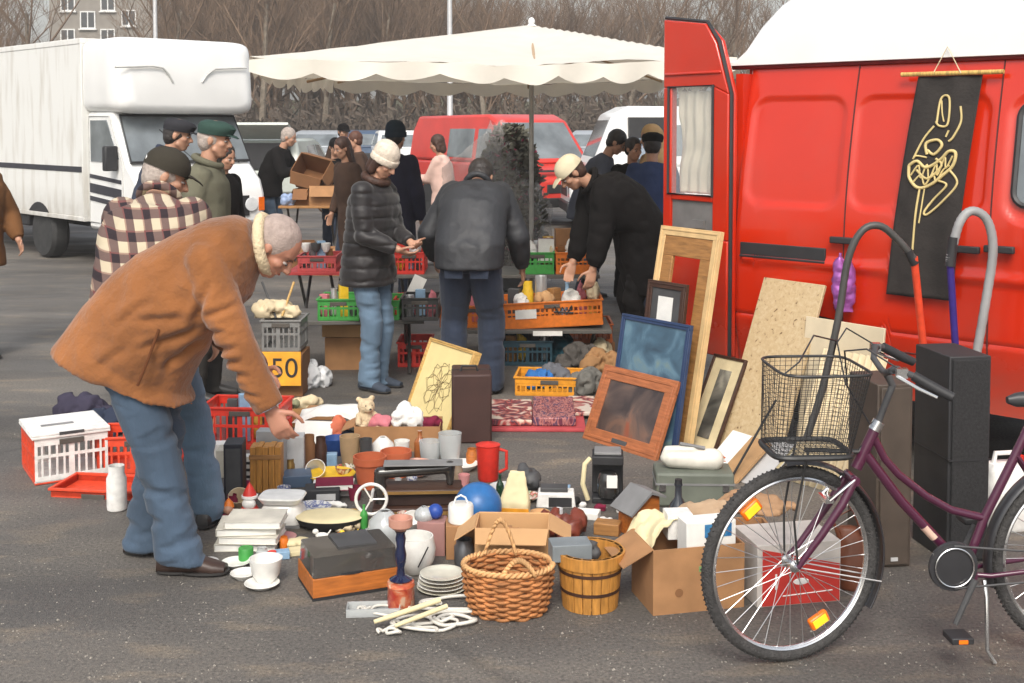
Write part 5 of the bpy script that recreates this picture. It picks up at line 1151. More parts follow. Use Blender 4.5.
# what carries the crate and the card: a carton
carton('brown cardboard box behind the yellow price card', V((P(280, 140, 8.1).x, 8.12, 0)), 0, .32, .3, max(.05, P(280, 353, 8.0).z-.004), cardd, closed=True)
plb = mat('clear_plastic_film', (.75, .76, .77), .25, na=.1, alpha=.75, bump=.8, bs=30)
heap('crumpled clear plastic bag on the asphalt right of the yellow price card', 'bag', 'plastic_bag', G(311, 386), .16, .12, .19, plb, 3, .9, 6)
YT = 8.1
heap('pale crumpled cloth on the grey crate behind the tan coat sleeve', 'cloth', 'cloth', V((P(272, 140, 8.15).x, 8.15, P(272, 318, 8.1).z)), .18, .12, .13, cream, 5, .8, 5)
for i, (u0, v0, u1, v1, m_, lb) in enumerate(((262, 282, 276, 318, dgrey, 'dark stick standing in the grey crate'), (294, 282, 282, 316, w_pale, 'pale wooden stick standing in the grey crate'))):
    m1obj(B().tube([P(u1, v1, 8.1), P(u0, v0, 8.2)], .008, 8), 'stick', m_, lb, 'stick', (0, 0, 0))
# red crates of the back row, left of the woman
YB = 10.4
tbk = table('red-edged table of small goods behind the bald head', P(286, 272, YB), P(345, 272, YB), .6, P(300, 272, YB).z, mat('red_board', S(190, 60, 60), .6))
zB = P(300, 272, YB).z
crp('faded red crate on the back table behind the bald head', 298, 336, 272, 256, YB+.02, .4, plastic('faded_red_plastic', S(205, 80, 80, .75)), GC, z=zB)
for i, (u, m_, lb) in enumerate(((306, whipl, 'white cup lying on the faded red crate, leftmost'), (316, dgrey, 'dark cup on the faded red crate'), (326, china, 'white bowl on the faded red crate, right end'))):
    pt_('bowl', lb, 'cup', u, 252, 10, 9, m_, Y=YB+.15, name='cup')
# red crates mid (between woman and leather jacket)
pM0, pM1 = P(388, 275, 9.9), P(600, 275, 9.9); zM = pM0.z
table('long back table carrying the red, green and orange crates', pM0, pM1, .65, zM, tb_top)
crp('red crate on the long back table, left of the grey leather jacket', 394, 424, 273, 251, 9.95, .42, redpl, GC, z=zM)
crp('green crate on the long back table, right of the grey leather jacket', 521, 554, 273, 251, 9.95, .42, grnpl, GC, z=zM, solid_low=.05)
crp('orange crate on the long back table, between the green crate and the black coat', 556, 592, 273, 251, 9.95, .42, orapl, GC, z=zM, solid_low=.05)
carton('tall brown carton standing behind the green crate', V((P(567, 140, 10.4).x, 10.45, zM)), R(5), .2, .12, .34, card, closed=True)
book('purple book standing up in the green crate', P(538, 250, 10.1)-V((0, 0, .1)), .14, .02, .2, plastic('purple_cover', S(110, 50, 90)), R(-10))
for u, v, w_, h_, m_, lb in ((527, 249, 12, 8, whipl, 'white bundle in the green crate'), (549, 246, 12, 9, cream, 'cream bundle in the green crate, right end'), (572, 247, 16, 8, paper, 'white paper bundle in the orange crate'), (585, 248, 12, 8, lgrey, 'grey bundle in the orange crate')):
    p = P(u, v, 10.15); heap(lb, 'bundle', 'bundle', p-V((0, 0, .09)), w_/120*.9, .1, h_/120+.12, m_, u, .6, 5)
for u, v, m_, lb in ((403, 249, redpl, 'red toy in the red crate'), (415, 247, whipl, 'white toy in the red crate')): heap(lb, 'toy', 'toy', P(u, v+8, 10.1), .08, .08, .12, m_, u, .6, 5)
# front table with orange trays
zO = P(505, 330, 8.95).z
table('folding table with crossed legs carrying the big orange trays', P(446, 331, 8.95), P(612, 331, 8.95), .62, zO, tb_top)
q = crp('big orange tray of goods tilted on the front table under the black coat sleeves', 503, 603, 326, 300, 9.0, .5, orapl, GC, z=zO+.012, solid_low=.06, slats=9); q.rotation_euler.y = R(-3)
crp('small orange crate of bags on the front table beside the dark jeans', 440, 500, 327, 305, 9.05, .45, orapl, GC, z=zO)
for i, (u, v, w_, m_, lb) in enumerate(((455, 302, 18, lgrey, 'grey-white bundle in the small orange crate'), (482, 300, 16, plastic('light_blue', S(120, 160, 200)), 'light blue bundle in the small orange crate'), (520, 297, 22, whipl, 'white bundle in the big orange tray, left end'), (545, 296, 22, cardl, 'tan parcel in the big orange tray'), (572, 293, 22, paper, 'white parcel in the big orange tray, near the sleeves'), (594, 287, 14, cream, 'cream cloth bundle at the right end of the orange tray'))):
    heap(lb, 'bundle', 'bundle', P(u, v+12, 9.2), w_/131*.6, .14, .15, m_, 40+i, .6, 5)
bl_ = P(540, 316, 8.985)
lg = B(); lg.tube([(0, 0, .1), (.03, 0, .04), (.06, 0, .09), (.09, 0, .04), (.13, 0, .1)], .007, 6); lg.tube([(-.01, 0, .06), (.14, 0, .045)], .006, 6)
for t_ in [x for x in COL.objects if x.get('label', '').startswith('big orange tray')]:
    o_ = lg.obj('printed_mark', black, t_, loc=(.02, -.262, .06)); B().cb((-.2, -.257, .11), (.16, .003, .07)).obj('paper_label', paper, t_)
m1obj(B().box(0, .22, 0, .01, 0, .035), 'price_strip', paper, 'white paper strip lying on the front table edge', 'paper', P(533, 331, 8.94)+V((0, -.012, -.035)))
# under the front table
crp('dark teal crate on the ground under the front table', 503, 552, 372, 347, 9.0, .35, tealpl, GC, z=0)
crp('red crate under the table between the two pairs of jeans', 398, 430, 358, 333, 8.95, .35, redpl, GC, z=0)
crp('orange crate under the right end of the front table', 560, 612, 352, 333, 9.3, .4, plastic('dull_orange_plastic', S(200, 100, 40, .7)), GC, z=.12)
crp('dark red crate behind the dark jeans under the front table', 486, 520, 352, 335, 9.4, .35, plastic('dark_red_plastic', S(140, 40, 35, .7)), GC, z=.0)
carton('flat carton the orange crate stands on, under the front table', V((P(586, 140, 9.5).x, 9.5, 0)), 0, .44, .36, .118, cardd, closed=True)
crp('red box of papers on the black crate, right of the puffer jacket', 395, 434, 298, 281, 8.85, .3, redpl, GC, z=zA+.0)
m1obj(B().box(-.05, .05, -.004, .004, 0, .16), 'card', paper, 'white card sticking out of the red box beside the dark jeans', 'card', P(412, 296, 8.98)).rotation_euler = (0, R(25), 0)
# yellow basket with clothes in front of the table
crate('yellow-orange basket of clothes on the asphalt in front of the tables', G(552, 397)+V((0, .18, 0)), R(-6), .46, .32, .13, yelpl, GC)
GH = 'clothes heaped in front of the tables'
for i, (u, v, rx_, rz_, m_, lb) in enumerate(((538, 388, .12, .16, denimb, 'blue cloth heaped on the left of the yellow basket'), (556, 386, .14, .18, clothm('grey_blue_cloth', S(110, 112, 118)), 'grey cloth heaped on the right of the yellow basket'),
                              (575, 372, .2, .22, clothm('dusty_cloth', S(92, 88, 84)), 'dusty grey jacket thrown on the heap behind the yellow basket'), (598, 376, .16, .2, clothm('tan_rag', S(170, 130, 90)), 'tan cloth at the right of the heap beside the blue frame'),
                              (588, 396, .15, .2, clothm('grey_rag', S(120, 118, 112)), 'pale grey cloth on the ground left of the leaning orange frame'), (562, 360, .15, .25, clothm('teal_rag', S(40, 80, 92)), 'teal cloth at the back of the heap under the table'), (604, 362, .1, .2, cream, 'cream cloth at the top right of the heap'))):
    heap(lb, 'clothes', 'cloth', G(u, v), rx_, .14, rz_, m_, 60+i, .9, 5, group=None)
# rugs
rugm = pic('rug_weave', [(.36, S(220, 205, 190)), (.44, S(170, 60, 60)), (.5, S(60, 44, 60)), (.56, S(190, 100, 90)), (.64, S(225, 210, 190))], 9, 3, rough=.95); rugr = clothm('rug_red', S(196, 84, 88)); rugp = pic('rug_purple', [(.4, S(90, 60, 90)), (.5, S(200, 130, 120)), (.6, S(110, 50, 70))], 16, 2, (3, 1, 1), .95)
a = G(488, 432); rt = thing('folded_rug', 'patterned red rug folded on the asphalt between the brown suitcase and the leaning frames', 'rug', a, R(-1)); W_ = G(586, 432).x-a.x
q = B(); q.box(0, W_, 0, .62, 0, .022); q.obj('lower_layer', rugr, rt, bev=.006)
q = B(); q.box(.0, W_*.45, .05, .6, .023, .06); q.obj('upper_layer', rugm, rt, bev=.008)
q = B(); q.box(W_*.45+.003, W_*.9, .05, .62, .023, .075); q.obj('upper_layer', rugp, rt, bev=.008)
q = B(); q.box(W_*.85, W_*1.15, .3, .75, .023, .05); q.obj('upper_layer', rugm, rt, bev=.008)
# parcel table far left behind (boxes by the man at the truck)
YF = 14.6
ft = table('bench of cardboard boxes beside the man in the black jacket', P(278, 206, YF), P(340, 206, YF), .7, P(300, 206, YF).z, w_oak); zF = P(300, 206, YF).z
carton('cardboard box on the bench beside the man in black jacket, right one', V((P(320, 140, YF).x, YF+.25, zF)), R(4), .32, .36, .24, card)
carton('cardboard box on the bench, nearest the man in black jacket', V((P(300, 140, YF).x, YF+.3, zF)), R(-4), .2, .36, .2, cardd)
carton('open cardboard box on the ground under the bench, left one', V((P(296, 140, YF).x, YF+.2, 0)), R(8), .35, .35, .38, cardd)
carton('open cardboard box on the ground under the bench, right one', V((P(326, 140, YF-.3).x, YF, 0)), R(-8), .4, .35, .32, card)
bxh = carton('open cardboard box tipped on its side on top of the bench boxes', V((P(309, 140, YF).x, YF+.5, zF+.27)), R(-20), .42, .3, .34, cardd, fh=.16); bxh.rotation_euler = (R(50), R(14), R(-15))
heap('blue-white plastic bag on the bench in front of the man in black jacket', 'bag', 'plastic_bag', V((P(288, 140, YF).x, YF+.1, zF)), .12, .12, .18, plastic('blue_white', S(150, 170, 205)), 9)
# wrapped flower bundle by the faded red van
fb = thing('wrapped_bundle', 'tall bundle of evergreens and pink flowers wrapped in clear sheet behind the leather jacket', 'plants', (P(510, 140, 13.2).x, 13.2, 0))
s_ = 13.2/F_PX
rg = random.Random(3); lv_, fl_ = B(), B()
def spray(b, n, r, col):
    for i in range(n):
        z = rg.uniform(.25, 1.78); wd_ = .37*math.sin(min(1, (1.9-z)/.9)*1.57)**.7; a = rg.uniform(0, 6.28); q_ = rg.uniform(0, 1)**.5*wd_
        p = V((q_*math.cos(a), q_*math.sin(a)*.8, z)); d = V((rg.uniform(-1, 1), rg.uniform(-1, 1), rg.uniform(-.3, 1))).normalized(); e = d.orthogonal().normalized()*r*.3
        b.add([p, p+d*r*.5+e, p+d*r, p+d*r*.5-e], [(0, 1, 2, 3)])
spray(lv_, 6000, .09, 0); spray(fl_, 900, .06, 0)
lv_.obj('foliage', mat('evergreen', (.12, .115, .085), .8, ns=6, na=.5), fb, smooth=0); fl_.obj('flowers', mat('pink_petals', S(170, 60, 90, .7), .8), fb, smooth=0)
B().lathe([(.14, 0), (.18, .02), (.2, .3), (.16, .3), (.01, .25)], 20).obj('pot', dgrey, fb)
film = mat('wrapping_film', (.62, .6, .58), .3, ns=3, na=.2, alpha=.24, bump=1, bs=14)
q = B(); q.grid(lambda a, c: ((.40+.05*noise.noise(V((a*9, c*4, 2))))*math.cos(R(60)+a*R(330))*(1-.75*max(0, c-.55)/.45)-.12*c, (.36+.05*noise.noise(V((a*9, c*4, 5))))*math.sin(R(60)+a*R(330))*(1-.75*max(0, c-.55)/.45), .25+1.6*c+.03*math.sin(a*20)), 60, 30); q.obj('wrapping', film, fb, smooth=1.2)
q = B(); q.grid(lambda a, c: (.24+.22*a+.03*noise.noise(V((a*6, c*6, 2))), -.1+.06*math.sin(a*8+c*3), .1+1.2*c-.35*a*c), 14, 20); q.obj('wrapping', film, fb, smooth=1.2, solid=.002)
q = B(); q.grid(lambda a, c: (-.75+.5*a+.03*noise.noise(V((a*6, c*6, 2))), -.0+.08*math.sin(a*8+c*3), 1.0+(.35+.4*a)*c), 14, 20); q.obj('wrapping', film, fb, smooth=1.2, solid=.002)
# ================================================================ leaning frames and boards by the van
paint_d = pic('dark_painting', [(.35, S(60, 48, 46)), (.5, S(96, 78, 70)), (.62, S(130, 96, 78)), (.72, S(150, 84, 60))], 5, 9); paint_b = pic('blue_painting', [(.3, S(52, 74, 92)), (.5, S(76, 108, 130)), (.62, S(104, 138, 158)), (.75, S(130, 150, 140))], 6, 6)
t, w, h = panel3('picture_frame', 'dark painting in an orange-brown wooden frame, front of the leaning frames', 'picture', (582, 438), (655, 461), (605, 364)); framed(t, w, h, w*.13, w_red, paint_d); B().cb((w*.5, -.003, w*.065), (.12, .004, .025)).obj('name_plate', dgrey, t)
t, w, h = panel3('picture_frame', 'blue seascape in a blue frame, leaning behind the orange-brown frame', 'picture', (606, 437), (674, 458), (622, 313)); framed(t, w, h, w*.055, mat('blue_frame', S(50, 72, 112, .7), .5), paint_b)
b_ = B(); b_.lathe([(.001, .0), (.012, .01), (.009, .05), (.003, .09), (.001, .1)], 8, c=(w*.55, .004, h*.33)); b_.obj('painted_boat', mat('boat_gold', S(190, 170, 110)), t)
t, w, h = panel3('picture_frame', 'small dark frame with white card, leaning on the tall oak frame', 'picture', (632, 438), (670, 450), (648, 279)); framed(t, w, h, .04, w_dark, dgrey); B().cb((w*.5, .004, h*.80), (.12, .003, .2)).obj('white_card', paper, t)
t, w, h = panel3('door_frame_panel', 'tall empty oak door frame, the tallest of the leaning frames', 'frame', (630, 434), (688, 455), (661, 225)); framed(t, w, h, w*.10, mat('light_oak_edge', S(232, 196, 140, .8), .6), None, .03)
b_ = B(); bw = w*.27
for x0, x1, z0, z1 in ((w*.10, w*.9, w*.1, w*.35), (w*.10, w*.9, h-w*.32, h-w*.10), (w*.10, bw, w*.35, h-w*.32), (w-bw, w*.9, w*.35, h-w*.32)): b_.box(x0, x1, .004, .026, z0, z1)
b_.obj('inner_frame', w_oak, t, bev=.003); B().box(bw, w-bw, .012, .016, w*.35, h*.45).obj('lower_panel', w_dark, t)
t, w, h = panel3('picture_frame', 'narrow grey print in wide cream mount, right of the tall oak frame', 'picture', (681, 446), (713, 456), (714, 353)); framed(t, w, h, .016, w_dark, pic('grey_print', [(.35, S(50, 50, 48)), (.55, S(110, 108, 100)), (.7, S(170, 166, 150))], 6), .02, w*.26, mat('cream_mount', S(222, 206, 165), .8))
spk = pic('speckled_board', [(.30, S(120, 92, 60)), (.35, S(200, 174, 132)), (.5, S(208, 182, 140)), (.66, S(216, 194, 154))], 42, 3, rough=.8)
t, w, h = panel3('board', 'speckled tan board leaning against the red van', 'board', (716, 452), (776, 470), (764, 277)); B().box(0, w, 0, .02, 0, h).obj('panel', spk, t, bev=.003); tag(t)
t, w, h = panel3('board', 'white stained board behind the bicycle basket', 'board', (794, 462), (872, 484), (806, 316)); B().box(0, w, 0, .015, 0, h).obj('panel', mat('stained_white', S(228, 212, 180), .8, ns=3, na=.2), t, bev=.003)
t, w, h = panel3('board', 'pale corrugated sheet leaning in front of the white stained board', 'board', (786, 480), (850, 498), (824, 348))
q = B(); q.grid(lambda a, c: (w*a, .012*math.sin(a*60), h*c), 90, 2); q.obj('panel', cream, t, solid=.003)
p = P(808, 330, 6.9)
m1obj(B().secs([((0, 0, 0), (.06, 0, 0), (0, .05, 0)), ((.0, 0, .06), (.075, 0, 0), (0, .06, 0)), ((.03, 0, .10), (.05, 0, 0), (0, .04, 0))], 16), 'loudspeaker_horn', black, 'small black horn-like object on top of the speckled board, left of the hose', 'horn', P(812, 338, 6.7), smooth=.8)
# banner on the van
bt0 = VS(908, 76); bt1 = VS(976, 76); bb = VS(936, 298)
bn = thing('banner', 'black hanging cloth with a gold line-drawn dancer, hung on the red van', 'banner', van.location, rz)
bn.rotation_euler = van.rotation_euler
z0, z1 = bb[1], bt0[1]; xa, xb = bt0[0]+.01, bt1[0]-.01; xc0, xc1 = VS(890, 298)[0], VS(957, 303)[0]
def bpos(a, c, off=0):
    z = z0+(z1-z0)*c; xL = xc0+(xa-xc0)*c; xR = xc1+(xb-xc1)*c; x = xL+(xR-xL)*a
    return V((x, tumble(z)-.035+.006*math.sin(a*11+c*4)-.01*(1-c)-off, z))
bcl = mat('black_banner_cloth', (.022, .018, .016), .9, ns=10, na=.3, bump=.3, bs=60)
q = B(); q.grid(lambda a, c: bpos(a, c), 24, 60); q.obj('cloth', bcl, bn, smooth=1.2, solid=.002)
bam = mat('bamboo', S(216, 178, 100), .6, ns=20, na=.4, stretch=(6, 1, 1)); q = B(); q.tube([bpos(0, 1)+V((-.09, -.01, .012)), bpos(1, 1)+V((.11, -.01, .012))], .012, 10); q.obj('rod', bam, bn)
q = B(); q.tube([bpos(.25, 1)+V((0, -.02, .01)), bpos(.45, 1)+V((0, -.0, .15)), bpos(.7, 1)+V((0, -.02, .01))], .003, 5); q.obj('cord', cream, bn)
gold = mat('gold_line', S(222, 200, 138), .6)
def bl_px(pts):     # pixel polyline of the photograph's banner -> cloth coordinates
    out = []
    for cx_, cy_ in pts:
        u = 860+cx_/2.275; v = 60+cy_/2.275; x, z = VS(u, v); c = (z-z0)/(z1-z0); xL = xc0+(xa-xc0)*c; xR = xc1+(xb-xc1)*c
        out.append(bpos((x-xL)/(xR-xL), c, .006))
    n_ = len(out); q_ = []
    for i in range(n_-1):
        p0, p1, p2, p3 = out[max(i-1, 0)], out[i], out[i+1], out[min(i+2, n_-1)]
        for k in range(6):
            t_ = k/6; q_.append(.5*((2*p1)+(p2-p0)*t_+(2*p0-5*p1+4*p2-p3)*t_*t_+(3*p1-p0-3*p2+p3)*t_**3))
    return q_+[out[-1]]
q = B()
for pts, r in (([(165, 145), (170, 88), (190, 86), (192, 145), (172, 150), (163, 140)], .006), ([(218, 105), (222, 140), (208, 175), (198, 185)], .006), ([(160, 150), (140, 180), (122, 222)], .006), ([(150, 215), (146, 190), (170, 182), (182, 195), (165, 215), (150, 205)], .008),
               ([(196, 160), (190, 175)], .005), ([(112, 240), (130, 230), (150, 245), (180, 228), (200, 208), (216, 212), (212, 240), (190, 262), (160, 285), (135, 290), (115, 268), (112, 240)], .009), ([(130, 250), (155, 270), (185, 240), (170, 225)], .007),
               ([(140, 290), (134, 350), (130, 430)], .006), ([(150, 290), (142, 370)], .004), ([(205, 250), (224, 280), (196, 318), (160, 350), (152, 345), (170, 318), (200, 285), (180, 275)], .006), ([(120, 225), (128, 218), (150, 222)], .005), ([(118, 262), (134, 240), (140, 268), (152, 238), (158, 272), (172, 236), (176, 262), (192, 222), (196, 246), (210, 218)], .005), ([(124, 278), (140, 262), (150, 284), (166, 258), (174, 276), (190, 250), (204, 240)], .005), ([(172, 92), (176, 120), (182, 140)], .004)):
    q.tube(bl_px(pts), r, 6)
q.obj('dancer_drawing', gold, bn, smooth=1.2)
# purple bag hung on the rail
heap('shiny purple bag hanging from the slide rail of the red van', 'bag', 'gift_bag', VS.o+VS.a*VS(836, 300)[0]-VS.n*.0+V((0, -.13, VS(836, 308)[1])), .085, .05, .38, mat('purple_foil', S(160, 90, 165), .3, .3, ns=14, na=.5), 12, .5, 3)
# ================================================================ loudspeakers, hoses, canister
def speaker(label, u0, u1, v, vt, m, d, rzd, grp='loudspeaker boxes in front of the van'):
    a, c = G(u0, v), G(u1, v); w = (c-a).length; p = a; h = (P(u0, vt, a.y).z); t = thing('loudspeaker', label, 'loudspeaker', p, R(rzd), grp)
    b = B(); b.box(0, w, 0, d, 0, h); b.obj('cabinet', m, t, bev=.004)
    b = B(); b.box(.012, w-.012, -.012, -.002, .012, h-.012); b.obj('front_cloth', m if 'brown' in m.name else mat('speaker_cloth', (.022, .022, .023), .95, ns=90, na=.4, bump=.5, bs=300), t, bev=.004); b = B(); b.box(w*.4, w*.6, -.016, -.013, .03, .045); b.obj('badge', lgrey, t); return t, w, h
t, w, h = speaker('tall black two-part loudspeaker beside the red van', 946, 990, 563, 357, mat('speaker_black', (.025, .025, .027), .55), .30, 8)
B().box(-.002, w+.002, -.014, .302, h*.5-.003, h*.5+.003).obj('cabinet_gap', black, t)
t, w, h = speaker('brown-grey loudspeaker seen past the bicycle fork, the shorter one', 875, 912, 568, 385, mat('speaker_brown', S(86, 74, 64, .7), .6), .28, 8)
jc = thing('jerry_can', 'white plastic jerry can beside the tall black loudspeaker', 'canister', G(1004, 528), R(10)); b = B(); b.secs([((0, 0, 0), (.09, 0, 0), (0, .06, 0)), ((0, 0, .02), (.1, 0, 0), (0, .07, 0)), ((0, 0, .27), (.1, 0, 0), (0, .07, 0)), ((0, 0, .30), (.08, 0, 0), (0, .05, 0))], 24, 5); b.obj('body', whipl, jc, smooth=.9)
B().tube([(-.06, 0, .29), (-.05, 0, .345), (.03, 0, .345), (.04, 0, .29)], .012, 8).obj('handle', whipl, jc); B().cyl((.07, 0, .29), (.07, 0, .33), .02).obj('lid', redpl, jc)
def hose(label, pts, r, m, segs=None, grp=None):
    t = thing('vacuum_hose', label, 'hose', (0, 0, 0)); q = []
    P_ = [P(*p) for p in pts]; n_ = len(P_)
    for i in range(n_-1):       # catmull-rom
        p0, p1, p2, p3 = P_[max(i-1, 0)], P_[i], P_[i+1], P_[min(i+2, n_-1)]
        for k in range(10):
            t_ = k/10; q.append(.5*((2*p1)+(p2-p0)*t_+(2*p0-5*p1+4*p2-p3)*t_*t_+(3*p1-p0-3*p2+p3)*t_**3))
    q.append(P_[-1]); L_ = [V(p)-q[0] for p in q]; t.location = q[0]
    b = B(); b.tube(L_, [r*(1+.07*(i % 2)) for i in range(len(L_))], 12); return t, b, L_
t, b, L_ = hose('grey vacuum hose arching over the bicycle handlebar into a bright red tube', [(806, 440, 5.6), (822, 390, 5.6), (838, 320, 5.6), (848, 260, 5.6), (862, 231, 5.6), (880, 226, 5.6), (898, 240, 5.6), (914, 259, 5.6)], .017, None); b.obj('hose', mat('hose_dark', (.055, .053, .05), .45), t, smooth=1)
p = P(914, 257, 5.6)-t.location; q = P(926, 372, 5.7)-t.location; e = P(929, 420, 5.75)-t.location; B().tube([p, q, e], .0175, 14).obj('tube', orered, t); B().tube([p+V((-.03, 0, .03)), p+(q-p)*.06], .021, 14).obj('sleeve', black, t)
t, b, L_ = hose('light grey vacuum hose arching beside the banner, joined to a blue tube', [(976, 357, 5.75), (986, 300, 5.75), (993, 250, 5.75), (987, 220, 5.75), (972, 211, 5.75), (960, 222, 5.75), (952, 250, 5.75), (950, 262, 5.75)], .021, None); b.obj('hose', mat('hose_grey', (.28, .28, .28), .5), t, smooth=1)
p = P(950, 262, 5.75)-t.location; q = P(957, 372, 5.8)-t.location; B().tube([p, q], .017, 14).obj('tube', plastic('violet_blue', S(56, 40, 130, .8)), t)
B().tube([p+V((.015, 0, .12)), p+V((0, 0, -.02))], .024, 12).obj('sleeve', black, t)
# ================================================================ the spread of goods on the asphalt
# --- far left: folding crate, flat crates, dark bag
a, c = G(35, 486), G(105, 483); w_ = .36; rz_ = R(31)
t = crate('white and orange folding crate on the asphalt left of the jeans of the tan-coated man', a+V((math.cos(rz_)*w_/2-math.sin(rz_)*.19, math.sin(rz_)*w_/2+math.cos(rz_)*.19, .012)), rz_, w_, .38, .235, whipl, m2=orered, name='folding_crate')
B().box(-w_/2-.012, w_/2+.012, -.2, .2, .2355, .25).obj('lid', whipl, t, bev=.004); B().box(-w_/2, w_/2, -.19, .19, -.011, -.001).obj('base', orered, t, bev=.003)
B().cb((.0, -.202, .243), (.12, .006, .014)).obj('lid_slot', dgrey, t); B().cb((-.04, -.03, .252), (.16, .03, .004)).obj('lid_slot', mgrey, t)
t = crate('orange-red folded flat crate in front of the white folding crate', G(100, 500)+V((-.02, .15, 0)), R(-8), .44, .26, .045, orered, name='flat_crate')
t = crate('second orange-red flat crate tucked right of the folding crate', G(118, 480)+V((.05, .25, 0)), R(6), .4, .3, .2, orered, name='plastic_crate')
B().box(-.16, .18, -.08, .1, .046, .05).obj('dummy', whipl, t) if 0 else None
heap('dark grey bag lying on the asphalt behind the white folding crate', 'bag', 'bag', G(64, 432)+V((0, .15, 0)), .24, .14, .2, clothm('dark_violet_cloth', S(70, 66, 84, .7)), 21, .8, 4)
heap('dark blue jacket lying on the asphalt to the right of the dark grey bag', 'jacket', 'jacket', G(98, 438)+V((0, .1, 0)), .22, .16, .17, navy, 22, .8, 4)
pt_('jar', 'white plastic canister behind the trouser leg of the tan-coated man', 'canister', 117, 510, 20, 46, whipl)
# --- group A: boxes behind the bending arm
crate('red plastic shopping basket behind the arm of the tan-coated man', G(240, 452)+V((0, .2, 0)), R(-4), .44, .3, .24, plastic('basket_red', S(236, 60, 40, .75)), slats=7, name='shopping_basket', cat='basket')
blk_('cream box on the black speaker box behind the jeans of the plaid man', 'box', 224, 478, 16, 28, .12, mat('cream_box', S(214, 208, 190)), 4, z=0)
t = thing('speaker_box', 'small black speaker box left of the pink and white tin', 'speaker', G(224, 502), R(5)); B().box(0, .09, 0, .14, 0, .28).obj('cabinet', mat('deep_blue_black', (.02, .02, .03), .5), t, bev=.003); B().box(.01, .08, -.004, -.0005, .02, .26).obj('front_cloth', dgrey, t)
t = thing('tin', 'striped black, white and pink tin left of the slatted wooden box', 'tin', G(244, 486)); B().box(-.03, .03, 0, .06, 0, .15).obj('body', paper, t, bev=.002)
for z in (.04, .075, .11): B().box(-.031, .031, -.001, .0605, z, z+.014).obj('stripe', black, t)
B().box(-.031, .031, -.0015, .061, .0, .03).obj('base_band', mat('magenta', S(200, 70, 120)), t)
p = G(250, 493); t = thing('slatted_wooden_box', 'small upright box of pale wooden slats with a cross band', 'box', p, R(2)); s_ = sc(493); W_, H_ = 31/s_, 47/s_
b = B()
for i in range(5): b.box(W_*i/5+.001, W_*(i+1)/5-.001, 0, .10, 0, H_*(.98+.02*(i % 2)))
b.obj('slats', w_hon, t, bev=.002); B().box(-.003, W_+.003, -.006, -.0005, H_*.72, H_*.82).obj('band', w_oak, t, bev=.002)
blk_('grey metallic document box behind the slatted wooden box', 'box', 270, 484, 28, 54, .08, mat('silver_board', S(176, 178, 180), .4, .3), -3, name='document_box')
blk_('white tall carton right of the grey document box', 'box', 294, 478, 20, 42, .10, mat('pale_grey_board', S(205, 205, 204), .6), 6, name='carton')
blk_('flat open white paper bag under the hand of the tan-coated man', 'bag', 311, 446, 40, 26, .16, paper, -8, name='paper_bag', rx=-.5)
q = B(); q.grid(lambda a, c: (.42*a, .3*c, .10+.05*math.sin(a*3)+.04*noise.noise(V((a*3, c*3, 1)))), 12, 10); m1obj(q, 'paper_sheet', paper, 'large white paper sheet lying over the goods beyond the reaching hand', 'paper', G(292, 440), R(-4), solid=.003)
for i, (u, v, w1, h1, m_, lb) in enumerate(((309, 470, 14, 36, cardd, 'brown jar under the reaching hand, leftmost'), (321, 470, 12, 34, w_dark, 'dark brown jar beside the brown one under the hand'), (350, 465, 21, 30, mat('beige_stoneware', S(196, 164, 124)), 'beige stoneware mug left of the terracotta pots'), (366, 466, 13, 28, dgrey, 'dark grey mug between the beige mug and the white teapot'))):
    pt_('cup' if i > 1 else 'jar', lb, 'jar' if i < 2 else 'mug', u, v, w1, h1, m_)
pt_('bowl', 'blue bowl behind the beige stoneware mug', 'bowl', 336, 455, 26, 18, plastic('blue_enamel', S(40, 80, 150)))
pt_('bowl', 'white oval dish resting above the yellow plate', 'bowl', 318, 476, 20, 20, china, rx=.9)
t = pt_('plate', 'yellow-rimmed white plate left of the terracotta pots', 'plate', 331, 482, 50, 9, yel)
blk_('blue-grey flat case left of the yellow-rimmed plate', 'box', 296, 488, 32, 12, .14, mat('slate_blue', S(90, 110, 135), .4), 12, name='flat_case')
book('burgundy book on top of the pile by the hand', G(316, 492, .05), .18, .14, .03, burg, R(8)); book('white book under the burgundy one', G(312, 497, .0), .2, .15, .045, whipl, R(4))
t = thing('cassette_player', 'black cassette player with white panel, right of the white scales', 'player', G(304, 505), R(6)); B().box(0, .17, 0, .12, 0, .07).obj('body', black, t, bev=.005); B().box(.06, .15, -.003, -.0005, .02, .05).obj('panel', lgrey, t)
t = thing('pan', 'shallow black oval pan with cream lid left of the sewing machine wheel', 'pan', G(330, 527)); q = B(); q.lathe([(.10, 0), (.14, .02), (.155, .05), (.15, .05), (.12, .02), (.01, .015)], 36, sy=.7); q.obj('body', black, t, smooth=.8); q = B(); q.lathe([(.01, .058), (.11, .062), (.15, .056), (.155, .051), (.148, .048), (.01, .048)], 36, sy=.7); q.obj('lid', creamp, t, smooth=.8)
t = thing('kitchen_scales', 'white kitchen scales below the slatted wooden box', 'scales', G(278, 528), R(-4)); b = B(); b.secs([((0, .08, 0), (.10, 0, 0), (0, .08, 0)), ((0, .08, .05), (.105, 0, 0), (0, .085, 0)), ((0, .09, .10), (.075, 0, 0), (0, .06, 0))], 28, 4); b.obj('body', china, t, smooth=.8); b = B(); b.secs([((0, .08, .101), (.09, 0, 0), (0, .07, 0)), ((0, .08, .125), (.105, 0, 0), (0, .085, 0)), ((0, .08, .13), (.1, 0, 0), (0, .08, 0))], 28, 4); b.obj('tray', china, t); B().box(-.1, .1, -.003, .02, -.0, .012).obj('base', mgrey, t)
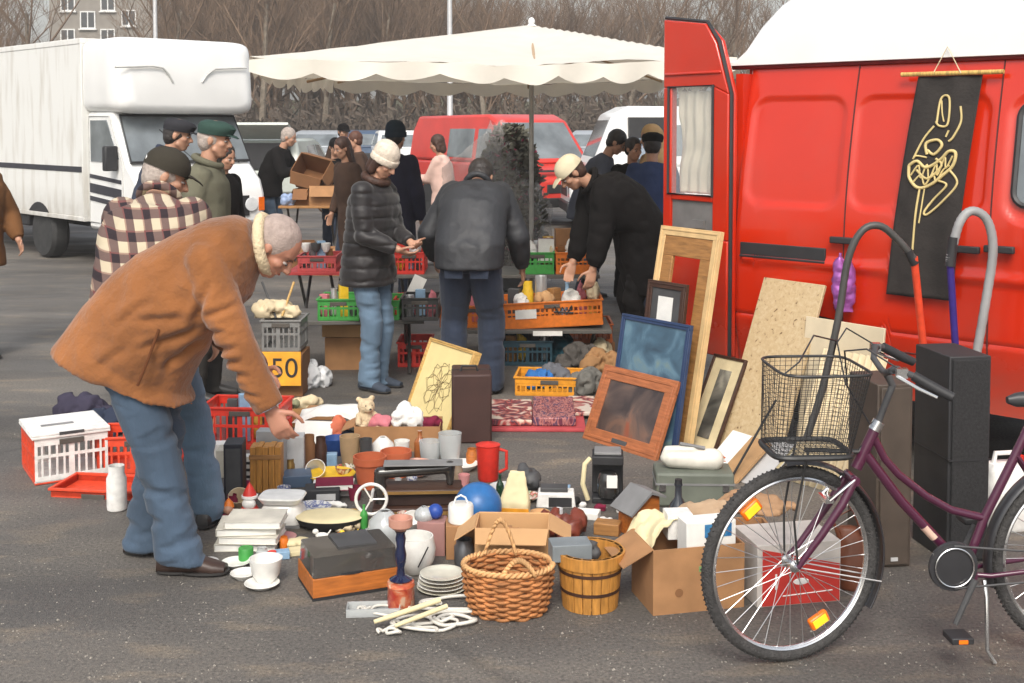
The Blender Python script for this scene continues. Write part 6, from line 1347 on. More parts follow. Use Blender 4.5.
# santa figure (generic gnome in red)
t = thing('gnome_figure', 'little red-capped gnome figure with white beard on the paper stack', 'figurine', G(250, 523, .0)); s_ = 1/sc(523)
b = B(); b.secs([((0, 0, 0), (.05, 0, 0), (0, .045, 0)), ((0, 0, .04), (.056, 0, 0), (0, .05, 0)), ((0, 0, .085), (.03, 0, 0), (0, .028, 0))], 20, 2); b.obj('coat', redpl, t, smooth=1); b = B(); b.ell((0, -.004, .11), (.028, .026, .028)); b.obj('head', skin, t); b = B(); b.ell((0, -.018, .095), (.032, .02, .026)); b.obj('beard', whipl, t); b = B(); b.lathe([(.034, .122), (.03, .14), (.014, .17), (.001, .19)], 16); b.obj('hat', redpl, t); b = B(); b.lathe([(.033, .115), (.038, .12), (.038, .13), (.03, .132)], 16); b.obj('hat_trim', whipl, t)
t = thing('doll', 'small clown doll leaning left of the red gnome', 'doll', G(229, 524, 0)); b = B(); b.ell((0, 0, .03), (.04, .03, .03)); b.obj('body', burg, t); b = B(); b.ell((0, -.01, .07), (.024, .022, .024)); b.obj('head', skin, t); b = B(); b.lathe([(.026, .08), (.02, .1), (.002, .12)], 12); b.obj('hat', orapl, t)
pt_('bowl', 'cream round bowl behind the red gnome', 'bowl', 241, 509, 20, 22, cream, rx=.6)
for i, (u, v, w1, d1, rr_) in enumerate(((214, 553, .26, .2, 3), (216, 552, .25, .19, -2), (215, 551, .255, .19, 5), (219, 550, .24, .18, 0))):
    book(('white paperback at the bottom of the paper stack by the shoe', 'white paperback second from the bottom of the stack by the shoe', 'white paperback third from the bottom of the stack by the shoe', 'white paperback on top of the stack by the shoe')[i], G(u, 553)+V(((u-214)/240, .01, .033*i)), w1, d1, .031, mat('offwhite_cover', S(222, 218, 205)), R(rr_), group='paperbacks stacked by the shoe')
pt_('can', 'small green tin in front of the paper stack', 'tin', 246, 561, 15, 14, grnpl); pt_('jar', 'small glass jar right of the green tin', 'jar', 262, 560, 12, 13, glas); pt_('can', 'small red tin between the glass jar and the turntable', 'tin', 272, 560, 9, 9, redpl)
pt_('bowl', 'white soup tureen in front of the green tin', 'bowl', 266, 583, 34, 26, china); pt_('plate', 'small white saucer left of the soup tureen', 'plate', 244, 578, 28, 6, china); pt_('plate', 'white saucer under the soup tureen', 'plate', 262, 587, 36, 5, china)
pt_('plate', 'white plate between the paper stack and the green tin', 'plate', 236, 566, 30, 5, china)
# turntable
a = G(313, 602); w_ = .345; d_ = .25; c = a+V((math.cos(R(23)), math.sin(R(23)), 0))
t = thing('record_player', 'record player with wooden plinth and smoky dust cover, front of the spread', 'record player', a, rzof(a, c))
B().box(0, w_, 0, d_, 0, .012).obj('foot', black, t); B().box(0, w_, 0, d_, .012, .085).obj('plinth', w_or, t, bev=.002)
smk = mat('smoky_acrylic', (.07, .065, .06), .12, na=.2, alpha=.86, coat=.6); q = B(); q.secs([((w_/2, d_/2, .087), (w_/2-.003, 0, 0), (0, d_/2-.003, 0)), ((w_/2, d_/2, .165), (w_/2-.008, 0, 0), (0, d_/2-.008, 0))], 32, 24); q.obj('dust_cover', smk, t, smooth=.5)
q = B(); q.lathe([(.01, .0865), (.13, .0865), (.13, .095), (.01, .095)], 32, c=(w_*.45, d_*.5, 0)); q.obj('platter', black, t); q = B(); q.tube([(w_*.85, d_*.8, .11), (w_*.82, d_*.3, .11), (w_*.7, d_*.2, .10)], .005, 6); q.obj('tone_arm', chrome, t)
B().box(w_*.35, w_*.8, d_*.3, d_*.95, .1655, .172).obj('sleeve', dgrey, t)
# vases, cups, candlestick etc.
t = pt_('round', 'round clear glass vase behind the turntable', 'vase', 385, 549, 36, 40, glas); pt_('round', 'small milky glass globe left of the round vase', 'vase', 368, 548, 16, 20, glas)
t = thing('duck_figure', 'tiny yellow toy duck between the pan and the glass globe', 'toy', G(348, 543)); b = B(); b.ell((0, 0, .018), (.03, .018, .018)); b.ell((-.025, 0, .045), (.013, .011, .013)); b.cap((-.015, 0, .025), (-.022, 0, .04), .008, .007); b.cap((.025, 0, .025), (.045, 0, .06), .008, .003); b.obj('body', yel, t); b = B(); b.ell((-.04, 0, .044), (.008, .007, .003)); b.obj('bill', orapl, t)
t = thing('dog_figure', 'tiny white china dog left of the toy duck', 'figurine', G(322, 541)); b = B(); b.ell((0, 0, .025), (.03, .013, .014)); b.ell((-.028, 0, .042), (.014, .011, .012))
for x in (-.018, .018):
    for y in (-.008, .008): b.cap((x, y, .02), (x, y, .003), .005, .004)
b.cap((.025, 0, .03), (.038, 0, .048), .004, .003); b.obj('body', china, t)
heap('wad of tan wrapping paper behind the turntable', 'paper', 'paper_wad', G(300, 545), .09, .06, .035, creamp, 31, 1, 6)
t = thing('planter', 'white china planter bowl right of the candlestick', 'planter', G(415, 571)); s_ = 1/sc(571); b = B(); b.lathe([(r*42*s_, q*36*s_) for r, q in [(.3, 0), (.34, .03), (.47, .35), (.5, .65), (.44, 1), (.41, 1), (.46, .65), (.3, .1), (.01, .08)]], 32); b.obj('bowl', china, t, smooth=.8)
B().tube([(.02, -.092, .05), (.06, -.084, .13)], .003, 5).obj('painted_line', black, t)
t = thing('candle_holder', 'dark glass candlestick with a terracotta cup, standing on a red tin', 'candlestick', G(401, 606)); s_ = 1/sc(606)
b = B(); b.lathe([(.04, .10), (.044, .105), (.018, .12), (.014, .15), (.02, .17), (.022, .2), (.016, .23), (.02, .26), (.016, .28), (.022, .29), (.001, .29)], 20); b.obj('stem', mat('cobalt_glass', (.01, .015, .05), .1, coat=.6), t, smooth=.8)
b = B(); b.lathe([(.02, .291), (.045, .31), (.046, .34), (.038, .34), (.03, .31), (.001, .3)], 24); b.obj('cup', mat('pink_stoneware', S(205, 150, 130)), t, smooth=.8)
t = thing('candle_tin', 'orange-red patterned tin under the dark candlestick', 'tin', G(401, 607)); b = B(); b.lathe([(.046, 0), (.052, .01), (.05, .08), (.053, .085), (.05, .1), (.04, .1), (.001, .098)], 24); b.obj('body', pic('tin_pattern', [(.4, S(190, 60, 40)), (.55, S(220, 120, 80)), (.62, S(230, 190, 160))], 20), t)
t = thing('paper_box', 'dusty pink box left of the small carton with the white canister', 'box', G(417, 556), R(-3)); s_ = 1/sc(556); B().box(0, 28*s_, 0, .1, 0, 34*s_).obj('body', mat('dusty_pink', S(170, 126, 120)), t, bev=.002)
pt_('round', 'glass bowl on the dusty pink box', 'bowl', 424, 522, 20, 16, glas, z=.001, Y=G(417, 556).y+.05); 
t = thing('small_carton', 'small cardboard carton under the white round canister', 'box', G(446, 560), R(4)); B().box(0, 32/sc(560), 0, .12, 0, 34/sc(560)).obj('body', card, t, bev=.002); B().box(.07, .11, -.002, -.0003, .03, .06).obj('printed_mark', dgrey, t)
zc = 34/sc(560); t = thing('canister', 'white round canister with a wire handle on the small carton', 'canister', G(446, 560)+V((.06, .06, zc))); b = B(); b.lathe([(.05, 0), (.054, .005), (.054, .07), (.05, .078), (.001, .08)], 28); b.obj('body', china, t, smooth=.6); b = B(); b.tube([(-.03+.0, 0, .08), (-.02, 0, .105), (.0, 0, .115), (.02, 0, .105), (.03, 0, .08)], .004, 6); b.obj('handle', china, t)
m1obj(B().ell((0, 0, .032), (.032, .032, .032), n=24, m=16), 'ball', plastic('deep_blue', S(35, 75, 165)), 'small dark blue ball on the dusty pink box', 'ball', G(417, 556)+V((.075, .05, 34/sc(556))), smooth=1.5)
pt_('jar', 'dull metal can left of the open cardboard flaps', 'can', 464, 564, 20, 26, mat('dull_metal', S(120, 122, 126), .4, .6)); pt_('cup', 'white cup between the round vase and the candlestick cup', 'cup', 408, 552, 18, 16, whipl)
pt_('bowl', 'white shell-shaped bowl left of the small blue ball', 'bowl', 413, 530, 20, 18, china, rx=.5)
# plates stack, cables
for i in range(5):
    m1obj(B().lathe([(r*.2*(1-.03*i), q*.014+.013*i) for r, q in PROF['plate']], 36), 'plate', china if i % 2 else mat('cream_china', S(226, 222, 205), .2, coat=.4), ('white plate at the bottom of the stack by the wicker basket', 'cream plate second in the stack by the wicker basket', 'white plate in the middle of the stack by the wicker basket', 'cream plate fourth in the stack by the wicker basket', 'white plate on top of the stack by the wicker basket')[i], 'plate', G(441, 597)+V((0, .08, 0)), group='plates stacked by the wicker basket', smooth=.8)
cabm = mat('white_cable', S(226, 222, 212), .5, na=.05); rg = random.Random(14)
def cable(label, c0, R0, n, seed, r=.007, loops=2.2):
    rg = random.Random(seed); pts = []
    for i in range(n):
        a = loops*6.283*i/n; rr_ = R0*(.6+.4*math.sin(a*.37+seed)); pts.append(V((rr_*1.5*math.cos(a)+.05*math.sin(a*.31+seed), rr_*.8*math.sin(a), r+.012*abs(math.sin(a*1.3+seed)))))
    m1obj(B().tube(pts, r, 8), 'cable', cabm, label, 'cable', c0, smooth=1.2)
cable('coil of white cable on the asphalt left of the wicker basket', G(452, 622), .09, 70, 1); cable('loose coil of white cable in front of the red tin', G(415, 626), .08, 60, 4, .006); cable('wide loose loop of white cable right of the red tin', G(446, 608), .10, 64, 11, .0065, 1.6); cable('thin white cable wound by the glass tray', G(378, 612), .07, 60, 17, .005, 2.6)
cable('tangled white cable nearest the camera, below the red tin', G(398, 634), .06, 50, 8, .006, 1.7)
for i, (u0, v0, u1, v1, r, lb) in enumerate(((374, 622, 440, 600, .010, 'cream plastic pipe lying across the white cables'), (395, 626, 447, 606, .009, 'second cream plastic pipe on the white cables'))):
    m1obj(B().tube([G(u0, v0, .03), G((u0+u1)/2, (v0+v1)/2, .055), G(u1, v1, .07)], [r*.8, r, r], 12), 'pipe', creamp, lb, 'pipe', (0, 0, 0))
t = thing('glass_tray', 'long clear glass tray on the asphalt left of the cables', 'tray', G(346, 618), R(4)); b = B()
for x0, x1, y0, y1, z0, z1 in ((0, .2, 0, .08, 0, .005), (0, .2, 0, .005, .005, .03), (0, .2, .075, .08, .005, .03), (0, .005, .005, .075, .005, .03), (.195, .2, .005, .075, .005, .03)): b.box(x0, x1, y0, y1, z0, z1)
b.obj('body', glas, t, smooth=0)
# wicker basket
def wicker(label, loc, rx_, ry_, h):
    t = thing('wicker_basket', label, 'basket', loc, 0); m = mat('wicker', S(196, 130, 76, .72), .75, ns=16, na=.35); ml = mat('pale_wicker', S(222, 172, 116, .75), .75, ns=20, na=.3)
    b = B(); n = 22; rows = 15
    def rr_(z): return .80+.20*(z/h)**.7+.04*math.sin(z/h*3.1)
    for j in range(rows):
        z = h*(j+.5)/rows; pts = []
        for i in range(n*4):
            a = 2*math.pi*i/(n*4); o_ = .0075*math.cos(a*n/2*1.0+j*math.pi) ; k = rr_(z); pts.append((math.cos(a)*(rx_*k+o_), math.sin(a)*(ry_*k+o_), z+.0015*math.sin(a*7+j)))
        b.tube(pts, h/rows*.56, 6, closed=True)
    b.obj('weave', m, t, smooth=1.2)
    b = B()
    for i in range(n): a = 2*math.pi*(i+.5)/n; b.tube([(math.cos(a)*rx_*rr_(h*k/5), math.sin(a)*ry_*rr_(h*k/5), h*k/5) for k in range(6)], .0045, 5)
    b.lathe([(.01, .004), (rx_*.78, .004), (rx_*.78, .01), (.01, .01)], 30, sy=ry_/rx_); b.obj('stakes', m, t)
    b = B()
    for s in (0, 1): b.tube([(math.cos(a)*(rx_*1.02+.006*math.cos(a*24+s*3.14)), math.sin(a)*(ry_*1.02+.006*math.cos(a*24+s*3.14)), h+.006*math.sin(a*24+s*3.14)) for a in [2*math.pi*i/150 for i in range(150)]], .0065, 6, closed=True)
    b.obj('rim', ml, t, smooth=1.2); return t, m, ml
s_ = 1/sc(625); t, wk, wl_ = wicker('oval wicker basket with two plaited handles at the front of the spread', G(508, 625)+V((0, .13, 0)), 45*s_, .125, 62*s_*.80)
for y, x0, x1, hh in ((-.12, -.02, .10, .055), (.10, -.09, .03, .13)):
    b = B()
    for s in (0, 1): b.tube([V((x0+(x1-x0)*q, y*(1-.0*q), 62*s_*.80+hh*math.sin(math.pi*q)))+V((0, .006*math.cos(q*40+s*3.14), .006*math.sin(q*40+s*3.14))) for q in [i/40 for i in range(41)]], .0062, 6)
    b.obj('handle', wl_, t, smooth=1.2)
# wooden tub
s_ = 1/sc(618); t = thing('wooden_tub', 'orange-brown wooden tub with two hoops, right of the wicker basket', 'tub', G(592, 617)+V((0, .12, 0))); rw_, hh = 34*s_, 58*s_
b = B()
for i in range(20):
    a0, a1 = 2*math.pi*i/20+.012, 2*math.pi*(i+1)/20-.012; rs = []
    for z, k in ((.0, .84), (hh, 1.0)):
        rs.append([(rw_*k*math.cos(a0), rw_*k*math.sin(a0), z), (rw_*k*math.cos((a0+a1)/2)*1.004, rw_*k*math.sin((a0+a1)/2)*1.004, z), (rw_*k*math.cos(a1), rw_*k*math.sin(a1), z), ((rw_*k-.012)*math.cos(a1), (rw_*k-.012)*math.sin(a1), z), ((rw_*k-.012)*math.cos(a0), (rw_*k-.012)*math.sin(a0), z)])
    b.rings(rs)
b.lathe([(.01, .01), (rw_*.8, .01), (rw_*.8, .02), (.01, .02)], 30); b.obj('staves', w_hon, t, smooth=.5, bev=.001)
for z, h2 in ((hh*.34, .006), (hh*.68, .006)):
    k = .84+.16*z/hh; b = B(); b.lathe([(rw_*k-.004, z-h2), (rw_*k+.002, z-h2), (rw_*k+.003, z+h2), (rw_*k-.004, z+h2)], 40, loop=True); b.obj('hoop', w_dark, t, smooth=.5)
b = B(); b.lathe([(rw_*.985-.014, hh*.78), (rw_*.99+.006, hh*.78), (rw_+.008, hh), (rw_-.014, hh)], 40, loop=True); b.obj('rim', w_hon, t, smooth=.5)
blk_('grey flat box sticking out of the wooden tub', 'box', 576, 575, 38, 16, .1, mat('slate_grey', S(130, 138, 142)), 8, z=0, name='flat_box').location = t.location+V((-.07, -.06, hh*.86))
o_ = COL.objects[-1]
heap('dark cloth lying in the back of the wooden tub', 'cloth', 'cloth', t.location+V((-.01, .05, hh*.62)), .08, .06, .11, dgrey, 33, .8, 4)
# big carton with papers
a, c = G(653, 616), G(744, 607); L1 = G(622, 600); w_ = (c-a).length; d_ = (L1-a).length*1.35; hh = P(653, 551, a.y).z; rz_ = rzof(a, c)
t = carton('big open cardboard box of papers behind the front wheel of the bicycle', a+V((math.cos(rz_)*w_/2-math.sin(rz_)*d_/2, math.sin(rz_)*w_/2+math.cos(rz_)*d_/2, 0)), rz_, w_, d_, hh, card, fl=(None, 1.1, .5, None), fh=.13)
b = B(); b.M = Matrix.Translation((-w_*.22, -d_/2-.0015, hh*.32)) @ Matrix.Rotation(R(90), 4, 'X'); b.lathe([(.001, 0), (.016, 0), (.016, .001), (.001, .001)], 20); b.obj('grip_hole', cardd, t)
b = B(); b.cb((w_*.05, -d_/2-.0016, hh*.66), (.04, .001, .02)); b.obj('sticker', mat('green_sticker', S(120, 160, 100)), t)
def inbox(t, x, y, z): return t.matrix_basis @ V((x, y, z))
bpy.context.view_layer.update()
q = B(); q.grid(lambda a, c: (.16*a, .17*c, .05*math.sin(a*2.6)+.03*noise.noise(V((a*4, c*4, 2)))), 10, 10); m1obj(q, 'paper_sheet', creamp, 'cream paper sheets rising out of the big cardboard box', 'paper', t.matrix_basis @ V((-w_*.42, -.02, hh-.03)), rz_+.3, solid=.004).rotation_euler.y = -.35
bk1 = thing('magazine_box', 'white magazine box with blue picture inside the big cardboard box', 'box', t.matrix_basis @ V((-w_*.12, -d_*.42, hh-.06)), rz_+.02); B().box(0, w_*.55, 0, .09, 0, .145).obj('body', paper, bk1, bev=.002)
B().box(w_*.2, w_*.5, -.002, -.0004, .085, .135).obj('printed_picture', pic('blue_print', [(.4, S(30, 110, 170)), (.55, S(90, 160, 200)), (.65, S(230, 235, 235))], 12), bk1)
blk_('white plastic cube standing in the big cardboard box', 'box', 680, 560, 24, 24, .09, whipl, 6).location = t.matrix_basis @ V((-.02, .02, hh-.02))
t_ = thing('spray_bottle', 'dark slim bottle standing behind the big cardboard box', 'bottle', G(678, 545)); b = B(); b.lathe([(r*.09, q*.27) for r, q in PROF['bottle']], 20); b.obj('body', mat('smoke_glass', (.03, .035, .045), .15, coat=.5), t_, smooth=.7); B().lathe([(.016, .27), (.016, .29), (.001, .29)], 12).obj('cap', black, t_)
heap('flesh-pink cloth over the big cardboard box behind the spokes', 'cloth', 'cloth', G(720, 575)+V((0, .12, .17)), .17, .10, .10, clothm('flesh_cloth', S(208, 178, 146, .7)), 35, .8, 4)
heap('pinkish paper and cloth spilling right over the red and white carton', 'cloth', 'cloth', G(768, 572)+V((0, .2, .18)), .2, .1, .08, clothm('flesh_cloth2', S(196, 156, 120, .7)), 36, .8, 4)
carton('second open cardboard box behind the spokes of the front wheel', G(742, 592)+V((0, .2, 0)), R(3), .3, .22, .19, card, fl=(.7, 1.2, .8, .8))
# red-white carton
a, c = G(757, 608), G(840, 601); w_ = (c-a).length; rz_ = rzof(a, c); hh = P(757, 546, a.y).z
t = thing('printed_carton', 'red and white printed carton behind the bicycle spokes', 'box', a, rz_); B().box(0, w_, 0, .24, 0, hh).obj('body', mat('white_carton', S(215, 208, 200), .7), t, bev=.002)
rc = mat('carton_red', S(214, 58, 48, .75), .6, na=.1); b = B(); b.prism([(.02, .004), (w_-.004, .004), (w_-.004, hh*.62), (.02, hh*.93)], -.0025, -.0005); b.obj('red_print', rc, t, smooth=0)
b = B(); b.ell((w_*.52, -.003, hh*.38), (.032, .0015, .013)); b.cb((w_*.22, -.0032, hh*.4), (.008, .001, .06)); b.tube([(w_*.3, -.003, hh*.16), (w_*.9, -.003, hh*.2)], .0025, 4); b.obj('printed_mark', paper, t)
t = thing('leather_bag', 'brown leather bag right of the red and white carton', 'bag', G(862, 596)+V((0, .1, 0))); b = B(); b.secs([((0, 0, 0), (.075, 0, 0), (0, .06, 0)), ((0, 0, .08), (.085, 0, 0), (0, .065, 0)), ((-.02, 0, .18), (.06, 0, 0), (0, .04, 0)), ((-.03, 0, .24), (.04, 0, 0), (0, .02, 0))], 24); q = remesh(b, .009, 2, .006, (14, 14, 9)); bl3 = mat('brown_hide', S(120, 66, 40, .7), .5, ns=8, na=.3); q.obj('body', bl3, t, smooth=1.2); B().tube([(-.07, -.03, .2), (-.1, -.03, .28), (-.02, -.03, .32), (.02, -.03, .22)], .008, 8).obj('strap', bl3, t)
# sewing-machine case and books
t = thing('green_case', 'grey-green hard case with a white machine on top, left of the bicycle wheel', 'case', G(656, 507), R(-2)); s_ = 1/sc(507); b = B(); b.box(0, 78*s_, 0, .2, 0, 34*s_); b.obj('body', mat('grey_green', S(118, 124, 112, .75), .6), t, bev=.012); B().box(-.003, 78*s_+.003, -.003, .203, 22*s_, 24*s_).obj('seam', mgrey, t)
B().cb((.03, -.008, 20*s_), (.03, .012, .03)).obj('latch', chrome, t); B().cb((.33, -.008, 20*s_), (.03, .012, .03)).obj('latch', chrome, t)
t2 = thing('white_machine', 'white rounded kitchen machine lying on the grey-green case', 'appliance', G(656, 507)+V((.02, .04, 34*s_+.002)), R(-4)); b = B(); b.cap((.06, .06, .045), (.26, .07, .04), .045, .055, 18); b.cap((.05, .05, .09), (.16, .06, .085), .02, .028, 14); b.cap((.03, .05, .05), (.04, .05, .09), .025, .02); q = remesh(b, .007, 2); q.obj('body', mat('cream_enamel', S(232, 228, 215), .35, coat=.3), t2, smooth=1.2); B().tube([(.1, .05, .12), (.22, .05, .10)], .009, 8).obj('handle', mgrey, t2)
BG = 'books leaning beside the framed print'
for i, (bl_, br_, tl_, m_, lb, nm) in enumerate((((700, 470), (722, 478), (733, 430), paper, 'large white book leaning beside the framed print, leftmost', 'book'), ((716, 476), (734, 484), (752, 436), mat('wood_board', S(190, 150, 105)), 'tan-edged board leaning between the white books', 'board'), ((736, 480), (758, 488), (772, 438), lgrey, 'grey-white book leaning behind the front wheel', 'book'))):
    t, w, h = panel3(nm, lb, nm, bl_, br_, tl_)
    if nm == 'book':
        B().box(0, w, 0, .004, 0, h).obj('cover', m_, t, bev=.001); B().box(.003, w-.003, .0042, .024, .003, h-.004).obj('pages', creamp, t, smooth=0); B().box(0, w, .0242, .028, 0, h).obj('cover', m_, t, bev=.001)
    else: B().box(0, w, 0, .018, 0, h).obj('panel', m_, t, bev=.002)
m1obj(B().cyl((0, 0, 0), G(770, 397, 0)*0+V((.24, .02, .42)), .006), 'stick', black, 'thin dark stick leaning across the white books', 'stick', G(729, 482))
book('reddish-brown book lying flat on the grey-green case, right end', G(700, 500)+V((0, .06, 34*s_+.004)), .14, .1, .02, terra, R(8))
# birdhouse
t = thing('birdhouse', 'orange wooden birdhouse with a grey sloping roof behind the big carton', 'birdhouse', G(640, 536)+V((0, .05, 0)), R(28)); b = B(); b.prism([(-.07, 0), (.07, 0), (.07, .17), (0, .185), (-.07, .12)], -.06, .06); b.obj('body', w_or, t, bev=.002); b = B(); b.prism([(-.10, .112), (.012, .203), (.018, .195), (-.094, .104)], -.085, .085); b.obj('roof', mgrey, t); b = B(); b.prism([(.012, .203), (.09, .175), (.088, .165), (.012, .192)], -.085, .085); b.obj('roof', mgrey, t)
b = B(); b.M = Matrix.Translation((0, -.0615, .09)) @ Matrix.Rotation(R(90), 4, 'X'); b.lathe([(.001, 0), (.02, 0), (.02, .001), (.001, .001)], 20); b.obj('entrance_hole', black, t)
# coffee machine etc.
t = thing('coffee_machine', 'black coffee machine with white label and cream handle, alone on the asphalt', 'coffee machine', G(592, 505), R(-4)); s_ = 1/sc(505)
b = B(); b.box(0, .15, .02, .15, 0, .03); b.box(0, .15, .09, .15, .031, .19); b.box(0, .15, .0, .15, .191, .235); b.obj('body', black, t, bev=.006); b = B(); b.lathe([(.045, .033), (.055, .06), (.05, .12), (.04, .15), (.001, .15)], 24, c=(.075, .04, 0)); b.obj('jug', mat('dark_glass', (.03, .03, .03), .08, coat=.7), t); B().box(.07, .12, -.02, -.016, .09, .15).obj('label', paper, t); b = B(); b.tube([(-.02, .02, .02), (-.045, .01, .1), (-.035, .0, .2), (-.01, .02, .22)], .012, 10); b.obj('handle', creamp, t, smooth=1); B().box(.01, .14, .02, .14, .236, .25).obj('lid', mgrey, t, bev=.004)
t = thing('clock_radio', 'white clock radio with black display left of the coffee machine', 'radio', G(536, 508), R(-3)); b = B(); b.prism([(0, 0), (.19, 0), (.18, .07), (.01, .07)], 0, .1); b.obj('body', whipl, t, bev=.005); B().box(.06, .17, -.004, -.0005, .008, .052).obj('display', black, t); b = B(); b.box(.02, .15, .02, .1, .072, .09); b.obj('lid', dgrey, t, bev=.003)
heap('tangle of small black chargers between the radio and the coffee machine', 'chargers', 'charger', G(572, 506), .05, .05, .05, black, 41, 1, 4); heap('small red-brown trinkets in front of the coffee machine', 'trinkets', 'trinket', G(600, 510), .06, .04, .04, burg, 42, 1, 4); heap('white plug adapter right of the black chargers', 'adapter', 'adapter', G(583, 508), .03, .03, .04, whipl, 43, .6, 4)
heap('dark grey cloth bundle behind the yellow paper bag', 'cloth', 'cloth', G(527, 492)+V((0, .08, 0)), .11, .1, .13, dgrey, 44, .8, 4)
pb = thing('paper_bag', 'crumpled yellow-cream paper bag right of the blue ball', 'bag', G(515, 518), R(-8)); b = B(); b.secs([((0, 0, 0), (.075, 0, 0), (0, .05, 0)), ((0, 0, .08), (.07, 0, 0), (0, .045, 0)), ((.005, 0, .15), (.05, 0, 0), (0, .012, 0)), ((.01, .01, .22), (.035, 0, 0), (0, .005, 0))], 24, 4); q = remesh(b, .007, 1, .006, (14, 14, 10)); q.obj('body', creamp, pb, smooth=1); B().box(-.07, .07, -.052, -.048, .005, .06).obj('band', yelpl, pb)
heap('red-brown leather goods heaped behind the open carton', 'leather goods', 'leather_heap', G(566, 546)+V((0, .08, 0)), .14, .09, .14, mat('oxblood_leather', S(130, 60, 42, .7), .4, ns=8, na=.3), 45, .9, 4)
heap('bright blue plastic bag left of the red-brown leather goods', 'bag', 'plastic_bag', G(514, 535), .10, .07, .08, plastic('bag_blue', S(90, 165, 225), .3), 46, .9, 4)
t = carton('open cardboard box with spread flaps behind the wicker basket', G(513, 580)+V((0, .15, 0)), R(-3), .30, .2, .19, cardl, fl=(.35, .6, .6, .5), fh=.10)
heap('crumpled brown paper in the open box behind the wicker basket', 'paper', 'paper_wad', G(513, 580)+V((0, .15, .08)), .1, .07, .09, card, 48, .8, 4)
# blue ball
s_ = 1/sc(530); r_ = 24*s_; m1obj(B().ell((0, 0, r_), (r_, r_, r_), n=40, m=26), 'ball', bluec, 'big blue ball in the middle of the spread', 'ball', G(478, 530), smooth=1.5)
# red jug
t = thing('red_jug', 'red plastic jug with a handle behind the blue ball', 'jug', G(488, 480)); s_ = 1/sc(480); b = B(); b.lathe([(.046, 0), (.052, .01), (.058, .15), (.062, .18), (.057, .18), (.05, .02), (.001, .015)], 28); b.obj('body', redpl, t, smooth=.8); B().tube([(.058, 0, .16), (.095, 0, .15), (.095, 0, .06), (.056, 0, .04)], .009, 10).obj('handle', redpl, t); B().lathe([(.06, .181), (.064, .185), (.02, .192), (.001, .2)], 24).obj('lid', redpl, t)
# box of toys with teddy
a, c = G(354, 452), G(440, 452); w_ = (c-a).length
t = carton('long cardboard box full of soft toys behind the glassware', a+V((w_/2, .13, 0)), R(0), w_, .24, .14, card, fl=(None, None, .4, None), fh=.08); zt = .10; bo = a+V((w_/2, .13, 0))
td_ = thing('teddy_bear', 'cream teddy bear sitting up in the box of soft toys', 'teddy bear', bo+V((-.19, 0, zt)), R(-60)); b = B(); b.ell((0, 0, .05), (.05, .055, .06)); b.ell((.01, 0, .13), (.045, .05, .045)); b.ell((.05, 0, .12), (.022, .022, .018))
for s in (-1, 1): b.ell((0, s*.04, .17), (.012, .018, .018)); b.cap((.01, s*.045, .08), (.06, s*.07, .05), .018, .016); b.cap((.02, s*.03, .02), (.08, s*.045, .015), .024, .022)
q = remesh(b, .007, 1, .002, (50, 50, 50)); q.obj('body', mat('teddy_fur', S(226, 204, 168), .95, ns=40, bump=.8, bs=90), td_, smooth=1.2); b = B(); b.ell((.071, 0, .124), (.006, .007, .005)); b.ell((.047, .018, .14), (.005, .005, .005)); b.ell((.047, -.018, .14), (.005, .005, .005)); b.obj('eyes_and_nose', black, td_)
heap('pink soft toy in the box behind the glassware', 'soft toy', 'soft_toy', bo+V((-.10, -.02, zt)), .1, .07, .09, pinkc, 51, .6, 4); heap('white plastic bag in the box of soft toys', 'bag', 'plastic_bag', bo+V((.03, .0, zt)), .12, .08, .16, whipl, 52, .9, 5); heap('orange soft toy at the left of the teddy bear', 'soft toy', 'soft_toy', G(338, 446)+V((0, .1, .0)), .09, .08, .17, clothm('salmon', S(230, 130, 100)), 53, .6, 4); heap('dark red soft toy at the right end of the toy box', 'soft toy', 'soft_toy', bo+V((.15, .0, zt)), .1, .07, .08, burg, 54, .6, 4); heap('dark blue soft toy lying left of the teddy bear', 'soft toy', 'soft_toy', G(347, 450)+V((0, .02, .04)), .07, .06, .08, navy, 55, .6, 4)
# lid picture and suitcase
t, w, h = panel3('framed_map', 'pale wooden framed board with a faint drawing, propped behind the box of toys', 'board', (402, 417), (446, 437), (430, 337)); framed(t, w, h, .022, w_pale, mat('yellowed_paper', S(244, 224, 160), .8, na=.06), .05)
b = B(); rg = random.Random(8); pts = []
for i in range(150):
    a_ = i*.23; r_ = .5+.5*math.sin(i*.61)*rg.uniform(.6, 1); pts.append(V((w*(.5+.30*math.cos(a_)*r_+.02*math.sin(i*2.1)), .0065, h*(.48+.33*math.sin(a_)*r_+.015*math.cos(i*2.7)))))
b.tube(pts, .0013, 4)
b.obj('ink_drawing', mat('ink_brown', S(110, 90, 60), .8), t)
t = thing('suitcase', 'dark brown upright suitcase behind the framed board', 'suitcase', G(452, 444), R(3)); s_ = 1/sc(444); b = B(); b.box(0, 40*s_, 0, .3, 0, 70*s_); b.obj('body', mat('case_brown', S(76, 48, 42, .65), .6, ns=5, na=.2), t, bev=.012); b = B(); b.box(-.002, 40*s_+.002, .14, .15, 0, 70*s_+.002); b.obj('seam', black, t); b = B(); b.tube([(.05, .1, 70*s_), (.06, .1, 70*s_+.03), (.14, .1, 70*s_+.03), (.15, .1, 70*s_)], .007, 8); b.obj('handle', black, t)
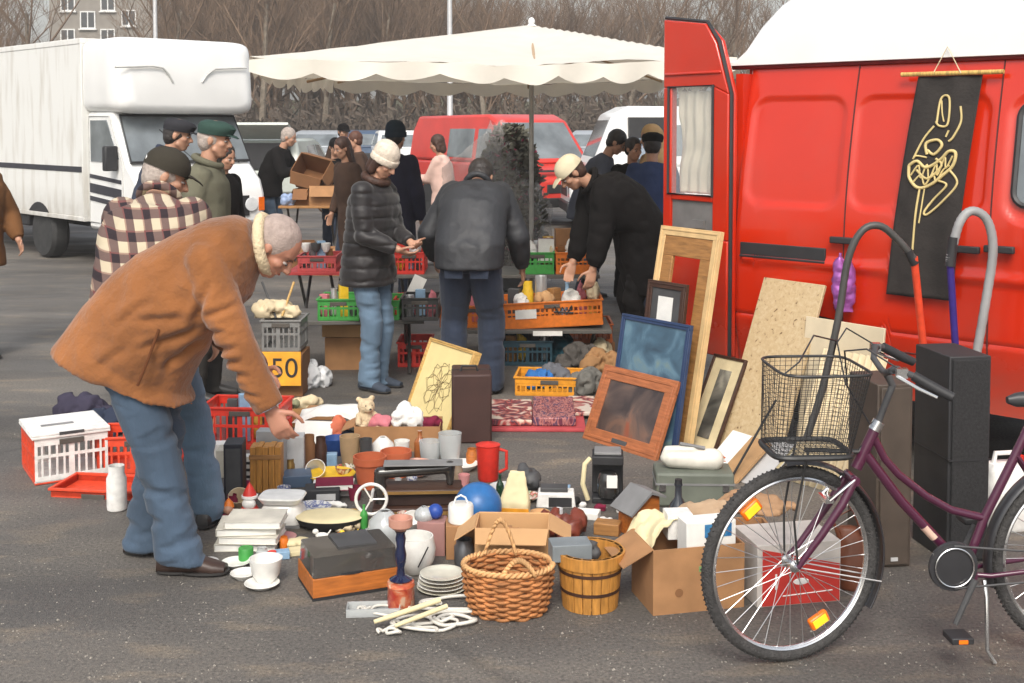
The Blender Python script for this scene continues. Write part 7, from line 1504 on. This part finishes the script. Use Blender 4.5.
# glassware and pots row
for k, u, v, w1, h1, m_, lb, ct in (('cup', 450, 466, 24, 34, glas, 'tall cut-glass vase right of the white cups', 'vase'), ('cup', 430, 466, 22, 26, glas, 'short glass tumbler left of the tall cut-glass vase', 'glass'), ('pot', 370, 487, 34, 32, terra, 'terracotta pot in front, left one', 'flower pot'), ('pot', 396, 476, 32, 26, terra, 'terracotta pot half hidden behind the left one', 'flower pot'), ('round', 383, 462, 24, 26, china, 'white teapot body behind the terracotta pots', 'teapot'),
                                ('cup', 402, 460, 16, 20, china, 'white cup right of the teapot', 'cup'), ('bottle', 420, 458, 12, 28, mat('amber_bottle', S(170, 100, 50), .2, coat=.5), 'slim amber bottle between the white cup and the tumbler', 'bottle'), ('bowl', 416, 476, 34, 14, mat('pink_china', S(225, 170, 150), .3, coat=.3), 'pink china bowl below the amber bottle', 'bowl'),
                                ('plate', 462, 470, 34, 7, china, 'white plate between the cut-glass vase and the red jug', 'plate'), ('jar', 472, 466, 12, 18, w_or, 'small orange-brown jar left of the red jug', 'jar'), ('plate', 505, 492, 34, 6, lgrey, 'grey plate under the dark cloth bundle', 'plate')):
    pt_(k, lb, ct, u, v, w1, h1, m_, group=None)
# old sewing machine rack
t = thing('sewing_machine', 'old brown sewing machine with a white hand wheel, in front of the terracotta pots', 'sewing machine', G(372, 520), R(3)); s_ = 1/sc(520)
b = B(); b.box(.0, 88*s_, 0, .2, 0, .05); b.box(.06, 90*s_, .02, .18, .11, .13); b.obj('base', w_dark, t, bev=.006)
b = B(); b.box(.06, .42, .04, .16, .051, .109); b.obj('drawer_case', mat('deep_brown', S(60, 40, 34, .6), .5), t, bev=.004); B().box(.0, .44, -.006, -.0005, .02, .035).obj('brass_strip', mat('brass', S(190, 150, 90), .35, .6), t); B().box(.05, .43, .014, .0195, .112, .125).obj('brass_strip', mat('brass', S(190, 150, 90), .35, .6), t)
b = B(); b.cap((.04, .1, .05), (.03, .1, .17), .035, .028); b.cap((.03, .1, .19), (.36, .1, .21), .028, .026); b.cap((.36, .1, .22), (.36, .1, .14), .026, .018); q = remesh(b, .007, 2); q.obj('machine_arm', mat('machine_black', (.03, .027, .025), .25, coat=.6), t, smooth=1.2)
b = B(); b.box(.05, .42, .05, .15, .232, .238); b.obj('top_plate', mgrey, t, bev=.002)
b = B(); b.tube(circ((.0, -.04, .11), .07, 36), .008, 8, closed=True); 
for k in range(3): b.tube([(.0, -.04, .11), (.07*math.cos(k*2.1), -.04, .11+.07*math.sin(k*2.1))], .004, 6)
b.cyl((.0, -.05, .11), (.0, .1, .11), .008); b.obj('hand_wheel', china, t, smooth=1)
# extra fillers that the photograph shows crowded between the pieces
for k, u, v, w1, h1, m_, lb, ct in (('plate', 298, 520, 40, 6, china, 'white dinner plate under the edge of the kitchen scales', 'plate'), ('bowl', 430, 520, 16, 12, cream, 'cream egg cup behind the glass bowl', 'cup'), ('jar', 446, 500, 10, 16, dgrey, 'dark spice jar in front of the sewing machine', 'jar'), ('can', 460, 500, 12, 12, yel, 'yellow tin left of the big blue ball', 'tin'),
                                ('plate', 350, 560, 30, 5, lgrey, 'grey ashtray behind the turntable', 'ashtray'), ('cup', 355, 500, 14, 14, burg, 'burgundy mug left of the hand wheel', 'mug'), ('bowl', 540, 520, 20, 9, cardl, 'tan saucer in front of the clock radio', 'saucer'), ('can', 300, 466, 12, 14, grnpl, 'green tin in front of the pale carton', 'tin'),
                                ('jar', 470, 545, 12, 16, lgrey, 'grey jar behind the dull metal can', 'jar'), ('cup', 484, 500, 10, 12, terra, 'terracotta egg cup in front of the red jug', 'cup')):
    pt_(k, lb, ct, u, v, w1, h1, m_)
heap('string of small brown beads and trinkets in front of the sewing machine', 'trinkets', 'trinket', G(405, 518), .07, .04, .04, w_or, 71, 1, 5); heap('brown and white rags right behind the turntable', 'cloth', 'cloth', G(345, 530), .1, .06, .05, cream, 72, 1, 5); heap('grey rag between the sewing machine and the big blue ball', 'cloth', 'cloth', G(448, 512), .09, .05, .05, lgrey, 73, 1, 5)
heap('brown carpet remnant beside the red basket behind the reaching arm', 'cloth', 'cloth', G(222, 430), .2, .12, .1, clothm('khaki', S(180, 165, 130)), 74, .8, 4); heap('white towel heaped behind the red basket', 'towel', 'towel', G(262, 425), .22, .14, .16, clothm('dirty_white', S(214, 208, 190)), 75, .8, 4)

# --- more of the crowd of small things
def fil(rows):
    for k, u, v, w1, h1, m_, lb, ct, rz_ in rows:
        if k == 'b': blk_(lb, ct, u, v, w1, h1, w1/sc(v)*.7, m_, rz_)
        elif k == 'h': heap(lb, ct, ct.replace(' ', '_'), G(u, v), w1/sc(v)/1.6, w1/sc(v)/2.2, h1/sc(v), m_, u+v, .8, 4)
        else: pt_(k, lb, ct, u, v, w1, h1, m_)
sky_ = plastic('pale_blue', S(150, 185, 215)); rose = mat('rose_china', S(214, 150, 150), .3, coat=.3); must = plastic('mustard', S(205, 160, 60)); stone = mat('stoneware', S(150, 130, 108), .6, ns=20, na=.2); pat1 = pic('blue_pattern', [(.4, S(225, 225, 220)), (.52, S(60, 80, 150)), (.6, S(230, 228, 222))], 30, 2); pat2 = pic('floral_pattern', [(.38, S(232, 224, 210)), (.5, S(190, 70, 60)), (.56, S(90, 120, 60)), (.62, S(235, 228, 212))], 26, 2); brs = mat('aged_brass', S(176, 140, 80), .35, .7)
fil([('b', 214, 462, 22, 18, paper, 'white box behind the red basket', 'box', 8), ('b', 232, 436, 26, 18, cardl, 'tan parcel behind the red basket', 'parcel', -14), ('b', 288, 428, 34, 14, w_oak, 'oak drawer lying behind the grey document box', 'drawer', 10), ('b', 318, 420, 30, 10, card, 'flat brown box beyond the paper sheet', 'box', -6),
     ('h', 276, 410, 40, 16, clothm('sage_cloth', S(150, 150, 120)), 'sage green cloth heap beyond the white towel', 'cloth', 0), ('h', 308, 408, 30, 14, cream, 'cream cloth heap right of the sage green one', 'cloth', 0),
     ('jar', 232, 512, 12, 18, burg, 'burgundy jar left of the red gnome', 'jar', 0), ('cup', 284, 500, 14, 14, pat1, 'blue and white patterned cup behind the kitchen scales', 'cup', 0), ('plate', 312, 512, 40, 6, pat1, 'blue patterned plate by the cassette player', 'plate', 0), ('jar', 290, 478, 10, 20, brs, 'brass jar in front of the grey document box', 'jar', 0),
     ('bowl', 346, 476, 22, 10, pat2, 'floral bowl left of the terracotta pots', 'bowl', 0), ('cup', 340, 492, 12, 13, china, 'white cup on the asphalt right of the burgundy book', 'cup', 0), ('can', 352, 522, 12, 12, must, 'mustard tin between the pan and the hand wheel', 'tin', 0), ('bottle', 364, 528, 8, 24, grnpl, 'slim green bottle under the hand wheel', 'bottle', 0),
     ('b', 388, 534, 26, 12, w_red, 'small reddish wooden box in front of the hand wheel', 'box', 20), ('cup', 404, 526, 14, 14, pat2, 'floral cup behind the round glass vase', 'cup', 0), ('bowl', 436, 538, 22, 12, stone, 'stoneware bowl right of the planter', 'bowl', 0), ('jar', 452, 524, 10, 14, brs, 'brass jar behind the white canister', 'jar', 0),
     ('b', 492, 528, 24, 10, dgrey, 'dark flat box right under the blue ball', 'box', -20), ('h', 508, 512, 22, 14, clothm('olive_cloth', S(110, 105, 70)), 'olive cloth in front of the yellow paper bag', 'cloth', 0), ('b', 542, 530, 30, 10, cardd, 'flat dark cardboard piece between bag and radio', 'cardboard', 12), ('can', 558, 520, 10, 12, lgrey, 'grey tin in front of the clock radio', 'tin', 0),
     ('plate', 526, 500, 30, 5, pat2, 'floral plate behind the clock radio', 'plate', 0), ('b', 556, 497, 26, 8, sky_, 'pale blue box behind the black chargers', 'box', -10), ('cup', 464, 486, 12, 12, rose, 'rose cup left of the red jug', 'cup', 0), ('jar', 458, 480, 10, 16, stone, 'stoneware jar behind the rose cup', 'jar', 0),
     ('b', 330, 470, 14, 16, sky_, 'pale blue box between the jars and the mug', 'box', 5), ('can', 380, 500, 10, 12, redpl, 'small red tin behind the hand wheel', 'tin', 0), ('bowl', 424, 500, 18, 10, china, 'white bowl in front of the sewing machine base', 'bowl', 0), ('h', 392, 548, 16, 8, paper, 'crumpled white paper by the candlestick', 'paper', 0),
     ('b', 282, 560, 16, 8, sky_, 'pale blue matchbox-like box left of the record player', 'box', 15), ('jar', 284, 548, 9, 12, orapl, 'orange jar behind the record player', 'jar', 0), ('cup', 232, 590, 0.1, 0.1, china, 'x', 'cup', 0), ('b', 606, 536, 26, 12, w_oak, 'small oak block left of the birdhouse', 'box', -16),
     ('h', 640, 506, 20, 14, clothm('ochre_cloth', S(190, 150, 90)), 'ochre cloth left of the grey-green case', 'cloth', 0), ('jar', 634, 516, 10, 16, glas, 'glass jar between the coffee machine and the green case', 'jar', 0), ('b', 574, 556, 24, 12, whipl, 'white box behind the wooden tub', 'box', 8), ('can', 548, 560, 14, 14, must, 'mustard tin in the gap before the wooden tub', 'tin', 0),
     ('plate', 478, 512, 30, 5, rose, 'rose plate in front of the big blue ball', 'plate', 0), ('bottle', 500, 500, 8, 26, mat('bottle_green', (.01, .04, .02), .1, coat=.6), 'dark green bottle left of the yellow paper bag', 'bottle', 0)])
for o in [x for x in COL.objects if x.get('label') == 'x']: bpy.data.objects.remove(o)
# goods in the crates
CN = (('pink', pinkc), ('yellow', yel), ('black', dgrey), ('sky blue', sky_), ('brown', w_oak), ('silver', mat('dull_silver', (.5, .5, .5), .35, .6)), ('green', grnpl), ('mustard', must))
def fill(desc, u0, u1, v, Y, sel, z0, hpx):
    n_ = len(sel)
    for i, (ci, kd) in enumerate(sel):
        u = u0+(u1-u0)*(i+.5)/n_; p = P(u, v, Y+.05*(i % 2)); p.z = z0; s_ = F_PX/Y; hm = hpx/s_*(.8+.35*((i*7) % 3)/2); w1 = (u1-u0)/n_/s_*.9; cn, m_ = CN[ci]
        lb = f'{cn} {kd} in the {desc}'
        if kd in ('jar', 'bottle', 'cup', 'tin'):
            b = B(); b.lathe([(r*w1, q*hm) for r, q in PROF[{'tin': 'can'}.get(kd, kd)]], 18); m1obj(b, kd, m_, lb, kd, p, smooth=.7)
        elif kd == 'box': b = B(); b.cb((0, 0, hm/2), (w1, w1*.7, hm)); m1obj(b, 'small_box', m_, lb, 'box', p, R(i*23-20), bev=.002)
        else: heap(lb, kd, kd, p, w1*.7, w1*.6, hm, m_, i*13+int(u), .8, 4, vox=.014)
fill('bright green crate left of the light jeans', 320, 358, 318, Y1+.2, ((0, 'box'), (5, 'jar'), (1, 'box'), (2, 'toy')), zA+.01, 28)
fill('black crate between the jeans', 404, 437, 318, Y1+.2, ((5, 'tin'), (3, 'box'), (0, 'toy')), zA+.01, 27)
fill('long orange tray', 508, 600, 312, 9.35, ((2, 'box'), (1, 'jar'), (5, 'tin'), (4, 'box'), (3, 'bottle'), (0, 'toy'), (7, 'jar')), zO+.02, 38)
fill('orange crate beside the dark jeans', 443, 498, 312, 9.3, ((7, 'box'), (5, 'jar'), (0, 'box'), (2, 'bottle')), zO+.01, 34)
fill('red crate on the back table left of the leather jacket', 396, 423, 262, 10.2, ((1, 'toy'), (3, 'box'), (2, 'toy')), zM+.01, 27)
fill('green crate on the back table', 523, 553, 262, 10.3, ((2, 'box'), (5, 'tin'), (7, 'box')), zM+.01, 28)
fill('orange crate on the back table', 558, 591, 262, 10.3, ((4, 'box'), (5, 'jar'), (3, 'box')), zM+.01, 28)
fill('red crate behind the bald head', 300, 334, 262, 10.6, ((2, 'toy'), (5, 'tin'), (3, 'box'), (4, 'jar')), zB+.01, 24)
fill('dark teal crate under the front table', 506, 550, 360, 9.15, ((4, 'box'), (1, 'toy'), (2, 'box'), (5, 'jar')), .01, 32)
fill('open box behind the spokes', 716, 768, 560, G(742, 592).y+.2, ((4, 'box'), (7, 'jar'), (2, 'box')), .01, 40)
fill('red basket behind the reaching arm', 216, 262, 440, G(240, 452).y+.2, ((5, 'tin'), (2, 'box'), (3, 'box'), (7, 'toy')), .01, 42)

fil([('plate', 330, 548, 34, 6, china, 'white plate behind the record player, left of the toy duck', 'plate', 0), ('plate', 282, 541, 30, 5, rose, 'rose plate behind the paper wad', 'plate', 0), ('b', 300, 556, 22, 5, creamp, 'cream booklet left of the record player', 'booklet', 20), ('bowl', 272, 544, 18, 9, china, 'small white bowl right of the paperback stack', 'bowl', 0),
     ('b', 410, 510, 26, 5, paper, 'white booklet in front of the sewing machine', 'booklet', -12), ('plate', 446, 576, 30, 5, pat2, 'floral plate behind the stack of plates', 'plate', 0), ('h', 334, 508, 22, 9, paper, 'crumpled white paper by the burgundy book', 'paper', 0), ('b', 488, 546, 28, 6, creamp, 'cream leaflet behind the open carton', 'booklet', 14),
     ('h', 606, 524, 18, 8, paper, 'crumpled white paper in front of the coffee machine', 'paper', 0), ('plate', 560, 536, 28, 5, china, 'white saucer in front of the pale blue box', 'saucer', 0), ('cup', 620, 512, 11, 12, china, 'white cup right of the coffee machine', 'cup', 0), ('b', 586, 520, 24, 7, paper, 'white envelope below the coffee machine', 'envelope', -15),
     ('jar', 398, 492, 9, 14, glas, 'small glass jar in front of the terracotta pots', 'jar', 0), ('cup', 412, 488, 11, 11, pat1, 'blue patterned cup right of the small glass jar', 'cup', 0), ('b', 224, 520, 14, 10, burg, 'burgundy box behind the clown doll', 'box', 10), ('plate', 206, 566, 26, 5, lgrey, 'grey plate beside the brown shoe', 'plate', 0)])
